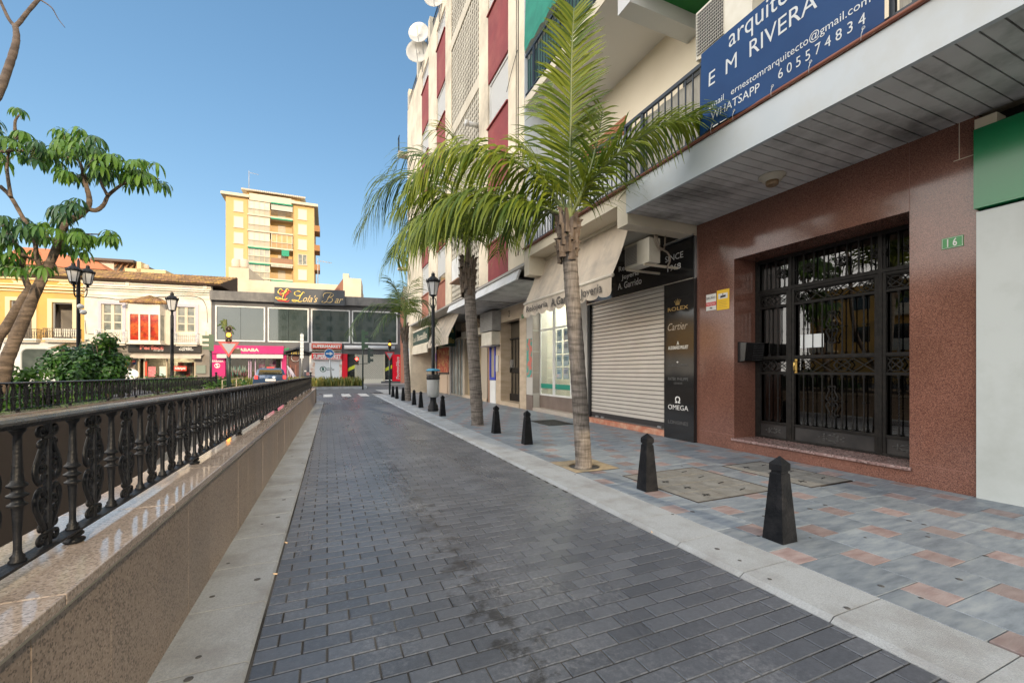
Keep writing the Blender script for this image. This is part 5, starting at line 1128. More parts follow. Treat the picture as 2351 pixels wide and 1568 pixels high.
m_ = MB(); m_.fb(FF, aL, aR, 0, ztop - .2, -8, -2.6); m_.fb(FF, aL, aR, zw0 - .3, zw0 - .05, -2.6, -.4); m_.fb(FF, aL, aR, zw1 + .2, zw1 + .3, -2.6, -.4); m_.build('core', M('inner_grey', (.11, .12, .12), .9), lo)
wg = M('bar_glass', (.035, .05, .045), .02, spec=1.0, coat=.6, c2=(.06, .075, .068), scale=.3)
for (a0, a1) in A:
    f = MB(); e = .1
    for q_ in ((a0, a0 + e, zw0, zw1), (a1 - e, a1, zw0, zw1), (a0 + e, a1 - e, zw0, zw0 + e), (a0 + e, a1 - e, zw1 - e, zw1)): f.fb(FF, *q_, -.1, .05)
    wn_ = f.build('window', white_p, lo); m_ = MB(); n = 2
    for k in range(n):
        p0 = a0 + e + (a1 - a0 - 2 * e) * k / n; p1 = p0 + (a1 - a0 - 2 * e) / n - .02; tl = R.uniform(-.012, .012)
        m_.add([FF.pt(p0, zw0 + e, -.04), FF.pt(p1, zw0 + e, -.04 + tl), FF.pt(p1, zw1 - e, -.04 + tl), FF.pt(p0, zw1 - e, -.04)], [(0, 1, 2, 3)])
    m_.build('pane', wg, wn_)
a0, a1 = A[0]
m_ = MB(); c = FF.pt(a0 + .8, zw0 + .9, -.02)
for k in range(20):
    th = R.uniform(0, 2 * pi); L_ = R.uniform(.3, .8); P = catmull([FF.pt(a0 + .8, zw0 + .5, .0), FF.pt(a0 + .8 + cos(th) * L_ * .5, zw0 + 1.3 + .4 * sin(th), .02), FF.pt(a0 + .8 + cos(th) * L_, zw0 + 1.3 + sin(th) * L_ - .2, .02)], 3); m_.tube(P, [.05, .06, .07, .06, .05, .04, .01][:len(P)] if len(P) <= 7 else .05, 4, flat=.2)
m_.build('window_plant', M('window_plant', (.03, .10, .02), .6, c2=(.14, .15, .03), scale=3), lo)
# sign board
sa0, sa1 = hw('B', 790, 320, .6)[0], hw('B', 1566, 320, .6)[0]; sz0, sz1 = hw('B', 1180, 415, .6)[1], hw('B', 1180, 245, .6)[1]
sg = thing('bar_sign', "large dark signboard with looping gold script above the windows", 'sign', FF.pt((sa0 + sa1) / 2, sz0, .5))
m_ = MB(); m_.fb(FF, sa0, sa1, sz0, sz1, .46, .6); m_.build('board', M('board_slate', (.045, .052, .062), .5, c2=(.06, .066, .075), scale=1), sg)
gd = M('script_gold', (.62, .45, .20), .4, .3); rd = M('script_red', (.55, .05, .04), .4); yl = M('script_yellow', (.85, .62, .12), .4)
def stroke(P, w_, mat, fr=FF, d=.605, nm='script_letter', par=None, sc=None):
    m_ = MB(); pts = catmull([fr.pt(a, b, d) for a, b in P], 7); n = len(pts)
    rad = [w_ * (.45 + .9 * abs(sin(i / n * pi * 3))) for i in range(n)]; m_.tube(pts, rad, 5, flat=1, up=tuple(fr.n)); return m_.build(nm, mat, par)
def scr_pt(pts, dx=0, dy=0): return [hw('B', x + dx, y + dy, .605) for x, y in pts]
Lc = [(985, 378), (1010, 372), (1050, 350), (1080, 300), (1098, 278), (1075, 268), (1030, 280), (1015, 310), (1040, 325), (1085, 305)]
Ll = [(1000, 378), (1040, 366), (1062, 340), (1085, 290), (1092, 275)]
BigL = [(955, 265), (930, 248), (895, 300), (880, 345), (855, 362), (812, 352), (808, 340), (840, 342), (880, 362), (915, 365), (935, 350)]
Loop = [(935, 262), (905, 290), (860, 300), (835, 290), (838, 262), (862, 248), (880, 262)]
for P in (BigL, Loop): stroke(scr_pt(P, 22, 20), .045, rd, par=sg); stroke(scr_pt(P), .038, yl, par=sg, d=.63)
BL2 = [(1125, 290), (1105, 285), (1075, 330), (1060, 365), (1020, 385), (990, 378), (992, 365), (1030, 372), (1070, 388), (1100, 380)]
LP2 = [(1105, 300), (1060, 322), (1020, 315), (1015, 285), (1050, 270), (1080, 280)]
for P in (BL2, LP2): stroke(scr_pt(P), .034, yl, par=sg)
def st(s, x0, y0, x1, y1, **k):
    a0, b0 = hw('B', x0, y0, .6); a1, b1 = hw('B', x1, y1, .6); text(s, FF, a0, b0, a1, b1, .605, gd, sg, shear=.5, **k)
st("ola's", 1105, 388, 1268, 318); st('ar', 1455, 403, 1548, 355)
BB_ = [(1415, 300), (1385, 345), (1365, 385), (1335, 398), (1315, 390), (1330, 378)]
B2 = [(1330, 345), (1335, 305), (1375, 288), (1430, 295), (1440, 320), (1410, 340), (1390, 342), (1425, 350), (1430, 380), (1400, 398), (1370, 390)]
for P in (BB_, B2): stroke(scr_pt(P), .03, gd, par=sg)
# ---- SABABA shop
def shopbase(name, lab, a0, a1): return thing(name, lab, 'shopfront', FF.pt((a0 + a1) / 2, GZ, .1))
def fbox(par, name, mat, q, d0, d1, bevel=0):
    m_ = MB(); m_.fb(FF, q[0], q[1], q[2], q[3], d0, d1); return m_.build(name, mat, par, bevel)
def R_(k, x0, y0, x1, y1, d=0): return fr_rc(FF, k, x0, y0, x1, y1, d)
pk = M('shop_pink', (.44, .012, .13), .35, c2=(.50, .02, .15), scale=1); wt = white_p
q0 = R_('M', 175, 235, 1555, 390, .2); sb_ = shopbase('pink_shop', 'bright pink clothes shop front with white letters with goods in the window', q0[0], q0[1])
fbox(sb_, 'sign_band', pk, q0, .0, .25)
def ftext(par, s, k, x0, y0, x1, y1, d, mat, **kw):
    a0, b0 = hw(k, x0, y0, d); a1, b1 = hw(k, x1, y1, d); _, b1 = hw(k, x0, y1, d); return text(s, FF, a0, b0, a1, b1, d, mat, par, **kw)
ftext(sb_, 'SABABA', 'M', 648, 345, 1078, 282, .255, cream_p, bold=.035)
ql = R_('M', 180, 392, 432, 940, .1); fbox(sb_, 'side_panel', pk, (ql[0], ql[1], GZ, q0[2]), -.2, .1)
ftext(sb_, 'SABABA', 'M', 178, 550, 398, 512, .105, wt, bold=.03)
cx, cz = hw('M', 281, 620, .1); rr = hw('M', 330, 620, .1)[0] - cx
m_ = MB(); m_.tube([FF.pt(cx + rr * cos(a), cz + rr * sin(a), .12) for a in [k * pi / 12 for k in range(25)]], .03, 5); m_.tube(catmull([FF.pt(cx + rr * .5, cz + rr * .7, .12), FF.pt(cx - rr * .4, cz + rr * .5, .12), FF.pt(cx + rr * .0, cz, .12), FF.pt(cx + rr * .4, cz - rr * .5, .12), FF.pt(cx - rr * .5, cz - rr * .7, .12)], 5), .045, 5)
m_.build('ring_emblem', wt, sb_)
qr = R_('M', 1515, 392, 1605, 940, .05); fbox(sb_, 'side_panel', pk, (qr[0], qr[1], GZ, q0[3] - .1), -.2, .08)
fbox(sb_, 'green_end', M('end_green', (.02, .2, .08), .5), (q0[1] + .01, q0[1] + .4, q0[2], q0[3] - .15), -.1, .15)
qa = R_('M', 290, 395, 1555, 478, .5); m_ = MB(); m_.add([FF.pt(qa[0], qa[3], .1), FF.pt(qa[1], qa[3], .1), FF.pt(qa[1], qa[3] - .06, .75), FF.pt(qa[0], qa[3] - .06, .75), FF.pt(qa[0], qa[2], .76), FF.pt(qa[1], qa[2], .76)], [(0, 1, 2, 3), (3, 2, 5, 4)]); m_.build('folded_awning', M('awning_grey', (.5, .48, .47), .7), sb_)
fbox(sb_, 'window_glass', glass('far_glass', (.72, .74, .7), .9), (ql[1], qr[0], GZ + .3, q0[2]), -.06, -.05)
qk = (ql[1], qr[0], GZ, q0[2]); fbox(sb_, 'back_wall', M('boutique_wall', (.20, .18, .13), .8, c2=(.38, .33, .22), scale=.8), (qk[0] - .3, qk[1] + .3, 0, q0[2]), -2.3, -2.2)
fbox(sb_, 'sill', gr, (ql[1], qr[0], GZ, GZ + .3), -.2, .02)
for x in (885, 925, 1010, 1510):
    a = hw('M', x, 700)[0]; fbox(sb_, 'mullion', M('mullion_lilac', (.5, .36, .5), .5), (a - .03, a + .03, GZ, q0[2]), -.1, .03)
for x0, x1 in ((1055, 1170), (1265, 1385)):
    a0, a1 = hw('M', x0, 700, -.4)[0], hw('M', x1, 700, -.4)[0]; fbox(sb_, 'clothes_rack', M('magenta_goods', (.40, .02, .2), .8, c2=(.7, .45, .6), scale=5, lo=.45, hi=.6), (a0, a1, GZ + .2, 2.7), -.9, -.7)
for k in range(20):
    a = hw('M', 545 + k * 15, 800, -.5)[0]; z = GZ + .9 + R.uniform(-.3, .3); m_ = MB(); m_.lathe([(.05, 0), (.07, .2), (.04, .3), (.02, .42)], 6, FF.pt(a, z, -.5)); m_.build('perfume_bottle', M('bottle%d' % (k % 3), [(.6, .7, .7), (.5, .2, .3), (.2, .5, .5)][k % 3], .3), sb_)
fbox(sb_, 'shop_lamp', emi('shop_lamp', (1, .9, .7), 9), (qk[0] + 2, qk[1] - 2, 2.9, 2.95), -1.6, -1.2)
# ---- bar door
qd = R_('M', 1640, 400, 1920, 850); bdr = shopbase('bar_entrance', 'bar doorway with a small tiled gable roof and gold script', qd[0], qd[1])
a0, a1 = hw('M', 1612, 500)[0], hw('M', 2080, 500)[0]; zd1 = hw('M', 1800, 405)[1]
fbox(bdr, 'stone_surround', M('rubble', (.10, .09, .08), .9, c2=(.2, .18, .16), scale=6), (a0, qd[0], GZ, zd1), -.3, .05)
fbox(bdr, 'slate_wall', M('slate_wall', (.075, .08, .095), .6), (qd[1] - .3, a1, GZ, zw0 - .65), -.3, .02)
fbox(bdr, 'door_panel', M('door_wine', (.08, .03, .025), .5, c2=(.13, .05, .04), scale=4), (qd[0], qd[1] - .3, GZ, zd1), -.25, -.2)
am = (a0 + a1) / 2; zr_ = hw('M', 1800, 270)[1]; ze = hw('M', 1620, 350)[1]
m_ = MB(); m_.prism([(a0 - .1, ze), (am, zr_), (a1 + .1, ze), (a1 + .1, ze - .12), (am, zr_ - .14), (a0 - .1, ze - .12)], FF, .0, .9); m_.build('gable_roof', M('slate_dark', (.04, .045, .055), .7), bdr)
m_ = MB(); m_.prism([(a0, ze - .12), (am, zr_ - .14), (a1, ze - .12), (a1, zd1), (a0, zd1)], FF, .0, .3); m_.build('gable_board', black_m, bdr)
ftext(bdr, "Lola's", 'M', 1690, 395, 1860, 345, .31, yl, shear=.5)
cx, cz = hw('M', 1776, 465); m_ = MB(); m_.tube([FF.pt(cx + .33 * cos(a), cz + .33 * sin(a), -.1) for a in [k * pi / 10 for k in range(21)]], .03, 5); m_.build('round_sign', steel, bdr)
for x in (1680, 1780, 1870): a = hw('M', x, 650)[0]; fbox(bdr, 'door_frame', M('door_rust', (.25, .09, .06), .5), (a - .03, a + .03, GZ, zd1 - .9), -.2, -.12)
fbox(bdr, 'letter_plate', wt, R_('M', 1950, 710, 1990, 735, .03), .02, .04); fbox(bdr, 'menu_board', M('menu_pink', (.55, .25, .22), .5), R_('M', 1985, 745, 2050, 805, .03), .02, .04)
# ---- supermarket
qs = R_('N', 210, 210, 828, 315, .25); sm = shopbase('supermarket', 'closed supermarket with two red SUPERMARKET signs and a white shutter', qs[0], qs[1])
rs = M('market_red', (.60, .05, .03), .4, c2=(.66, .09, .04), scale=1)
fbox(sm, 'upper_sign', rs, qs, .1, .3); ftext(sm, 'SUPERMARKET', 'N', 232, 292, 812, 232, .305, wt, bold=.04)
q1 = R_('N', 215, 400, 828, 540, .25); fbox(sm, 'lower_sign', M('market_crimson', (.55, .02, .03), .4), q1, .1, .3)
e = .05; fbox(sm, 'sign_border', wt, (q1[0], q1[1], q1[2], q1[2] + e), .3, .31); fbox(sm, 'sign_border', wt, (q1[0], q1[1], q1[3] - e, q1[3]), .3, .31)
ftext(sm, 'SUPERMARKET', 'N', 245, 516, 815, 430, .305, wt, bold=.04)
fbox(sm, 'wall', wt, (qs[0] - .2, qs[1], GZ, qs[3] + .05), -.3, .05)
m_ = MB()
for k in range(26):
    a = qs[0] + .1 + (qs[1] - qs[0] - .2) * k / 25; m_.tube([FF.pt(a, qs[2] - .05, .1), FF.pt(a, qs[2] - .28, .35)], .07, 6)
m_.build('tile_eave', M('tile_grey', (.17, .14, .11), .8, c2=(.3, .26, .2), scale=5), sm)
qw = R_('N', 285, 570, 778, 1000); 
fbox(sm, 'shutter', M('shutter_cold', (.62, .66, .69), .45), (qw[0], qw[1], GZ, q1[2] - .1), .0, .09)
ftext(sm, 'natural', 'N', 515, 722, 628, 695, .092, M('logo_green', (.03, .13, .09), .5), bold=.01); ftext(sm, 'world', 'N', 515, 758, 672, 722, .092, M('logo_dark', (.05, .06, .07), .5), bold=.02)
cx, cz = hw('N', 445, 733, .09); m_ = MB(); m_.tube([FF.pt(cx + .24 * cos(a), cz + .22 * sin(a), .1) for a in [k * pi / 10 for k in range(21)]], .03, 5); m_.ell(FF.pt(cx, cz, .1), .1, .03, .14, 8, 6); m_.build('globe_emblem', MATS['logo_green'], sm)
fp = M('food_strip', (.55, .35, .26), .5, c2=(.75, .68, .62), scale=3, lo=.4, hi=.55)
q_ = R_('N', 190, 600, 280, 1000); fbox(sm, 'food_poster', fp, (q_[0], q_[1], GZ, q_[3]), .05, .08); q_ = R_('N', 778, 640, 830, 1000); fbox(sm, 'food_poster', fp, (q_[0], q_[1], GZ, q_[3]), .05, .08)
ftext(sm, 'OPEN', 'N', 195, 895, 272, 872, .085, M('ink_blue', (.05, .08, .3), .5), bold=.02)
# ---- red shoe shop
q0 = R_('N', 835, 240, 2085, 1000); fs = shopbase('shoe_shop', 'shoe shop with red side panels, perforated shutter and vertical white lettering', q0[0], q0[1])
rp_ = M('shoe_red', (.68, .0, .02), .35); zsh = hw('N', 1400, 428)[1]
fbox(fs, 'dark_fascia', M('fascia_dark', (.07, .075, .085), .5, c2=(.1, .1, .1), scale=1), (q0[0], q0[1] + .4, zsh, zw0 - .4), -.3, .06)
q_ = R_('N', 882, 265, 1915, 318, .4); m_ = MB(); m_.tube([FF.pt(q_[0], (q_[2] + q_[3]) / 2, .4), FF.pt(q_[1], (q_[2] + q_[3]) / 2, .4)], .17, 10); m_.build('rolled_awning', M('awning_silver', (.55, .56, .57), .5), fs)
q_ = R_('N', 835, 430, 945, 1000); fbox(fs, 'red_panel', rp_, (q_[0], q_[1], GZ, zsh), -.2, .08)
qR = R_('N', 1870, 435, 2085, 980); fbox(fs, 'red_panel', rp_, (qR[0], qR[1], qR[2], zsh), -.2, .08); fbox(fs, 'base_panel', MATS['fascia_dark'], (qR[0] - 1.0, qR[1], GZ, qR[2]), -.2, .06)
a0, b0 = hw('N', 1945, 940, .085); a1, b1 = hw('N', 2010, 482, .085); text('FootonMars', FF, a0, b0, a1, b1, .09, wt, fs, vertical=True, bold=.05, shear=.15); text('FootonMars', FF, a0 + .04, b0 + .03, a1 - .04, b1 - .03, .095, M('mars_ink', (.55, .0, .02), .5), fs, vertical=True, shear=.15)
tp = M('door_sand', (.45, .42, .33), .5)
for x0, x1 in ((1095, 1140), (1680, 1715)): q_ = R_('N', x0, 430, x1, 1040); fbox(fs, 'post', tp, (q_[0], q_[1], GZ, zsh), -.1, .04)
sb2 = MB(); q_ = R_('N', 1140, 430, 1685, 1035); A0, A1 = q_[0], q_[1]; rows = 26; zz0, zz1 = GZ + .35, zsh; hh = (zz1 - zz0) / rows; nc = 14; cw = (A1 - A0) / nc
for r_ in range(rows):
    z = zz0 + r_ * hh; sb2.fb(FF, A0, A1, z, z + hh * .52, -.03, .0)
    for c_ in range(nc + 1):
        a = A0 + (c_ - (.5 if r_ % 2 else 0)) * cw; p0, p1 = max(A0, a), min(A1, a + cw * .34)
        if p1 > p0: sb2.fb(FF, p0, p1, z + hh * .52, z + hh, -.028, -.002)
sb2.fb(FF, A0, A1, GZ, zz0, -.04, .01); sb2.build('perforated_shutter', M('shutter_ivory', (.58, .56, .48), .5), fs)
fbox(fs, 'dark_interior', black_m, (q0[0], q0[1], GZ, zsh), -.5, -.45)
for x0, x1 in ((955, 1095), (1718, 1860)):
    q_ = R_('N', x0, 430, x1, 980); fbox(fs, 'window_pane', dark_glass, (q_[0], q_[1], GZ + .3, zsh), -.12, -.1)
    fbox(fs, 'sill', wt, (q_[0], q_[1], GZ + .22, GZ + .3), -.12, .03)
    w_ = q_[1] - q_[0]; z = hw('N', x0, 740)[1]; m_ = MB(); m_.prism([(q_[0], z - .18), (q_[1], z + .12), (q_[1], z + .42), (q_[0], z + .12)], FF, -.098, -.09); m_.build('sale_banner', M('banner_lime', (.55, .62, .03), .5), fs)
    for k in range(5): m_ = MB(); m_.fb(FF, q_[0] + .1, q_[1] - .1, GZ + .5 + k * .4, GZ + .53 + k * .4, -.4, -.2); m_.build('shelf', tp, fs)
# ---- corner shop with purple sign beyond
ny = shopbase('perfume_shop', 'shop with a purple fascia sign at the street corner beyond the shoe shop', 5.5, 9)
a0 = hw('O', 45, 900)[0]; fbox(ny, 'white_pier', M('pier_cold', (.6, .64, .68), .6), (a0, hw('O', 150, 900)[0], GZ, 3.3), -.2, .1)
q_ = R_('O', 155, 640, 445, 740, .3); fbox(ny, 'purple_sign', M('sign_purple', (.35, .11, .50), .4), (q_[0], 9.5, q_[2] , q_[3]), .0, .3)
ftext(ny, 'NAYLA', 'O', 245, 700, 440, 650, .305, M('nayla_ink', (.06, .03, .12), .5), bold=.02)
q_ = R_('O', 155, 760, 330, 1055); fbox(ny, 'display_glass', M('display', (.05, .08, .08), .1), (q_[0], q_[1], GZ, 2.6), -.5, -.45)
for k in range(6): fbox(ny, 'shelf', white_p, (q_[0], q_[1], GZ + .3 + k * .4, GZ + .33 + k * .4), -.42, -.2)
for k in range(30): m_ = MB(); m_.fb(FF, q_[0] + .06 + (k % 6) * .3, q_[0] + .2 + (k % 6) * .3, GZ + .34 + (k // 6) * .4, GZ + .55 + (k // 6) * .4, -.38, -.25); m_.build('goods', M('goods%d' % (k % 3), [(.6, .62, .6), (.5, .4, .2), (.3, .4, .4)][k % 3], .5), ny)
fbox(ny, 'grey_shutter', MATS['shutter_slats'], (q_[1], 9.5, GZ, 2.6), -.3, -.2); fbox(ny, 'wall', cream_p, (a0, 12, 2.6, 9), -.4, 0); fbox(ny, 'core', MATS['inner_grey'], (a0, 12, 0, 9), -4, -.5)
fbox(ny, 'salmon_wall', M('salmon', (.48, .2, .13), .8), (aR + .01, a0 + .1, GZ, ztop + .2), -1, .3)
# ================================================================ old two storey houses to the left of the bar
def F6(k, x, y, d=0): return FF.hit(k, x, y, d)
plas = M('white_plaster', (.74, .70, .62), .85, c2=(.68, .63, .54), scale=1.2, stain=(.58, .52, .42), sscale=.7)
ochre = M('ochre_plaster', (.66, .40, .11), .85, c2=(.60, .36, .10), scale=1, stain=(.52, .33, .13), sscale=.6)
roof_m = M('old_tiles', (.30, .17, .09), .9, c2=(.20, .11, .06), scale=2.5, island=.35, stain=(.50, .33, .08), sscale=1.4)
zeL = F6('A', 1000, 360)[1]
ze = zeL
def tile_roof(par, a0, a1, ze, run, rise, step=.24):
    m_ = MB(); a = a0
    while a < a1:
        n = 7
        for k in range(n):
            d0, d1 = .45 - run * k / n, .45 - run * (k + 1) / n - .05; z0, z1 = ze + rise * k / n, ze + rise * (k + 1) / n - .03; vs = []
            for d, z, r_ in ((d0, z0, .105), (d1, z1 + .02, .09)):
                for q_ in range(6): th = pi * q_ / 5; vs.append(FF.pt(a + r_ * cos(th), z + r_ * .75 * sin(th), d))
            m_.add(vs, [(q_, q_ + 1, q_ + 7, q_ + 6) for q_ in range(5)] + [(0, 1, 2, 3, 4, 5)])
        a += step
    m_.build('roof_tiles', roof_m, par)
    m_ = MB(); m_.add([FF.pt(a0 - .1, ze - .02, .4), FF.pt(a1 + .1, ze - .02, .4), FF.pt(a1 + .1, ze + rise - .02, .4 - run), FF.pt(a0 - .1, ze + rise - .02, .4 - run), FF.pt(a0 - .1, ze - .15, .35), FF.pt(a1 + .1, ze - .15, .35), FF.pt(a1 + .1, ze - .15, .4 - run), FF.pt(a0 - .1, ze - .15, .4 - run)], [(0, 1, 2, 3), (4, 7, 6, 5), (0, 4, 5, 1), (1, 5, 6, 2), (3, 7, 4, 0)]); m_.build('roof', M('roof_bed_shade', (.06, .035, .022), .9), par)  # bed darkened so that its colour gives the shade between tile rows
def wall_holes(par, a0, a1, z0, z1, holes, mat, th=.35):
    """wall pieces round rectangular holes (a0, a1, b0, b1), sorted along a"""
    m_ = MB(); x = a0
    for h in sorted(holes):
        if h[0] > x: m_.fb(FF, x, h[0], z0, z1, -th, 0)
        if h[2] > z0: m_.fb(FF, h[0], h[1], z0, h[2], -th, 0)
        if h[3] < z1: m_.fb(FF, h[0], h[1], h[3], z1, -th, 0)
        x = h[1]
    if x < a1: m_.fb(FF, x, a1, z0, z1, -th, 0)
    return m_.build('wall', mat, par)
wa0, wa1 = F6('A', 775, 700)[0], F6('D', 485, 800)[0]
wh = thing('townhouse', 'white two storey house with tiled roof, red glazed bay and shop below', 'building', FF.pt((wa0 + wa1) / 2, 0))
H1 = fr_rc(FF, 'A', 930, 590, 1125, 930); H2 = fr_rc(FF, 'A', 1615, 615, 1795, 935); HS = fr_rc(FF, 'A', 1235, 1085, 1795, 1265)
H1 = (H1[0], H1[1], F6('A', 1000, 935)[1], F6('A', 1000, 588)[1]); H2 = (H2[0], H2[1], F6('A', 1700, 940)[1], F6('A', 1700, 615)[1])
zsplit = F6('A', 1500, 965)[1]; zs1 = F6('A', 1500, 1045)[1]
wall_holes(wh, wa0, wa1, zsplit, ze - .15, [H1, H2], plas); 
wall_holes(wh, wa0, wa1, GZ, zsplit - .002, [(HS[0], HS[1], GZ + .1, zs1)], M('shop_grey', (.20, .18, .16), .6, c2=(.26, .23, .2), scale=1))
m_ = MB(); m_.fb(FF, wa0, wa1, 0, ze - .1, -7, -3); m_.fb(FF, wa0 + .05, wa1 - .05, zsplit - .1, zsplit, -3, -.35); m_.fb(FF, wa0 + .05, wa0 + .1, 0, ze - .2, -3, -.35); m_.build('core', MATS['inner_grey'], wh)
m_ = MB(); zc0 = F6('A', 1300, 425)[1]
for z, d, h_ in ((F6('A', 1300, 440)[1], .12, .10), (F6('A', 1300, 458)[1], .18, .08), (F6('A', 1300, 478)[1], .10, .08), (ze - .32, .1, .1), (F6('A', 1300, 520)[1], .05, .05)): m_.fb(FF, wa0, wa1, z, z + h_, 0.001, d)
m_.build('cornice', plas, wh)
for x in (780, 1180, 1890): a = F6('A', x, 400)[0]; fbox(wh, 'parapet_pier', plas, (a - .12, a + .12, zc0, ze + .1), 0, .16)
lav = M('lavender_trim', (.50, .47, .52), .8)
def star(par, x, y, mat): a, z = F6('A', x, y); m_ = MB(); m_.prism([(a - .45, z - .2), (a - .2, z - .1), (a, z - .18), (a + .2, z - .1), (a + .45, z - .2), (a + .28, z), (a + .45, z + .22), (a + .18, z + .12), (a, z + .18), (a - .18, z + .12), (a - .45, z + .22), (a - .28, z)], FF, 0, .03); m_.build('frieze_star', mat, par)
for x, y in ((992, 412), (1362, 431), (1718, 448)): star(wh, x, y, lav)
for H in (H1, H2):
    m_ = MB(); e = .22
    for q_ in ((H[0] - e, H[0], H[2], H[3] + e), (H[1], H[1] + e, H[2], H[3] + e), (H[0], H[1], H[3], H[3] + e)): m_.fb(FF, *q_, 0, .05)
    m_.build('window_surround', lav, wh)
    m_ = MB(); am = (H[0] + H[1]) / 2; zz = [H[2], H[2] + (H[3] - H[2]) * .3, H[2] + (H[3] - H[2]) * .52, H[2] + (H[3] - H[2]) * .74, H[3]]
    for a in (H[0], am - .1, H[1] - .12): m_.fb(FF, a, a + (.2 if a == am - .1 else .12), H[2], H[3], -.2, -.08)
    for z in zz: m_.fb(FF, H[0] + .1, H[1] - .1, z - .04, z + .06, -.19, -.09)
    m_.fb(FF, H[0] + .1, H[1] - .1, H[2], H[2] + .9, -.19, -.1)
    wn_ = m_.build('window', cream_p, wh); fbox(wn_, 'pane', M('house_pane', (.14, .16, .15), .08, c2=(.3, .3, .26), scale=2), H, -.17, -.15)
def house_balcony(par, x0, x1, y0, y1, mat):
    q_ = fr_rc(FF, 'A', x0, y0, x1, y1, .5); m_ = MB(); m_.fb(FF, q_[0], q_[1], q_[2] - .12, q_[2] + .02, 0, .6); m_.fb(FF, q_[0] + .1, q_[1] - .1, q_[2] - .25, q_[2] - .12, 0, .45); s_ = m_.build('balcony_slab', plas, par)
    m_ = MB(); zt_ = q_[3]; n = int((q_[1] - q_[0]) / .13)
    m_.fb(FF, q_[0], q_[1], zt_ - .04, zt_, .52, .57); m_.fb(FF, q_[0], q_[0] + .04, zt_ - .04, zt_, 0, .55); m_.fb(FF, q_[1] - .04, q_[1], zt_ - .04, zt_, 0, .55); m_.fb(FF, q_[0], q_[1], q_[2] + .1, q_[2] + .13, .53, .56)
    for k in range(n + 1):
        a = q_[0] + .02 + (q_[1] - q_[0] - .04) * k / n; m_.lathe([(.014, q_[2] + .02), (.014, q_[2] + .2), (.035, q_[2] + .35), (.014, q_[2] + .5), (.014, zt_ - .03)], 5, FF.pt(a, 0, .545))
    for sd in (q_[0] + .02, q_[1] - .02):
        for k in range(4): m_.lathe([(.014, q_[2] + .02), (.014, zt_ - .03)], 5, FF.pt(sd, 0, .1 + .12 * k))
    m_.build('balcony_railing', mat, par)
house_balcony(wh, 868, 1155, 825, 935, white_p); house_balcony(wh, 1597, 1815, 852, 945, white_p)
# glazed bay
b0, b1 = F6('A', 1178, 800, .9)[0], F6('A', 1468, 800, .9)[0]; by0, by1 = F6('A', 1320, 945, .9)[1], F6('A', 1320, 575, .9)[1]; bz0, bz1 = F6('A', 1320, 920, .9)[1], F6('A', 1320, 682, .9)[1]
bay = MB(); bay.prism([(b0, bz1), (b1, bz1), (b1, by1), (b0, by1)], FF, 0, .9); bay.prism([(b0, by0), (b1, by0), (b1, bz0), (b0, bz0)], FF, 0, .9)
n = 3; e = .09
for k in range(n + 1): a = b0 + (b1 - b0 - e) * k / n; bay.fb(FF, a, a + e, bz0, bz1, .78, .9)
bay.fb(FF, b0, b0 + .08, bz0, bz1, 0, .1); bay.fb(FF, b1 - .08, b1, bz0, bz1, 0, .1)
bay.fb(FF, b0 - .08, b1 + .08, by0 - .1, by0 + .02, 0, .98); bo = bay.build('bay_window', plas, wh)
rg = M('red_stained', (.42, .03, .015), .12, c2=(.62, .13, .03), scale=2.2, lo=.42, hi=.62, spec=.7, stain=(.10, .01, .01), sscale=3)
for k in range(n): a = b0 + e + (b1 - b0 - e) * k / n; fbox(bo, 'red_pane', rg, (a, a + (b1 - b0 - e) / n - e, bz0, bz1), .8, .82)
m_ = MB(); m_.add([FF.pt(b1 - .03, bz0, .8), FF.pt(b1 - .03, bz0, .1), FF.pt(b1 - .03, bz1, .1), FF.pt(b1 - .03, bz1, .8)], [(0, 1, 2, 3)]); m_.add([FF.pt(b0 + .03, bz0, .8), FF.pt(b0 + .03, bz0, .1), FF.pt(b0 + .03, bz1, .1), FF.pt(b0 + .03, bz1, .8)], [(0, 1, 2, 3)]); m_.build('side_pane', MATS['house_pane'], bo)
m_ = MB(); n = 19
for k in range(n):
    f = -1 + 2 * k / (n - 1); aa = (b0 + b1) / 2 + f * ((b1 - b0) / 2 + .5); ab_ = (b0 + b1) / 2 + f * ((b1 - b0) / 2 * .75); z1 = by1 + .62 - .25 * abs(f)
    m_.tube([FF.pt(aa, by1 - .02, 1.15 - .2 * abs(f)), FF.pt(ab_, z1, .05)], .10, 6)
m_.build('bay_roof_tiles', roof_m, bo)
# shop below
q_ = fr_rc(FF, 'A', 1175, 958, 1845, 1035, .2); ps = thing('shoe_and_childrens_shop', 'shop below the white house with a black fascia, pink lettering and a red sale sign', 'shopfront', FF.pt((q_[0] + q_[1]) / 2, GZ, .1))
q_ = (q_[0], q_[1], F6('A', 1500, 1032, .2)[1], F6('A', 1500, 962, .2)[1]); fbox(ps, 'fascia', M('fascia_black', (.025, .022, .02), .35, c2=(.04, .035, .03), scale=1), q_, .0, .22)
ftext(ps, 'Perfect', 'A', 1285, 1005, 1502, 965, .225, M('perfect_pink', (.72, .22, .20), .5), bold=.04); ftext(ps, 'Fuengirola', 'A', 1408, 1022, 1502, 1006, .225, wt, shear=.4)
ftext(ps, 'Calzados', 'A', 1657, 998, 1760, 978, .225, wt, bold=.02); ftext(ps, 'Ropa Niños', 'A', 1645, 1018, 1775, 998, .225, wt, bold=.02)
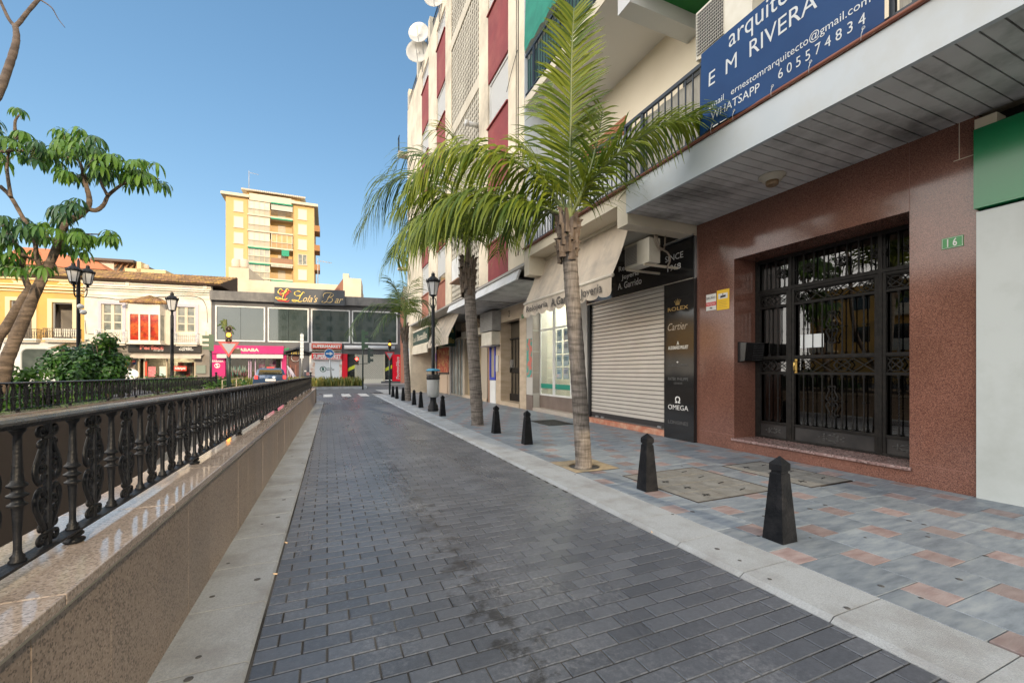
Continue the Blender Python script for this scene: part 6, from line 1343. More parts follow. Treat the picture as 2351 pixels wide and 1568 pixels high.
qa = fr_rc(FF, 'A', 1205, 1042, 1855, 1088, .6); m_ = MB(); m_.add([FF.pt(qa[0], qa[3], .05), FF.pt(qa[1], qa[3], .05), FF.pt(qa[1], qa[3] - .15, .8), FF.pt(qa[0], qa[3] - .15, .8), FF.pt(qa[1], qa[2], .8), FF.pt(qa[0], qa[2], .8)], [(0, 1, 2, 3), (3, 2, 4, 5)]); m_.build('awning', cnv, ps)
fbox(ps, 'shop_glass', MATS['far_glass'], (HS[0], HS[1], GZ + .3, zs1), -.1, -.09); fbox(ps, 'interior', M('shop_inside', (.42, .34, .24), .8, c2=(.2, .15, .1), scale=1.6), (HS[0] - .4, HS[1] + .4, 0, zs1), -2.4, -2.3)
fbox(ps, 'sill', gr, (HS[0], HS[1], GZ, GZ + .3), -.2, .02)
for x in (1272, 1325, 1530, 1570, 1790): a = F6('A', x, 1150)[0]; fbox(ps, 'mullion', M('mullion_sand', (.5, .42, .3), .5), (a - .04, a + .04, GZ + .1, zs1), -.15, .02)
q_ = fr_rc(FF, 'A', 1595, 1158, 1714, 1202, -.05); fbox(ps, 'sale_sign', rs, q_, -.08, -.02); ftext(ps, 'REBAJAS', 'A', 1606, 1194, 1704, 1168, -.015, wt, bold=.05)
fbox(ps, 'red_poster', M('poster_rose', (.6, .10, .13), .5, c2=(.7, .3, .3), scale=5), fr_rc(FF, 'A', 1362, 1162, 1428, 1255, -.05), -.08, -.04); fbox(ps, 'pale_poster', M('poster_sky', (.35, .6, .6), .5, c2=(.7, .65, .55), scale=3), fr_rc(FF, 'A', 1465, 1160, 1525, 1245, -.05), -.08, -.04)
fbox(ps, 'pink_strip', rs, fr_rc(FF, 'A', 1332, 1110, 1350, 1260, -.05), -.08, -.04); fbox(ps, 'metal_box', M('box_greygreen', (.2, .24, .2), .5), fr_rc(FF, 'A', 1805, 1150, 1890, 1225, .1), .0, .15); fbox(ps, 'blue_plate', M('plate_blue', (.03, .08, .25), .4), fr_rc(FF, 'A', 1218, 1102, 1250, 1142, .02), .0, .03)
for k in range(9): a = F6('A', 1610 + k * 20, 1180, -1)[0]; fbox(ps, 'garment', M('garment%d' % (k % 3), [(.55, .5, .45), (.4, .08, .1), (.15, .15, .2)][k % 3], .9), (a, a + .4, GZ + .6 + .3 * (k % 2), GZ + 1.5 + .3 * (k % 2)), -1.2, -1.1)
fbox(ps, 'shop_lamp', MATS['shop_lamp'], (HS[0] + 1, HS[1] - 1, zs1 - .1, zs1 - .05), -1.8, -1.2)
tile_roof(wh, wa0 + .1, wa1 + .7, ze, 4.2, 1.35)
# service boxes and cables on the white wall
m_ = MB(); 
for (x0, y0, x1, y1) in ((780, 735, 790, 860), (810, 860, 862, 864), (990, 985, 1170, 990), (990, 1020, 1165, 1024), (1000, 1060, 1170, 1064)):
    p0, p1 = FF.pt(*F6('A', x0, y0, .05), .05), FF.pt(*F6('A', x1, y1, .05), .05); m_.tube([p0, p1], .02, 4)
m_.tube(catmull([FF.pt(*F6('A', x, y, .1), .1) for x, y in ((790, 520), (1000, 535), (1110, 545), (1500, 520), (1800, 520), (1890, 600), (1905, 760))], 4), .02, 4); m_.build('facade_cable', M('cable_grey', (.12, .11, .1), .7), wh)
fbox(wh, 'meter_box', plas, fr_rc(FF, 'A', 1852, 835, 1890, 880, .1), 0, .15)
# ---- ochre house
oa0 = wa0 - 26
oh = thing('townhouse', 'ochre house with cream window surrounds and iron balconies, partly hidden by the leaning tree', 'building', FF.pt(wa0 - 8, 0))
W1 = (F6('A', 95, 700)[0], F6('A', 298, 700)[0], F6('A', 200, 905)[1], F6('A', 200, 558)[1]); W2 = (F6('A', 480, 700)[0], F6('A', 670, 700)[0], F6('A', 580, 905)[1], F6('A', 580, 575)[1])
dW = W2[0] - W1[0]; W0 = (W1[0] - dW, W1[1] - dW, W1[2], W1[3]); W00 = (W1[0] - 2 * dW, W1[1] - 2 * dW, W1[2], W1[3])
zo = F6('A', 400, 938)[1]
wall_holes(oh, oa0, wa0 - .002, zo, ze - .15, [W1, W2, W0, W00], ochre)
fbox(oh, 'ground_floor', M('white_front', (.66, .66, .66), .7, c2=(.6, .6, .58), scale=1), (oa0, wa0 - .002, GZ, zo - .002), -.35, 0)
m_ = MB(); m_.fb(FF, oa0, wa0, 0, ze - .1, -7, -2.6); m_.fb(FF, oa0, wa0, zo - .1, zo, -2.6, -.35); m_.build('core', M('room_grey', (.30, .27, .23), .9), oh)
m_ = MB()
for z, d, h_ in ((F6('A', 400, 425)[1], .12, .10), (F6('A', 400, 455)[1], .2, .14), (F6('A', 400, 480)[1], .12, .1), (ze - .35, .14, .2), (zo, .1, .1)): m_.fb(FF, oa0, wa0 - .01, z, z + h_, .001, d)
m_.build('cornice', M('cream_trim', (.74, .60, .36), .8), oh)
for x in (175, 590): star(oh, x, 392, MATS['cream_trim'])
for H in (W1, W2, W0, W00):
    m_ = MB(); e = .26
    for q_ in ((H[0] - e, H[0], H[2], H[3] + e), (H[1], H[1] + e, H[2], H[3] + e), (H[0], H[1], H[3], H[3] + e)): m_.fb(FF, *q_, 0, .07)
    m_.build('window_surround', MATS['cream_trim'], oh)
    m_ = MB(); m_.fb(FF, H[0], H[0] + .08, H[2], H[3], -.2, -.1); m_.fb(FF, H[1] - .08, H[1], H[2], H[3], -.2, -.1); m_.fb(FF, H[0] + .08, H[1] - .08, H[3] - .08, H[3], -.2, -.1); wn_ = m_.build('window', M('zinc', (.3, .31, .32), .5), oh)
    m_ = MB(); a0, a1 = H[0] - .3, H[1] + .3; am = (a0 + a1) / 2; zb = H[2]; P = [(a0, zb), (a0, H[3] + .3), (a1, H[3] + .3), (a1, zb), (am + 1.1, zb)] + [(am + 1.1 * cos(pi * k / 12), zb + 1.6 + 1.0 * sin(pi * k / 12)) for k in range(13)] + [(am - 1.1, zb)]
    m_.prism(P, FF, -1.3, -1.2); m_.build('inner_arch', M('arch_grey', (.34, .31, .28), .9), wn_)
for x0, x1 in ((-15, 342), (395, 712)): house_balcony(oh, x0, x1, 812, 905, M('old_iron', (.10, .085, .07), .6))
tile_roof(oh, oa0, wa0 + .1, ze, 4.2, 1.35)
m_ = MB(); 
for k in range(3): m_.add([FF.pt(W2[0] + .2 + k * .5, W2[2] + .1, .15), FF.pt(W2[0] + .65 + k * .5, W2[2] + .1, .15), FF.pt(W2[0] + .65 + k * .5, W2[2] + .75, .2), FF.pt(W2[0] + .2 + k * .5, W2[2] + .75, .2)], [(0, 1, 2, 3)])
m_.build('laundry', M('linen', (.7, .66, .55), .9), oh)
# dark shop window and awning at the foot of the ochre house
q_ = fr_rc(FF, 'A', 200, 1000, 470, 1215)
sw = thing('shop_window', 'large dark rounded window in the white ground floor beside the leaning tree trunk', 'window', FF.pt((q_[0] + q_[1]) / 2, GZ))
r_ = .35; P = []
for cx, cz, s0 in ((q_[1] - r_, q_[3] - r_, 0), (q_[0] + r_, q_[3] - r_, 1), (q_[0] + r_, q_[2] + r_, 2), (q_[1] - r_, q_[2] + r_, 3)):
    P += [(cx + r_ * cos(pi / 2 * s0 + k * pi / 10), cz + r_ * sin(pi / 2 * s0 + k * pi / 10)) for k in range(6)]
m_ = MB(); m_.prism(P, FF, .0, .03); m_.build('pane', M('screen_glass', (.06, .075, .07), .15, c2=(.10, .12, .11), scale=1.5), sw)
m_ = MB(); m_.tube([FF.pt(a, b, .03) for a, b in P + P[:1]], .05, 5); m_.build('frame', M('frame_grey', (.35, .37, .36), .4), sw)
q_ = fr_rc(FF, 'A', 470, 945, 600, 985, 1.2); m_ = MB(); m_.add([FF.pt(q_[0], q_[3], 0.02), FF.pt(q_[0] + 3.4, q_[3], .02), FF.pt(q_[0] + 3.4, q_[2] - .1, 1.6), FF.pt(q_[0], q_[2] - .1, 1.6)], [(0, 1, 2, 3)]); m_.fb(FF, q_[0], q_[0] + .15, GZ, q_[3], 0, .1)
single(m_, 'brown_awning', M('awning_brown', (.28, .2, .12), .8, c2=(.2, .15, .1), scale=3), 'brown sloping awning partly hidden by the round shrub', 'awning')
# ---- roofs and blocks behind the houses
def blk_(name, lab, cat, k, x0, y0, x1, y1, d, mat, dep=5, zb=0):
    a0, a1, b0, b1 = fr_rc(FF, k, x0, y0, x1, y1, d); m_ = MB(); m_.fb(FF, a0, a1, zb, b1, d - dep, d); return single(m_, name, mat, lab, cat)
D1 = -14
def hipped(name, lab, pts_e, apex, d, dep, wallc):
    a0, z0 = FF.hit(*pts_e[0], d); a1, z1 = FF.hit(*pts_e[1], d); am, za = FF.hit(*apex, d - dep / 2); z0 = (z0 + z1) / 2
    t_ = thing(name, lab, 'building', FF.pt((a0 + a1) / 2, 0, d)); m_ = MB(); m_.fb(FF, a0, a1, 0, z0, d - dep, d); m_.build('wall', wallc, t_)
    m_ = MB(); e = .4; m_.add([FF.pt(a0 - e, z0, d + e), FF.pt(a1 + e, z0, d + e), FF.pt(a1 + e, z0, d - dep - e), FF.pt(a0 - e, z0, d - dep - e), FF.pt(am - 1.5, za, d - dep / 2), FF.pt(am + 1.5, za, d - dep / 2)], [(0, 1, 5, 4), (1, 2, 5), (2, 3, 4, 5), (3, 0, 4), (0, 3, 2, 1)])
    m_.build('roof', M('orange_tiles', (.58, .19, .07), .85, c2=(.48, .15, .06), scale=2, stretch=(6, 1, 1)), t_); return t_
hipped('house', 'house with a bright orange pyramid roof seen behind the ochre house', [('A', 60, 240), ('A', 800, 240)], ('A', 330, 75), -12, 12, plas)
hipped('house', 'lower orange roofed house next to the rooftop shed', [('A', 560, 265), ('A', 950, 268)], ('A', 700, 165), -9, 8, plas)
t_ = thing('rooftop_shed', 'white rooftop building with a dark flat canopy above the tiled roof', 'building', FF.pt(-15, 8, -12)); m_ = MB(); q_ = fr_rc(FF, 'A', 865, 195, 1045, 290, -12); m_.fb(FF, q_[0], q_[1], 0, q_[3], -16, -12); m_.build('wall', plas, t_)
q2 = fr_rc(FF, 'A', 860, 192, 1250, 205, -12); m_ = MB(); m_.fb(FF, q2[0], q2[1], q2[2], q2[3] + .1, -16, -11.5); m_.build('flat_roof', M('dark_roof', (.12, .09, .07), .8), t_)
m_ = MB()
for k in range(4): a = q_[1] + (q2[1] - q_[1]) * (k + .5) / 4; m_.bar(FF.pt(a, q2[2], -12.2), FF.pt(a - .9, q2[2] - 1.6, -12.2), .12); m_.bar(FF.pt(a + .5, q2[2], -12.4), FF.pt(a + .5, q2[2] - 2.2, -12.4), .1)
m_.build('timber', M('shed_timber', (.3, .17, .09), .8), t_)
m_ = MB(); q3 = fr_rc(FF, 'A', 1145, 240, 1520, 300, -11.5); m_.fb(FF, q3[0], q3[1], 0, q3[3] - .3, -14, -11.5); qc = fr_rc(FF, 'A', 1255, 200, 1295, 300, -11.5); m_.fb(FF, qc[0], qc[1], 0, qc[3], -12.5, -11.5); m_.build('parapet', M('parapet_yellow', (.66, .52, .28), .8), t_)
def tank(k, x, y0, y1, wpx, d, lab):
    a, z0 = FF.hit(k, x, y1, d); _, z1 = FF.hit(k, x, y0, d); r_ = wpx / 2 * CR[k][2] / FD * 44; m_ = MB(); m_.lathe([(r_ * .96, z0), (r_, z0 + .1), (r_, z1 - .15), (r_ * .8, z1), (.001, z1 + .05)], 16, FF.pt(a, 0, d - r_)); single(m_, 'water_tank', M('tank_grey', (.62, .52, .42), .7, c2=(.54, .45, .36), scale=2), lab, 'water tank', 'rooftop water tanks')
tank('A', 1328, 222, 262, 48, -12, 'small pale water tank on the yellow parapet behind the tiled roof')
# cream rear walls behind the bar
rw_ = thing('building', 'blank cream walls rising behind the bar building', 'building', FF.pt(-4, 0, -9)); dd = -9
a0 = FF.hit('T', 130, 1340, dd)[0]; a1 = FF.hit('T', 445, 1340, dd)[0]; zA = FF.hit('T', 300, 1178, dd)[1]; ax = FF.hit('T', 192, 1200, dd)[0]
m_ = MB(); m_.fb(FF, ax, a1, 0, zA, dd - 6, dd); zB_ = FF.hit('T', 150, 1315, dd)[1]; m_.fb(FF, a0 - .8, ax, 0, zB_, dd - 6, dd - .02); aE = FF.hit('B', 1748, 300, dd)[0]; zC = FF.hit('B', 1250, 190, dd)[1]
zD = FF.hit('T', 480, 1335, dd)[1]
m_.prism([(a1 + .002, 0), (aE, 0), (aE, FF.hit('B', 1748, 215, dd)[1]), (a1 + .002, zD)], FF, dd - 6, dd)
a5 = FF.hit('B', 1548, 200, dd + .3)[0]; z5 = FF.hit('B', 1650, 128, dd + .3)[1]; m_.fb(FF, a5, aE, 0, z5, dd - 4, dd + .3); a6 = FF.hit('B', 1605, 200, dd)[0]; m_.fb(FF, FF.hit('B', 1540, 100, dd)[0], a6, z5, FF.hit('B', 1570, 65, dd)[1], dd - 2, dd - .5)
m_.build('wall', M('cream_render', (.66, .56, .42), .85, c2=(.60, .50, .37), scale=.8, stain=(.52, .42, .3), sscale=.5), rw_)  # warm cream with random mottling
m_ = MB(); m_.prism([(a5 - .9, z5 - 1.4), (a5 - .002, z5 - 1.4), (a5 - .002, z5 - .05)], FF, dd - 2, dd + .2); m_.build('lean_to_roof', M('brown_tiles', (.25, .11, .07), .8), rw_)
tank('T', 268, 1068, 1170, 96, dd - .3, 'beige water tank at the outer end of the pair on the cream wall'); tank('T', 372, 1068, 1175, 96, dd - .3, 'beige water tank of the pair that stands closer to the tower balconies')
# ---- ochre tower block
tw = thing('tower_block', 'tall yellow apartment tower with glazed balconies down its middle', 'building', (-10, 94.9, 0))
yw = M('tower_ochre', (.62, .41, .18), .85, c2=(.58, .385, .165), scale=.3); crm = M('tower_cream', (.60, .53, .40), .8)
def TH(x, y, d=0): return FT.hit('T', x, y, d)
TL, TRR = TH(155, 600)[0], TH(1262, 600)[0]; b0, b1 = TH(432, 500)[0], TH(1000, 500)[0]; zl, zr = TH(280, 290)[1], TH(1150, 415)[1]; ztw = (zl + zr) / 2
m_ = MB(); m_.fb(FT, TL, b0, 0, ztw, -14, 0); m_.fb(FT, b1, TRR, 0, ztw, -14, 0); m_.fb(FT, b0, b1, 0, ztw, -14, -1.6); m_.build('wall', yw, tw)
m_ = MB(); m_.fb(FT, TL - .7, b0 + .3, ztw, ztw + .5, -14.5, .7); m_.fb(FT, b1 - .3, TRR + .7, ztw, ztw + .5, -14.5, .7); m_.fb(FT, b0 + .3, b1 - .3, ztw - .4, ztw + .9, -12, .5); m_.build('eaves', crm, tw)
pz1 = TH(700, 225)[1]; pa0, pa1 = TH(405, 230)[0], TH(1085, 350)[0]
m_ = MB(); m_.fb(FT, pa0, pa1, ztw + .5, pz1, -10, -1); m_.build('penthouse', yw, tw)
m_ = MB(); m_.add([FT.pt(pa0 - .8, pz1 - .3, 0), FT.pt(pa1 + .8, pz1 - .3, 0), FT.pt(pa1 + .8, pz1 + 1.3, -6), FT.pt(pa0 - .8, pz1 + 1.3, -6), FT.pt(pa1 + .8, pz1 - .3, -11), FT.pt(pa0 - .8, pz1 - .3, -11)], [(0, 1, 2, 3), (3, 2, 4, 5), (0, 3, 5), (1, 4, 2), (0, 5, 4, 1)]); m_.build('roof', crm, tw)
m_ = MB()
for k in range(34): a = pa0 - .7 + (pa1 - pa0 + 1.4) * k / 33; m_.fb(FT, a, a + .25, pz1 - .45, pz1 - .15, -.1, .15)
m_.build('eave_tiles', M('tower_tile', (.6, .5, .38), .8), tw)
fbox_t = lambda par, name, mat, q, d0, d1: (lambda m_: (m_.fb(FT, q[0], q[1], q[2], q[3], d0, d1), m_.build(name, mat, par))[1])(MB())
fbox_t(tw, 'roof_band', crm, (TH(480, 260)[0], TH(1015, 330)[0], ztw + .9, pz1 - 1.2), -1, .0)
tower_blind = M('blind_bright', (.58, .54, .47), .7)  # even pale blind colour
zf = [TH(320, 412)[1], TH(320, 612)[1], TH(320, 812)[1], TH(320, 1007)[1]]; fh = (zf[0] - zf[3]) / 3
for k in range(9):
    z = zf[0] - k * fh
    if z < 3: break
    for (x0, x1) in ((262, 370), (1065, 1165)):
        a0, a1 = TH(x0, 500)[0], TH(x1, 600)[0]
        m_ = MB(); m_.fb(FT, a0 - .15, a1 + .15, z - 1.15, z - 1.0, .0, .15); m_.fb(FT, a0, a1, z + .95, z + 1.05, 0, .06); m_.fb(FT, a0 - .08, a0, z - 1, z + 1.05, 0, .06); m_.fb(FT, a1, a1 + .08, z - 1, z + 1.05, 0, .06); wn_ = m_.build('window', crm, tw)
        if k == 3 and x0 > 1000:
            fbox_t(wn_, 'pane', MATS['house_pane'], (a0, a1, z - 1.0, z + .95), .0, .03); fbox_t(wn_, 'mullion', crm, ((a0 + a1) / 2 - .06, (a0 + a1) / 2 + .06, z - 1, z + .95), .03, .06)
        else: fbox_t(wn_, 'blind', tower_blind, (a0, a1, z - 1.0, z + .95), .0, .03)
am = TH(718, 600)[0]; zt0 = TH(700, 545)[1]; grn = M('awning_green', (.02, .28, .16), .7); bst = [('glz', 'scr'), ('wht', 'open'), ('wht', 'org'), ('glzg', 'wood'), ('glzg', 'openg'), ('wht', 'open'), ('glz', 'org'), ('wht', 'open')]
shade = M('balcony_inner_shade', (.50, .30, .12), .9)  # darker copy of the tower ochre: recess shade put into the colour
for k, (l_, r_) in enumerate(bst):
    zf0 = zt0 - k * fh
    if zf0 < 2: break
    fbox_t(tw, 'balcony_slab', crm, (b0, b1, zf0 - .25, zf0), -1.6, .55)
    for side, (p0, p1, ty) in enumerate(((b0 + .1, am - .1, l_), (am + .1, b1 - .1, r_))):
        z1 = zf0 + fh - .25
        m_ = MB(); m_.fb(FT, p0, p1, zf0 + 1.0, zf0 + 1.06, .4, .46)
        n = 22
        for i in range(n + 1): a = p0 + (p1 - p0) * i / n; m_.fb(FT, a - .02, a + .02, zf0, zf0 + 1.0, .41, .45)
        rl = m_.build('balcony_railing', M('tower_rail', (.30, .24, .16), .6), tw)
        if ty in ('glz', 'wht', 'glzg', 'org'):
            m_ = MB(); n = 4
            for i in range(n + 1): a = p0 + (p1 - p0 - .14) * i / n; m_.fb(FT, a, a + .14, zf0, z1, .15, .3)
            m_.fb(FT, p0, p1, z1 - .12, z1, .14, .31); m_.fb(FT, p0, p1, zf0 + 1.1, zf0 + 1.2, .16, .29); wn_ = m_.build('balcony_glazing', crm, tw)
            mt = {'glz': M('tower_glass', (.42, .42, .36), .3, c2=(.6, .58, .48), scale=1.2), 'glzg': M('tower_glass2', (.3, .31, .28), .3, c2=(.45, .44, .38), scale=1.2), 'wht': tower_blind, 'org': M('curtain_orange', (.62, .30, .13), .7, c2=(.68, .42, .2), scale=1)}[ty]
            fbox_t(wn_, 'panes', mt, (p0, p1, zf0 + .02, z1 - .1), .18, .24)
        else:
            fbox_t(tw, 'rear_door', M('rear_door', (.55, .47, .36), .6), (p0 + 1, p1 - 1.4, zf0, zf0 + 2.1), -1.6, -1.5); fbox_t(tw, 'balcony_back', shade, (p0, p1, zf0, z1), -1.7, -1.61)
        if ty in ('scr',): fbox_t(tw, 'glass_screen', M('screen_grey', (.36, .37, .33), .3), (p0, p1, zf0 + 1.4, z1), .2, .25)
        if ty == 'wood': fbox_t(rl, 'wood_slats', M('slat_brown', (.34, .16, .09), .7), (p0, p1, zf0 + .05, zf0 + 1.0), .36, .4)
        if ty in ('glzg', 'scr', 'open') : fbox_t(tw, 'folded_awning', grn, (p0, p1, z1 - .25, z1 - .02), .3, .6)
        if ty == 'wood': fbox_t(tw, 'green_awning', grn, (p1 - 1.9, p1 - .6, z1 - 1.2, z1), .3, .5)
        if ty == 'openg': fbox_t(tw, 'striped_awning', M('stripe', (.55, .5, .42), .7, c2=(.3, .27, .2), scale=4, stretch=(6, 0.1, 0.1)), (p0, p1, z1 - .5, z1), .4, .7)
m_ = MB()
for z in range(6, 34, 4): m_.fb(FT, TRR, TRR + 1.0, z, z + 1.2, -6, -2)
m_.build('side_balcony', M('side_brown', (.42, .22, .1), .8), tw)
def antenna(p, h, lab):
    m_ = MB(); m_.tube([p, p + V((0, 0, h))], h * .015, 5); m_.tube([p + V((0, 0, h * .9)), p + V((h * .5, 0, h * .86))], h * .01, 4)
    for k in range(5): c = p + V((h * .1 * k, 0, h * (.9 - .008 * k))); m_.tube([c - V((0, h * .08, h * .05)), c + V((0, h * .08, h * .05))], h * .008, 4)
    single(m_, 'antenna', M('antenna_grey', (.45, .42, .38), .5), lab, 'antenna', 'roof antennas')
antenna(FT.pt(*TH(445, 185, -3), -3), 3.4, 'antenna on top of the yellow tower'); antenna(FF.pt(*FF.hit('T', 1308, 1385, dd - 1), dd - 1), 2.8, 'antenna standing on the cream wall beside the foot of the tower')
# ================================================================ blocks of the square outside the frame (seen in reflections, and they shade the square)
def city(name, lab, x0, x1, y0, y1, h, mat, face):
    t_ = thing(name, lab, 'building', ((x0 + x1) / 2, (y0 + y1) / 2, 0)); m_ = MB(); m_.box(x0, x1, y0, y1, 0, h); m_.build('wall', mat, t_)
    wi, ba = MB(), MB(); L_ = (y1 - y0) if face in 'ew' else (x1 - x0); n = int(L_ / 3.2)
    for f in range(int(h / 3.2)):
        for k in range(n):
            if f == 0: continue
            c = (k + .5) * L_ / n; z = f * 3.2 + .9
            if face == 'e': q_ = (x1 - .02, x1 + .03, y0 + c - .7, y0 + c + .7); b_ = (x1, x1 + .9, y0 + c - 1.2, y0 + c + 1.2)
            elif face == 'n': q_ = (x0 + c - .7, x0 + c + .7, y1 - .02, y1 + .03); b_ = (x0 + c - 1.2, x0 + c + 1.2, y1, y1 + .9)
            wi.box(*q_, z, z + 1.5); wi.build('window', dark_glass, t_); wi = MB()
            if k % 2: ba.box(*b_, z - .95, z - .8); ba.box(*( (x1 + .86, x1 + .9, b_[2], b_[3]) if face == 'e' else (b_[0], b_[1], y1 + .86, y1 + .9)), z - .8, z + .1); ba.build('balcony', cream_p, t_); ba = MB()
city('apartment_building', 'low block on the west side of the open square', -48, -36, -16, 30, 9.7, ochre, 'e')
city('apartment_building', 'apartment block closing the square on its south side', -40, 4, -75, -62, 30, plas, 'n')
# ================================================================ street furniture
def lantern(par, c, s=1.0):
    c = V(c); m_ = MB(); m_.lathe([(.02 * s, 0), (.05 * s, .03 * s), (.03 * s, .07 * s), (.10 * s, .11 * s), (.115 * s, .13 * s)], 6, c, None, False); n = 6
    for k in range(6):
        a = 2 * pi * (k + .5) / 6; m_.bar(c + V((.11 * s * cos(a), .11 * s * sin(a), .12 * s)), c + V((.185 * s * cos(a), .185 * s * sin(a), .52 * s)), .016 * s)
    m_.lathe([(.20 * s, .51 * s), (.215 * s, .53 * s), (.21 * s, .55 * s), (.17 * s, .60 * s), (.10 * s, .67 * s), (.055 * s, .70 * s), (.06 * s, .72 * s), (.055 * s, .78 * s), (.0001, .80 * s)], 12, c)
    for k in range(12):
        a = 2 * pi * k / 12; m_.lathe([(.012 * s, .54 * s), (.016 * s, .58 * s), (.001, .615 * s)], 5, c + V((.2 * s * cos(a), .2 * s * sin(a), 0)))
    for k in range(5): a = 2 * pi * k / 5; m_.lathe([(.008 * s, .77 * s), (.001, .86 * s)], 4, c + V((.035 * s * cos(a), .035 * s * sin(a), 0)))
    fr_ = m_.build('lantern', iron, par)
    m_ = MB(); m_.lathe([(.10 * s, .13 * s), (.175 * s, .51 * s)], 6, c, None, False); m_.build('glass', M('lantern_glass', (.62, .63, .64), .25, c2=(.55, .56, .58), scale=5), fr_)
c0 = gnd('D', 994.5, 946)
lp = thing('street_lamp', 'black street lamp with one lantern and a litter bin on its base', 'street lamp', c0)
m_ = MB(); m_.lathe([(.165, 0), (.165, .10), (.15, .115), (.15, .19), (.12, .24), (.095, .30), (.09, .42), (.10, .44), (.06, .48), (.055, .7), (.05, 1.0), (.05, 3.1)], 20, c0); m_.lathe([(.05, 3.1), (.042, 3.12), (.06, 3.15), (.04, 3.2), (.03, 3.28), (.025, 3.42)], 14, c0)
for k in range(4): a = pi / 2 * k + .4; m_.tube(catmull([c0 + V((.04 * cos(a), .04 * sin(a), 3.15)), c0 + V((.12 * cos(a), .12 * sin(a), 3.3)), c0 + V((.09 * cos(a), .09 * sin(a), 3.44))], 4), .008, 5)
m_.build('pole', iron, lp); lantern(lp, c0 + V((0, 0, 3.40)), 1.0)
lb = thing('litter_bin', 'grey plastic litter bin with black bag and blue rim on the lamp post', 'litter bin', c0 + V((0, 0, .45)))
m_ = MB(); m_.lathe([(.13, .45), (.17, .50), (.185, .60), (.19, 1.0), (.185, 1.02), (.16, 1.02), (.16, .62)], 20, c0)
m_.build('body', M('bin_grey', (.30, .31, .31), .45, c2=(.36, .37, .37), scale=6), lb)
m_ = MB(); m_.lathe([(.192, .98), (.205, 1.02), (.19, 1.09), (.20, 1.13), (.15, 1.14), (.08, 1.12), (.06, 1.0)], 18, c0); m_.build('bag', M('bag_black', (.01, .01, .012), .25, bump=1.0, bscale=22), lb)
m_ = MB(); m_.lathe([(.12, 1.24), (.20, 1.235), (.215, 1.25), (.21, 1.275), (.13, 1.31), (.06, 1.315)], 20, c0); m_.build('blue_rim', M('rim_blue', (.05, .26, .42), .4), lb)
for k in (0, 2): a = pi / 2 * k; m_ = MB(); m_.bar(c0 + V((.17 * cos(a), .17 * sin(a), .95)), c0 + V((.17 * cos(a), .17 * sin(a), 1.25)), .02); m_.build('strut', steel, lb)
m_ = MB(); m_.box(c0.x - .3, c0.x + .3, c0.y - .3, c0.y + .3, .026, .034); m_.build('base_slab', kerb_stone, lp)
# single lamp in front of the white house
c1 = att('D', 395, 851, 16.1); c1.z = 0
l2 = thing('street_lamp', 'black single lantern street lamp standing before the white house', 'street lamp', c1)
m_ = MB(); m_.lathe([(.12, 0), (.12, .3), (.08, .4), (.07, 1.0), (.055, 1.1), (.055, 3.3), (.03, 3.42)], 16, c1); m_.build('pole', iron, l2); lantern(l2, c1 + V((0, 0, 3.40)), 1.0)
# tall double lamp
c2 = att('D', 180, 851, 15.4); c2.z = 0
l3 = thing('street_lamp', 'tall black street lamp with clustered lanterns in front of the ochre house', 'street lamp', c2)
m_ = MB(); m_.lathe([(.14, 0), (.14, .4), (.09, .5), (.075, 1.2), (.06, 1.3), (.055, 4.6), (.04, 4.7), (.04, 5.2), (.001, 5.32)], 14, c2)
for k in range(3):
    a = 2 * pi * k / 3 + .35; r_ = V((cos(a), sin(a), 0)); m_.tube(catmull([c2 + V((0, 0, 4.0)), c2 + r_ * .16 + V((0, 0, 3.92)), c2 + r_ * .22 + V((0, 0, 4.08)), c2 + r_ * .22 + V((0, 0, 4.3))], 5), .018, 6); m_.tube(catmull([c2 + r_ * .05 + V((0, 0, 4.25)), c2 + r_ * .2 + V((0, 0, 4.22)), c2 + r_ * .14 + V((0, 0, 4.1)), c2 + r_ * .08 + V((0, 0, 4.16))], 5), .012, 5)
m_.build('pole', iron, l3)
for k in range(3): a = 2 * pi * k / 3 + .35; lantern(l3, c2 + V((.24 * cos(a), .24 * sin(a), 4.28)), 1.0)
m_ = MB()
for x, z, w_ in ((.12, 3.55, .16), (.2, 3.35, .2)): m_.ell(c2 + V((x, -.15, z)), .1, .1, .09, 10, 6); m_.bar(c2 + V((0, 0, z + .1)), c2 + V((x, -.15, z + .08)), .03)
m_.build('camera', white_p, l3)
cm = MB(); cm.box(-.14, .14, -.05, .05, -.04, .05, Matrix.Translation(c2 + V((-.28, -.05, 2.05))) @ Matrix.Rotation(.3, 4, 'Y')); cm.bar(c2 + V((0, 0, 2.1)), c2 + V((-.2, -.03, 2.06)), .02); cm.build('camera', white_p, l3)
c = c2 + V((-.05, -.3, .85)); m_ = MB(); m_.lathe([(.29, 0), (.29, .02)], 24, c2 + V((-.1, -.12, 1.05)), Matrix.Rotation(radians(90), 4, 'X')); o = m_.build('round_sign', M('sign_back_grey', (.35, .36, .36), .5), l3)
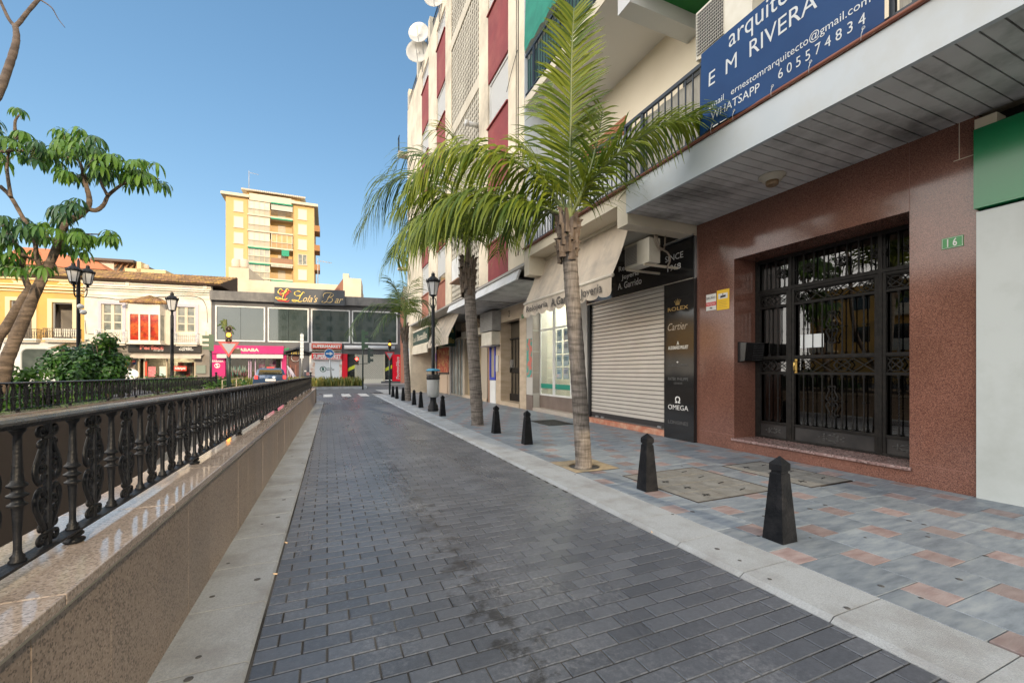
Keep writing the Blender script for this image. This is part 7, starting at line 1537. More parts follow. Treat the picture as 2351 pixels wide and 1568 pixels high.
# traffic lights and yield signs
def tri(par, c, s, fr):
    a0, z0 = (c - fr.o).dot(fr.r), c.z; h = s * .866
    m_ = MB(); m_.prism([(a0 - s / 2, z0 + h / 2), (a0 + s / 2, z0 + h / 2), (a0, z0 - h / 2)], fr, 0, .012); pl = m_.build('yield_sign', M('yield_red', (.45, .02, .03), .4), par)
    k = .66; zc_ = z0 + h / 6; m_ = MB(); m_.prism([(a0 - s / 2 * k, zc_ + h / 3 * k), (a0 + s / 2 * k, zc_ + h / 3 * k), (a0, zc_ - 2 * h / 3 * k)], fr, .012, .015); m_.build('white_field', M('sign_cool', (.26, .30, .35), .4), pl)
def facing(p):
    n = V((0, 0, 0)) - V(p); n.z = 0; n.normalize(); return Fr((p[0], p[1], 0), (-n.y, n.x, 0), n)
def head(par, c, s, fr, lit_i, col, n=3, back=False, mat=None, reg=True):
    hm = mat or M('light_housing', (.05, .035, .025), .5)
    m_ = MB(); hw_, hh = .15 * s, .30 * s; m_.fb(fr, -hw_, hw_, c.z - n * hh / 2, c.z + n * hh / 2, -.12 * s, .0); hd_ = m_.build('traffic_light_head', hm, par)
    for k in range(n):
        z = c.z + n * hh / 2 - hh * (k + .5); m_ = MB(); m_.tube([fr.pt(.11 * s * cos(a), z + .11 * s * sin(a), .09 * s) for a in [pi * (i / 10) - .25 + (i * .05) for i in range(11)]], .014 * s, 5); m_.lathe([(.115 * s, 0), (.12 * s, .10 * s)], 14, fr.pt(0, z, 0), fr.n.to_track_quat('Z', 'Y').to_matrix().to_4x4(), True, False); m_.build('visor', hm, hd_)
        m_ = MB(); m_.lathe([(.105 * s, .003), (.07 * s, .02 * s), (.0001, .03 * s)], 16, fr.pt(0, z, 0), fr.n.to_track_quat('Z', 'Y').to_matrix().to_4x4())
        m_.build('lens', emi('lens_' + col, {'amber': (1, .30, .02), 'red': (1, .03, .02)}[col], 3.2) if k == lit_i else M('lens_dark', (.06, .04, .03), .3), hd_)
ca = att('D', 525, 851, 17.6); ca.z = 0; fa = facing(ca); k_ = 17.6 / FD
t1 = thing('traffic_light', 'traffic light showing amber above a yield sign in front of the pink shop', 'traffic light', ca)
m_ = MB(); m_.tube([ca, ca + V((0, 0, 1.25 + (851 - 786) * k_))], .075, 12); m_.build('pole', M('pole_green', (.015, .03, .028), .4), t1)
fa1 = Fr(ca + fa.n * .1, fa.r, fa.n); tri(t1, ca + fa.n * .1 + V((0, 0, 1.25 + (851 - 803) * k_)), .74, fa1); head(t1, V((0, 0, 1.25 + (851 - 769) * k_)), .78, fa1, 1, 'amber')
m_ = MB(); m_.fb(fa, .12, .42, 1.25 + (851 - 812) * k_, 1.25 + (851 - 800) * k_, -.2, .0); m_.build('side_head', M('side_head', (.10, .08, .06), .6), t1)
cb_ = gnd('B', 2062, 1412); fb_ = facing(cb_); tb = (cb_ - V((0, 0, EYE))).dot(V((SA, CA, 0))); k_ = tb / FD
t2 = thing('traffic_light', 'traffic light showing amber above a yield sign beside the farther palm', 'traffic light', cb_)
m_ = MB(); m_.tube([cb_, cb_ + V((0, 0, 1.25 + (851 - 800) * k_))], .05, 10); m_.build('pole', MATS['pole_green'], t2)
fb1 = Fr(cb_ + fb_.n * .08, fb_.r, fb_.n); tri(t2, cb_ + fb_.n * .08 + V((0, 0, 1.25 + (851 - 818) * k_)), .5, fb1); head(t2, V((0, 0, 1.25 + (851 - 790.5) * k_)), .52, fb1, 1, 'amber')
def far_light(x, y0, y1, ybase, t, lab, hx=None, red=False, s=1.0, flip=1):
    c = att('D', x, 851, t); c.z = 0; k_ = t / FD; tt = thing('traffic_light', lab, 'traffic light', c, None); f_ = facing(c); gm_2 = M('head_green', (.05, .10, .06), .5)
    m_ = MB(); m_.tube([c, c + V((0, 0, 1.25 + (851 - y0) * k_))], .05, 8); m_.build('pole', MATS['pole_green'], tt)
    z1, z0 = 1.25 + (851 - y0) * k_, 1.25 + (851 - y1) * k_; m_ = MB(); m_.fb(f_, -.08, .12, z0, z1, -.1, .14); hd_ = m_.build('traffic_light_head', gm_2, tt); h = (z1 - z0) / 3
    for k in range(3): m_ = MB(); m_.fb(f_, (.12 if flip > 0 else -.34), (.34 if flip > 0 else -.08), z0 + h * k + h * .25, z0 + h * k + h * .75, -.08, .12); m_.build('visor', gm_2, hd_)
    return tt, c, k_, f_
far_light(484, 768, 806, 864, 21, 'green backed traffic light turned away, between the white house and the pink shop', flip=-1)
tt, c, k_, f_ = far_light(833, 758, 803, 877, 28, 'green backed traffic light with a small red pedestrian signal before the shoe shop shutter')
z = 1.25 + (851 - 827) * k_; ff_ = Fr(c + f_.r * -.38, f_.r, f_.n); m_ = MB(); m_.fb(ff_, -.12, .12, z - .3, z + .2, -.1, .05); hd_ = m_.build('pedestrian_head', M('light_housing', (.05, .035, .025), .5), tt); m_ = MB(); m_.lathe([(.09, .05), (.05, .06), (.0001, .065)], 12, ff_.pt(0, z + .08, 0), ff_.n.to_track_quat('Z', 'Y').to_matrix().to_4x4()); m_.build('lens', emi('lens_red', (1, .03, .02), 6), hd_)
m_ = MB(); m_.bar(c + V((0, 0, z - .25)), ff_.pt(0, z - .25, -.05), .04); m_.build('arm', MATS['pole_green'], tt)
m_ = MB(); zz = 1.25 + (851 - 816) * k_; m_.fb(f_, .30, .46, zz - .5, zz + .5, -.1, .05)
for k in range(3): m_.fb(f_, .46, .66, zz - .4 + k * .33, zz - .22 + k * .33, -.08, .04)
m_.fb(f_, .0, .3, zz - .55, zz - .5, -.04, .0); m_.build('side_head', M('dark_head', (.04, .06, .055), .5), tt)
# planter island with sansevieria-like plants, blue arrow sign
isl = MB(); isl.box(-7, 2.55, 31.3, 34.2, 0, .16); struct(isl, 'traffic_island', kerb_stone); m_ = MB(); m_.box(-6.8, 2.35, 31.5, 34.0, .16, .2); struct(m_, 'ground', MATS['soil'])
gl = MB(); RR = random.Random(7)
for k in range(1500):
    x = RR.uniform(-6.7, 2.3); y = 31.55 + 2.3 * RR.random() ** 1.3; a = RR.uniform(0, pi); h = RR.uniform(.35, .75); w_ = RR.uniform(.03, .055); d = V((cos(a), sin(a), 0)); L_ = V((RR.uniform(-.3, .3), RR.uniform(-.3, .3), 0)) * h; b = V((x, y, .18))
    gl.add([b - d * w_, b + d * w_, b + d * w_ * 1.1 + L_ * .4 + V((0, 0, h * .55)), b - d * w_ * 1.1 + L_ * .4 + V((0, 0, h * .55)), b + L_ + V((0, 0, h))], [(0, 1, 2, 3), (3, 2, 4)])
o = gl.build('undergrowth', leafmat('spiky_leaf', (.07, .13, .03), (.30, .25, .06))); o['kind'] = 'stuff'; o['label'] = 'dense strip of short yellow green spiky plants in the traffic island'; o['category'] = 'ground cover'
ci_ = V((.55, 32.2, .18)); top = att('D', 756, 812, (ci_ - V((0, 0, EYE))).dot(V((SA, CA, 0)))); base = att('D', 762, 886, (ci_ - V((0, 0, EYE))).dot(V((SA, CA, 0))))
t4 = thing('direction_sign', 'round blue sign with a white arrow on a leaning grey pole', 'sign', base)
m_ = MB(); m_.tube([base, top], .045, 8); m_.build('pole', M('galvanised', (.32, .34, .35), .4, .5), t4)
fs_ = facing(top); ft_ = Fr(V((top.x, top.y, 0)) + fs_.n * .06, fs_.r, fs_.n); rr = .33
m_ = MB(); m_.prism([(rr * cos(2 * pi * k / 28), top.z + rr * sin(2 * pi * k / 28)) for k in range(28)], ft_, 0, .02); dk = m_.build('disc', wt, t4)
m_ = MB(); m_.prism([(rr * .9 * cos(2 * pi * k / 28), top.z + rr * .9 * sin(2 * pi * k / 28)) for k in range(28)], ft_, .02, .024); m_.build('blue_field', M('sign_blue', (.01, .13, .38), .35), dk)
m_ = MB(); z = top.z; m_.prism([(-.22, z - .04), (.03, z - .04), (.03, z - .13), (.24, z), (.03, z + .13), (.03, z + .04), (-.22, z + .04)], ft_, .024, .028); m_.build('arrow', wt, dk)
# fingerpost with stacked white plates
cf = att('D', 693, 851, 30); cf.z = .0; kf = 30 / FD
t5 = thing('fingerpost', 'stack of narrow white direction plates on a pole before the bar door', 'sign', cf); m_ = MB(); m_.tube([cf, cf + V((0, 0, 1.25 + 86 * kf))], .05, 8); m_.build('pole', steel, t5); ff2 = facing(cf)
for k in range(7): z = 1.25 + (84 - k * 8) * kf; m_ = MB(); m_.fb(ff2, -.11, .11, z - .23, z - .01, .05, .1); m_.build('plate', M('plate_cool', (.55, .58, .60), .5), t5)
# pale wire racks by the bar door
cw2 = FF.pt(*FF.hit('M', 1700, 790, 2.0), 2.0); m_ = MB()
for k in range(7):
    f = k / 6; P = [FF.hit('M', x + 22 * k, y + 26 * k, 2.0) for x, y in ((1620, 620), (1690, 680), (1720, 760), (1650, 720))]; m_.tube([FF.pt(a, max(b, .15), 2.0 + .1 * k) for a, b in P + P[:1]], .025, 5)
for k in range(4): a, b = FF.hit('M', 1640 + 40 * k, 700 + 30 * k, 2.0); m_.tube([FF.pt(a, max(b, .5), 2.2), FF.pt(a + .1, .13, 2.3)], .025, 5)
single(m_, 'stacked_chairs', M('chair_pale', (.50, .45, .50), .4, .5), 'leaning stack of pale metal terrace chairs by the bar door', 'chairs')
# car beyond the railings
cc = att('D', 621, 851, 24.5); cc.z = 0; car = thing('parked_car', 'dark blue hatchback seen from behind over the railing before the pink shop', 'car', cc)
fc = facing(cc); fcar = Fr(cc, fc.r, fc.n)
prof = [(-.85, .25), (-.88, .55), (-.86, .88), (-.74, 1.05), (-.66, 1.30), (-.5, 1.40), (.5, 1.40), (.66, 1.30), (.74, 1.05), (.86, .88), (.88, .55), (.85, .25)]
m_ = MB(); secs = [(0, .98, .0), (.12, 1, 0), (1.2, 1.0, 0), (2.4, .97, .0), (3.0, .9, -.45), (3.9, .86, -.55)]; vs = []
for d, s, dz in secs:
    for a, b in prof: vs.append(fcar.pt(a * s, (b if b < .9 else .9 + (b - .9) * max(.1, 1 + dz * 1.8)) * (1 if d > .05 or b < 1 else .98), -d))
n = len(prof); m_.add(vs, [(i * n + k, i * n + (k + 1) % n, (i + 1) * n + (k + 1) % n, (i + 1) * n + k) for i in range(len(secs) - 1) for k in range(n)] + [tuple(range(n)), tuple((len(secs) - 1) * n + k for k in range(n))], True)
m_.build('body', M('car_blue', (.035, .07, .14), .2, .3, coat=1), car)
m_ = MB(); m_.prism([(-.62, 1.02), (.62, 1.02), (.54, 1.30), (-.54, 1.30)], fcar, .0, .02); m_.build('rear_window', dark_glass, car)
for sg in (-1, 1):
    m_ = MB(); m_.fb(fcar, sg * .80 - .09 * sg - .08, sg * .80 - .09 * sg + .08, .78, .98, -.02, .03); m_.build('tail_light', emi('tail', (.8, .02, .02), .35), car)
    for d in (.7, 3.1): m_ = MB(); m_.tube([fcar.pt(sg * .80, .31, -d), fcar.pt(sg * .62, .31, -d)], .31, 18); m_.build('wheel', M('tyre', (.02, .02, .02), .8), car)
m_ = MB(); m_.fb(fcar, -.8, .8, .35, .55, .0, .06); m_.build('bumper', M('bumper', (.03, .035, .04), .5), car); m_ = MB(); m_.fb(fcar, -.26, .26, .66, .77, .0, .02); m_.build('number_plate', wt, car)
m_ = MB(); m_.fb(fcar, -.18, .18, 1.41, 1.46, -.3, -.1); m_.build('brake_light', MATS['tail'], car)
# kiosk with yellow racks left of the white house shop
kb = FF.pt(*FF.hit('A', 1130, 1150, 1.0), 1.0); kb.z = .13; ks = thing('newspaper_rack', 'yellow magazine rack under a red topped kiosk roof beside the round shrub', 'kiosk', kb)
q_ = fr_rc(FF, 'A', 1085, 1120, 1162, 1280, 1.0); m_ = MB(); m_.fb(FF, q_[0], q_[1], .13, q_[3], .8, 1.0); m_.build('rack', M('rack_yellow', (.65, .40, .03), .5), ks)
m_ = MB()
for r_ in range(7):
    for c_ in range(4): a = q_[0] + (q_[1] - q_[0]) * (c_ + .3) / 4; z = q_[3] - .15 - r_ * .24; m_.fb(FF, a, a + .12, z - .15, z, 1.0, 1.02)
m_.build('magazines', M('mags', (.3, .16, .05), .6, c2=(.6, .5, .3), scale=6), ks)['kind'] = 'stuff'
q_ = fr_rc(FF, 'A', 1075, 1072, 1195, 1120, 1.0); m_ = MB(); m_.fb(FF, q_[0], q_[1], q_[2], q_[3] - .25, .3, 1.3); m_.build('roof', M('kiosk_red', (.5, .05, .03), .5), ks); m_ = MB(); m_.fb(FF, q_[0] - .1, q_[1] + .1, q_[3] - .24, q_[3] - .05, .2, 1.4); m_.build('roof_edge', black_m, ks)
q_ = fr_rc(FF, 'A', 1165, 1235, 1225, 1275, 2.2); m_ = MB(); m_.prism([((q_[0] + q_[1]) / 2 + .55 * cos(2 * pi * k / 20), 1.0 + .4 * sin(2 * pi * k / 20)) for k in range(20)], FF, 2.2, 2.25); m_.tube([FF.pt((q_[0] + q_[1]) / 2, .1, 2.2), FF.pt((q_[0] + q_[1]) / 2, 1, 2.2)], .05, 6)
single(m_, 'oval_sign', wt, 'small white oval advertising sign beside the yellow magazine rack', 'sign')
# ================================================================ palms
pl1 = leafmat('palm_leaf', (.07, .13, .010), (.25, .29, .025), .36)
pl2 = leafmat('palm_leaf_dark', (.04, .09, .010), (.19, .24, .025), .33)
pl3 = leafmat('palm_leaf_blue', (.018, .055, .03), (.10, .16, .04), .3)
rach = M('frond_stalk', (.12, .17, .05), .5, c2=(.17, .19, .08), scale=6)
tm, nt, bs, L = newmat('palm_trunk'); N = nt.nodes
geo = N.new('ShaderNodeNewGeometry'); nz_ = N.new('ShaderNodeTexNoise'); nz_.inputs['Scale'].default_value = 2.5; nz_.inputs['Detail'].default_value = 7
mp = N.new('ShaderNodeMapping'); mp.inputs['Scale'].default_value = (1.5, 1.5, 9); L.new(geo.outputs['Position'], mp.inputs[0]); L.new(mp.outputs[0], nz_.inputs[0])
rp = N.new('ShaderNodeValToRGB'); e = rp.color_ramp; e.elements[0].position = .3; e.elements[0].color = (.07, .06, .05, 1); e.elements[1].position = .75; e.elements[1].color = (.27, .24, .215, 1); x = e.elements.new(.5); x.color = (.17, .15, .135, 1)
L.new(nz_.outputs['Fac'], rp.inputs[0])
n2 = N.new('ShaderNodeTexNoise'); n2.inputs['Scale'].default_value = 1; n2.inputs['Detail'].default_value = 6; m2 = N.new('ShaderNodeMapping'); m2.inputs['Scale'].default_value = (70, 70, 5); L.new(geo.outputs['Position'], m2.inputs[0]); L.new(m2.outputs[0], n2.inputs[0])
mx = N.new('ShaderNodeMix'); mx.data_type = 'RGBA'; mx.blend_type = 'MULTIPLY'; mx.inputs[0].default_value = .8; r2 = N.new('ShaderNodeValToRGB'); r2.color_ramp.elements[0].position = .3; r2.color_ramp.elements[0].color = (.45, .43, .4, 1); r2.color_ramp.elements[1].position = .6; L.new(n2.outputs['Fac'], r2.inputs[0])
L.new(rp.outputs[0], mx.inputs[6]); L.new(r2.outputs[0], mx.inputs[7]); L.new(mx.outputs[2], bs.inputs['Base Color']); bs.inputs['Roughness'].default_value = .85
bp = N.new('ShaderNodeBump'); bp.inputs['Strength'].default_value = .7; bp.inputs['Distance'].default_value = .012; L.new(n2.outputs['Fac'], bp.inputs['Height']); b2 = N.new('ShaderNodeBump'); b2.inputs['Strength'].default_value = .6; b2.inputs['Distance'].default_value = .02; L.new(nz_.outputs['Fac'], b2.inputs['Height']); L.new(bp.outputs[0], b2.inputs['Normal']); L.new(b2.outputs[0], bs.inputs['Normal'])
boot_m = M('palm_boot', (.085, .065, .052), .9, c2=(.20, .16, .13), scale=5, stretch=(6, 6, 1), bump=.7, bscale=40, stain=(.12, .08, .05), sscale=6)
def frond(par, ctrl, L_, npair, droop, mat, seed, w=.0145, hang=0.0, start=.10, base_r=.02, name='frond'):
    r = random.Random(seed); P = catmull(ctrl, 10); n = len(P); m_ = MB()
    cum = [0]
    for i in range(1, n): cum.append(cum[-1] + (P[i] - P[i - 1]).length)
    T = cum[-1]; st = MB(); st.tube(P, [base_r * (1 - .85 * i / (n - 1)) + .002 for i in range(n)], 6)
    fo = st.build(name, rach, par)
    def at(s):
        d = s * T
        for i in range(1, n):
            if cum[i] >= d: f = (d - cum[i - 1]) / max(cum[i] - cum[i - 1], 1e-6); return P[i - 1].lerp(P[i], f), (P[i] - P[i - 1]).normalized()
        return P[-1], (P[-1] - P[-2]).normalized()
    for k in range(npair):
        s = start + (1 - start) * (k + r.random() * .5) / npair; p, t = at(min(s, .999)); z = V((0, 0, 1))
        side = t.cross(z)
        if side.length < .35: side = side + V((CA, -SA, 0)) * (1 if seed % 2 else -1) * .7
        side.normalize(); up = side.cross(t).normalized()
        env = (sin(pi * min(1, .20 + s * .70)) ** .5); ll = L_ * env * r.uniform(.85, 1.12)
        for sg in (-1, 1):
            rowtilt = r.choice((-.45, 0, .35, .6)); d = (side * sg * 1.0 + t * (.55 + .5 * s) + up * rowtilt * .6).normalized(); q = p.copy(); wv = t.cross(d); 
            if wv.length < .01: wv = up
            wv = (t * .8 + wv * .3).normalized(); vs = []; ns = 5; ww = w * r.uniform(.8, 1.2)
            for j in range(ns + 1):
                f = j / ns; wj = ww * (sin(pi * (.18 + .82 * f)) ** .8) if j < ns else .001
                vs += [q - wv * wj, q + wv * wj]
                d = (d + V((0, 0, -1)) * droop * (.35 + f) * r.uniform(.8, 1.2) / ns * 2.2 + V((r.uniform(-.05, .05), r.uniform(-.05, .05), 0))).normalized(); q = q + d * ll / ns
            m_.add(vs, [(2 * j, 2 * j + 1, 2 * j + 3, 2 * j + 2) for j in range(ns)], True)
    m_.build('foliage', mat, fo); return fo
def palm(label, base, top, r0, r1, crown, fronds, seed, mats, L_, boots=10, bl=.5, name='palm_tree'):
    t = thing(name, label, 'palm tree', base, 'palms along the pavement'); r = random.Random(seed)
    P = catmull([base + V((0, 0, -.04)), base + V((0, 0, .12)), base.lerp(top, .4) + V((.01, 0, 0)), base.lerp(top, .75), top], 22); n = len(P); rad = []
    for i, p in enumerate(P):
        f = i / (n - 1); q = r0 * 1.22 * (1 - f * 7) + r0 * f * 7 if f < .14 else r0 + (r1 - r0) * (f - .14) / .86
        if f < .14: q = r0 * (1.22 - .22 * f / .14)
        rad.append(q * (1 + .035 * ((i % 3) == 0) + r.uniform(-.015, .015)))
    m_ = MB(); m_.tube(P, rad, 22); m_.build('trunk', tm, t)
    # dry leaf bases round the top of the trunk
    for k in range(boots):
        f = k / boots; a = k * 2.4; z = -bl * (1 - f) * .95; rr = r1 * (1.0 + .25 * f); c = top + V((rr * cos(a), rr * sin(a), z)); out = V((cos(a), sin(a), 0)); sd_ = V((-sin(a), cos(a), 0)); h = r.uniform(.16, .30) * (bl / .5) ** .5; w_ = r1 * r.uniform(.45, .7); ns = 6; vs = []
        for j in range(ns + 1):
            g_ = j / ns; o = .004 + .028 * g_ * g_ + r.uniform(0, .010) + (.02 if j == ns else 0); wj = w_ * (1 - .75 * g_) * r.uniform(.85, 1.1); q = c + V((0, 0, h * g_)) + out * o
            vs += [q - sd_ * wj - out * .02, q + out * .025, q + sd_ * wj - out * .02]
        b_ = MB(); b_.add(vs, [(3 * j + i, 3 * j + i + 1, 3 * j + i + 4, 3 * j + i + 3) for j in range(ns) for i in range(2)], False); o = b_.build('dry_leaf_base', boot_m, t); sm_ = o.modifiers.new('s', 'SOLIDIFY'); sm_.thickness = .012
    m_ = MB(); m_.tube([top + V((0, 0, -.15)), top + V((0, 0, .0)), crown], [r1 * 1.0, r1 * .75, r1 * .35], 10); m_.build('crown_shaft', rach, t)
    for i, (ctrl, LL, npair, dr, mi) in enumerate(fronds):
        frond(t, [crown - V((0, 0, .2))] + ctrl, LL, npair, dr, mats[mi], seed * 31 + i)
    return t
def Y(x, y, yy): return aty('D', x, y, yy)
b1 = V((3.03, 4.68, .0)); tp1 = Y(1304, 520, 4.62); cr1 = Y(1308, 462, 4.6)
F1 = [([Y(1310, 300, 4.45), Y(1313, 120, 4.3), Y(1318, 20, 4.2)], .50, 100, .28, 0),
      ([Y(1365, 410, 4.45), Y(1440, 335, 4.2), Y(1530, 285, 4.0), Y(1612, 262, 3.85)], .72, 96, .7, 0),
      ([Y(1225, 400, 4.75), Y(1140, 352, 4.95), Y(1040, 342, 5.1), Y(955, 400, 5.2)], .86, 96, 1.25, 0),
      ([Y(1210, 465, 4.8), Y(1110, 450, 5.0), Y(1020, 475, 5.1), Y(950, 540, 5.2)], .88, 98, 1.35, 1),
      ([Y(1275, 400, 4.9), Y(1262, 260, 5.4), Y(1275, 170, 5.9)], .55, 46, .5, 1),
      ([Y(1340, 430, 4.9), Y(1385, 360, 5.6), Y(1440, 330, 6.4)], .55, 44, .6, 1),
      ([Y(1250, 480, 4.9), Y(1200, 470, 5.4), Y(1160, 520, 5.9), Y(1140, 590, 6.1)], .5, 42, .7, 1),
      ([Y(1350, 470, 4.7), Y(1410, 430, 5.0), Y(1470, 420, 5.4), Y(1500, 440, 5.8)], .5, 40, .6, 0),
      ([Y(1260, 430, 4.7), Y(1225, 360, 4.8), Y(1190, 330, 5.0)], .42, 34, .5, 0),
      ([Y(1345, 420, 4.4), Y(1370, 330, 4.3), Y(1385, 250, 4.3)], .38, 34, .4, 0)]
palm('tallest palm, with one upright frond rising past the balconies', b1, tp1, .105, .088, cr1, F1, 3, [pl1, pl2], .6, 26, .50)
b2 = V((2.95 + .0, 8.68, .0)); b2 = gnd('D', 1096, 978); tp2 = Y(1074, 602, b2.y); cr2 = Y(1074, 548, b2.y); y2 = b2.y
F2 = [([Y(1050, 480, y2 - .3), Y(1010, 440, y2 - .3), Y(960, 440, y2 - .2), Y(915, 480, y2 - .1)], 1.1, 90, 1.2, 1), ([Y(1040, 520, y2 + .3), Y(1000, 500, y2 + .8), Y(950, 540, y2 + 1.2)], 1.0, 70, 1.2, 2), ([Y(1105, 500, y2 - .2), Y(1150, 475, y2 - .5), Y(1200, 500, y2 - .7)], .9, 70, 1.1, 1),
      ([Y(1040, 470, y2 - .1), Y(975, 415, y2 + .2), Y(895, 420, y2 + .5), Y(832, 520, y2 + .7)], 1.15, 96, 1.1, 2),
      ([Y(1030, 500, y2 - .4), Y(980, 490, y2 - .6), Y(930, 530, y2 - .7), Y(905, 590, y2 - .7)], 1.2, 100, 1.3, 1),
      ([Y(1050, 460, y2 + .2), Y(1000, 370, y2 + .6), Y(940, 350, y2 + 1.0), Y(890, 390, y2 + 1.2)], .85, 50, .7, 2),
      ([Y(1070, 440, y2), Y(1060, 350, y2 + .2), Y(1030, 300, y2 + .4), Y(990, 300, y2 + .5)], .8, 46, .5, 0),
      ([Y(1110, 480, y2), Y(1165, 440, y2 - .1), Y(1215, 470, y2 - .2), Y(1240, 530, y2 - .2)], .75, 46, .8, 0),
      ([Y(1095, 460, y2 + .4), Y(1130, 380, y2 + .8), Y(1170, 350, y2 + 1.2)], .75, 40, .6, 0),
      ([Y(1100, 520, y2 - .3), Y(1140, 510, y2 - .6), Y(1185, 555, y2 - .8)], .6, 38, .8, 1),
      ([Y(1050, 520, y2 - .5), Y(1010, 520, y2 - 1.0), Y(985, 565, y2 - 1.3)], .7, 40, .8, 1),
      ([Y(1080, 470, y2 - .5), Y(1085, 440, y2 - 1.1), Y(1095, 470, y2 - 1.7)], .75, 44, .8, 0),
      ([Y(1060, 500, y2 + .5), Y(1030, 490, y2 + 1.3), Y(1010, 530, y2 + 2.0)], .7, 40, .8, 2)]
palm('second palm, standing between the fourth bollard and the lamp post', b2, tp2, .14, .12, cr2, F2, 5, [pl1, pl2, pl3], .6, 30, .85)
b3 = gnd('D', 937, 921); y3 = b3.y; tp3 = Y(929, 752, y3); cr3 = Y(930, 722, y3)
F3 = [([Y(905, 705, y3), Y(860, 700, y3), Y(820, 730, y3), Y(803, 770, y3)], .9, 44, .8, 2), ([Y(920, 690, y3), Y(905, 655, y3 + .2), Y(893, 640, y3 + .3)], .8, 34, .6, 2),
      ([Y(945, 700, y3), Y(970, 690, y3 - .2), Y(990, 725, y3 - .3), Y(1003, 790, y3 - .3)], .8, 40, .8, 2), ([Y(935, 690, y3), Y(942, 655, y3), Y(960, 640, y3)], .8, 34, .6, 1),
      ([Y(915, 725, y3), Y(885, 725, y3 - .3), Y(860, 765, y3 - .4)], .7, 34, .9, 2), ([Y(940, 715, y3), Y(962, 715, y3 + .4), Y(980, 745, y3 + .8)], .7, 34, .8, 1), ([Y(925, 690, y3 + .5), Y(915, 670, y3 + 1.2), Y(900, 690, y3 + 1.8)], .7, 34, .8, 1), ([Y(930, 700, y3 - .5), Y(935, 690, y3 - 1.2), Y(945, 720, y3 - 1.8)], .7, 34, .8, 1)]
palm('palm with a thin trunk next to the traffic light at the crossing', b3, tp3, .125, .10, cr3, F3, 8, [pl1, pl2, pl3], .6, 20, .7)
# ================================================================ umbrella tree at the left, with round hanging leaf clusters
bark = M('smooth_bark', (.10, .075, .055), .9, c2=(.22, .165, .125), scale=4, bump=1.0, bscale=14, stretch=(1, 1, 5), stain=(.06, .045, .035), sscale=7)
ul = leafmat('umbrella_leaf', (.02, .075, .035), (.085, .18, .05), .3, .32)
ul2 = leafmat('umbrella_leaf_young', (.05, .15, .02), (.15, .28, .04), .35, .4)
YT = 10.4
def q(x, y, dy=0): return aty('Q', x, y, YT + dy)
def a_(x, y, dy=0): return aty('A', x, y, YT + dy)
ut = thing('umbrella_tree', 'leaning tree with clusters of large drooping finger shaped leaves above the shrubs', 'tree', V((a_(-80, 1500).x, YT, .1)))
def limb(par, pts, radii, name='limb', mat=bark):
    P = catmull(pts, 7); n = len(P); m_ = MB(); rr = random.Random(len(pts) * 7 + int(radii[0] * 1000))
    R0 = [radii[0] + (radii[1] - radii[0]) * i / (n - 1) for i in range(n)]; m_.tube(P, [x * (1 + rr.uniform(-.05, .07)) for x in R0], 12); return m_.build(name, mat, par)
base = a_(-60, 1750, .1); base.z = .0
limb(ut, [base, a_(30, 1230), a_(120, 960), a_(240, 680), a_(350, 430), a_(420, 290), a_(500, 120), q(370, 720)], (.105, .052), 'trunk')
limb(ut, [V((base.x - .4, YT + .2, 0)), a_(-60, 1000, .1), a_(60, 790, .1), a_(200, 560, .1), a_(275, 450, .1)], (.085, .06), 'trunk')
limb(ut, [a_(275, 470, .1), a_(232, 360, .1), a_(200, 250, .2), a_(215, 160, .2), q(120, 900, .2), q(60, 800, .3), q(0, 720, .3)], (.05, .03))
limb(ut, [a_(300, 440), a_(350, 380), a_(400, 300), a_(340, 170), q(190, 800), q(130, 700), q(60, 580), q(0, 520)], (.035, .03))
limb(ut, [q(370, 720), q(440, 688), q(490, 640), q(500, 590), q(478, 500), q(465, 440, -.1)], (.055, .032))
limb(ut, [q(492, 650), q(540, 655), q(580, 625), q(605, 575), q(650, 535), q(700, 500, -.1)], (.04, .022))
for pts in ([(465, 440), (440, 380), (380, 360), (280, 372)], [(465, 440), (520, 380), (580, 350)], [(700, 500), (760, 470), (830, 480), (890, 480)], [(430, 690), (400, 650), (340, 640)], [(300, 830), (380, 800), (470, 790), (560, 790)], [(60, 580), (40, 420), (60, 300), (110, 240)], [(120, 900), (180, 930), (240, 950)], [(600, 570), (560, 480), (600, 430)], [(0, 330), (100, 320), (200, 330)], [(90, 260), (85, 160), (120, 110)]):
    limb(ut, [q(x, y, R.uniform(-.1, .1)) for x, y in pts], (.028, .010), 'twig')
RU = random.Random(21)
def cluster(mb, c, tip, s, r):
    """eight or so leaflets radiating from the petiole tip and drooping"""
    n = r.randint(6, 10); ax = (tip - c); 
    if ax.length < .01: ax = V((0, 0, 1))
    ax.normalize(); mb[1].tube([c, c.lerp(tip, .5) + V((0, 0, .02)), tip], .006, 4, caps=False)
    up = (V((0, 0, 1)) * .9 + ax * .5 + V((r.uniform(-.2, .2), r.uniform(-.2, .2), 0))).normalized(); e1 = up.orthogonal().normalized(); e2 = up.cross(e1); a0 = r.uniform(0, 6)
    for k in range(n):
        a = a0 + 2 * pi * k / n; out = e1 * cos(a) + e2 * sin(a); d = (out + up * .28).normalized(); L_ = s * r.uniform(.8, 1.15); w_ = L_ * .10; q_ = tip + out * .02; sd_ = up.cross(out).normalized(); vs = []; ns = 5
        for j in range(ns + 1):
            f = j / ns; wj = w_ * (0.12, .7, 1.0, 1.0, .75, .05)[j]; fold = up * wj * .25
            vs += [q_ - sd_ * wj + fold, q_, q_ + sd_ * wj + fold]; d = (d + V((0, 0, -1)) * (.50 + .25 * r.random())).normalized(); q_ = q_ + d * L_ / ns
        mb[0].add(vs, [(3 * j + i, 3 * j + i + 1, 3 * j + i + 4, 3 * j + i + 3) for j in range(ns) for i in range(2)], True)
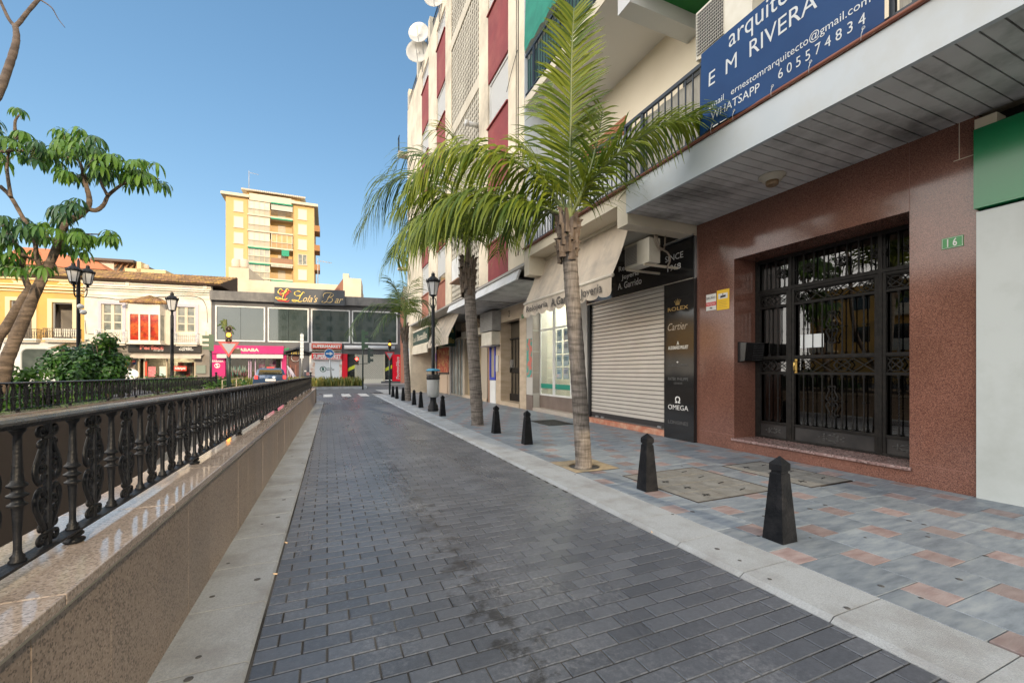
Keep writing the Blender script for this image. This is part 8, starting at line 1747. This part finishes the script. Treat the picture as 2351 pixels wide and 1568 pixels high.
regions = [((-60, 100), (-20, 260), 7), ((20, 230), (150, 330), 8), ((-40, 300), (90, 380), 5), ((120, 250), (230, 380), 9), ((230, 290), (340, 330), 7), ((320, 220), (460, 330), 16), ((300, 380), (420, 440), 9), ((440, 260), (560, 360), 12), ((520, 330), (700, 420), 14), ((560, 430), (640, 470), 4),
           ((680, 380), (880, 450), 15), ((700, 450), (880, 500), 8), ((900, 480), (930, 500), 2), ((430, 430), (560, 480), 5), ((300, 610), (480, 660), 10), ((330, 660), (380, 690), 3), ((-40, 700), (200, 780), 16), ((180, 740), (380, 820), 14), ((-60, 780), (100, 880), 8), ((420, 770), (560, 830), 9), ((560, 765), (640, 790), 4), ((380, 850), (480, 880), 4), ((-40, 900), (120, 960), 9), ((160, 900), (300, 960), 9), ((90, 90), (150, 115), 2)]
for i, ((x0, y0), (x1, y1), n) in enumerate(regions):
    mb = (MB(), MB())
    for k in range(int(n * 1.05 + .5)):
        x, y = RU.uniform(x0, x1), RU.uniform(y0 - 20, y1 + 20); dy = RU.uniform(-.7, .7); tip = q(x, y, dy); c = q((x0 + x1) / 2 + RU.uniform(-20, 20), (y0 + y1) / 2 + 45, dy * .3); cluster(mb, c, tip, RU.uniform(.18, .31), RU)
    o = mb[0].build('foliage', ul if RU.random() < .7 and i < 20 else ul2, ut); mb[1].build('leaf_stalk', rach, o)
# bare branches reaching in at the top left from a tree outside the frame
bt = thing('bare_tree', 'bare grey branches forking against the sky above the leaning leafy tree', 'tree', V((-8.2, 9.5, 0)))
def w_(x, y, dy=0): return aty('W', x, y, 9.5 + dy)
gb = M('grey_bark', (.07, .055, .05), .9, c2=(.15, .12, .105), scale=4, bump=.6, bscale=25, stretch=(1, 1, 3))
limb(bt, [V((-8.4, 9.5, 0)), w_(-420, 1900), w_(-130, 850), w_(-8, 610), w_(60, 430), w_(100, 300), w_(108, 230), w_(98, 165)], (.07, .034), 'trunk', gb)
limb(bt, [w_(98, 175), w_(130, 145), w_(180, 80), w_(250, 0), w_(330, -90)], (.03, .024), 'limb', gb); limb(bt, [w_(98, 175), w_(60, 130), w_(25, 60), w_(-10, -20)], (.026, .018), 'limb', gb)
limb(bt, [w_(262, 0), w_(310, 30), w_(345, 62), w_(380, 125), w_(425, 183)], (.012, .004), 'twig', gb)
# ================================================================ shrubs in the planting beyond the second railing
bd_ = MB(); bd_.box(-20, -4.62, 5, 22, -.02, .12); struct(bd_, 'ground', MATS['soil'])
def shrub(name, label, c, rx, ry, rz, n, mat, s=.055, seed=1, lumps=9, ball=False):
    r = random.Random(seed); t = thing(name, label, 'shrub', V((c.x, c.y, .1))); L_ = [(V((r.gauss(0, .45), r.gauss(0, .45), r.gauss(0, .45))), r.uniform(.35, .6)) for _ in range(lumps)]
    if ball: L_ = [(V((r.gauss(0, 1), r.gauss(0, 1), r.gauss(0, 1))).normalized() * r.uniform(.5, 1.05), r.uniform(.28, .42)) for _ in range(lumps)]
    m_ = MB(); k = 0
    while k < n:
        lc, lr = L_[r.randrange(lumps)]; d = V((r.gauss(0, 1), r.gauss(0, 1), r.gauss(0, 1))).normalized(); p = lc * .62 + d * lr * r.uniform(.55, 1.12)
        if p.length > 1.08: continue
        p = V((c.x + p.x * rx, c.y + p.y * ry, c.z + p.z * rz))
        if p.z < .1: continue
        nrm = (d + V((r.uniform(-.6, .6), r.uniform(-.6, .6), r.uniform(-.1, .9)))).normalized(); e1 = nrm.orthogonal().normalized(); a = r.uniform(0, 6.28); e = e1 * cos(a) + nrm.cross(e1) * sin(a); f = nrm.cross(e); ss = s * r.uniform(.7, 1.3)
        m_.add([p - e * ss, p + f * ss * .55 - e * ss * .1 + nrm * ss * .15, p + e * ss, p - f * ss * .55 - e * ss * .1 + nrm * ss * .15], [(0, 1, 2), (0, 2, 3)], True); k += 1
    m_.build('foliage', mat, t)
    b_ = MB()
    for j in range(7): a = r.uniform(0, 6.28); tip = c + V((rx * .6 * cos(a), ry * .6 * sin(a), rz * r.uniform(0, .6))); b_.tube([V((c.x + .05 * cos(a), c.y + .05 * sin(a), .0)), V((c.x, c.y, .1)).lerp(tip, .5) + V((0, 0, .1)), tip], [.03, .02, .006], 5)
    b_.build('stems', bark, t); return t
sh1 = leafmat('shrub_leaf', (.012, .055, .01), (.06, .16, .025), .3, .35); sh2 = leafmat('hedge_leaf', (.022, .08, .01), (.09, .20, .022), .3, .4)
c = aty('D', 202, 840, 14.8); shrub('round_shrub', 'large rounded glossy green shrub beside the yellow magazine rack', V((c.x, c.y, 1.22)), .98, .98, 1.0, 12000, sh1, .06, 3, 40, True)
c = aty('D', 222, 790, 14.8); shrub('shrub', 'wispy top of a shrub rising from the large rounded one', V((c.x + .2, c.y, 2.0)), .5, .4, .35, 420, sh2, .055, 4, 5)
for i, (x, yy, z, rx, rz, n, lb) in enumerate(((70, 11.4, .75, 1.1, .55, 3800, 'low green shrub at the foot of the leaning tree trunk'), (30, 10.2, .5, .7, .5, 1600, 'small shrub behind the second railing, before the leaning trunk'), (135, 12.3, .6, 1.0, .5, 2600, 'low hedge plant in front of the large round shrub'), (270, 12.6, .45, .9, .45, 2000, 'low plant between the large round shrub and the oval sign'), (150, 9.6, .45, .8, .5, 2200, 'leafy plant pressing against the second railing below the round shrub'), (325, 18.4, .75, .5, .42, 900, 'small bright shrub in front of the shoe shop window'), (420, 19.0, .75, 1.6, .38, 2000, 'low dark hedge before the black fascia shop'), (545, 22.5, .7, .9, .45, 1200, 'small shrub beside the low pale barrier'), (450, 19.4, .75, 1.0, .42, 1400, 'low hedge at the foot of the green backed traffic light'))):
    c = aty('D', x, 860, yy); shrub('shrub', lb, V((c.x - .45, c.y, z)), rx, .6, rz, n, sh1 if i % 2 else sh2, .05, 30 + i, 8)
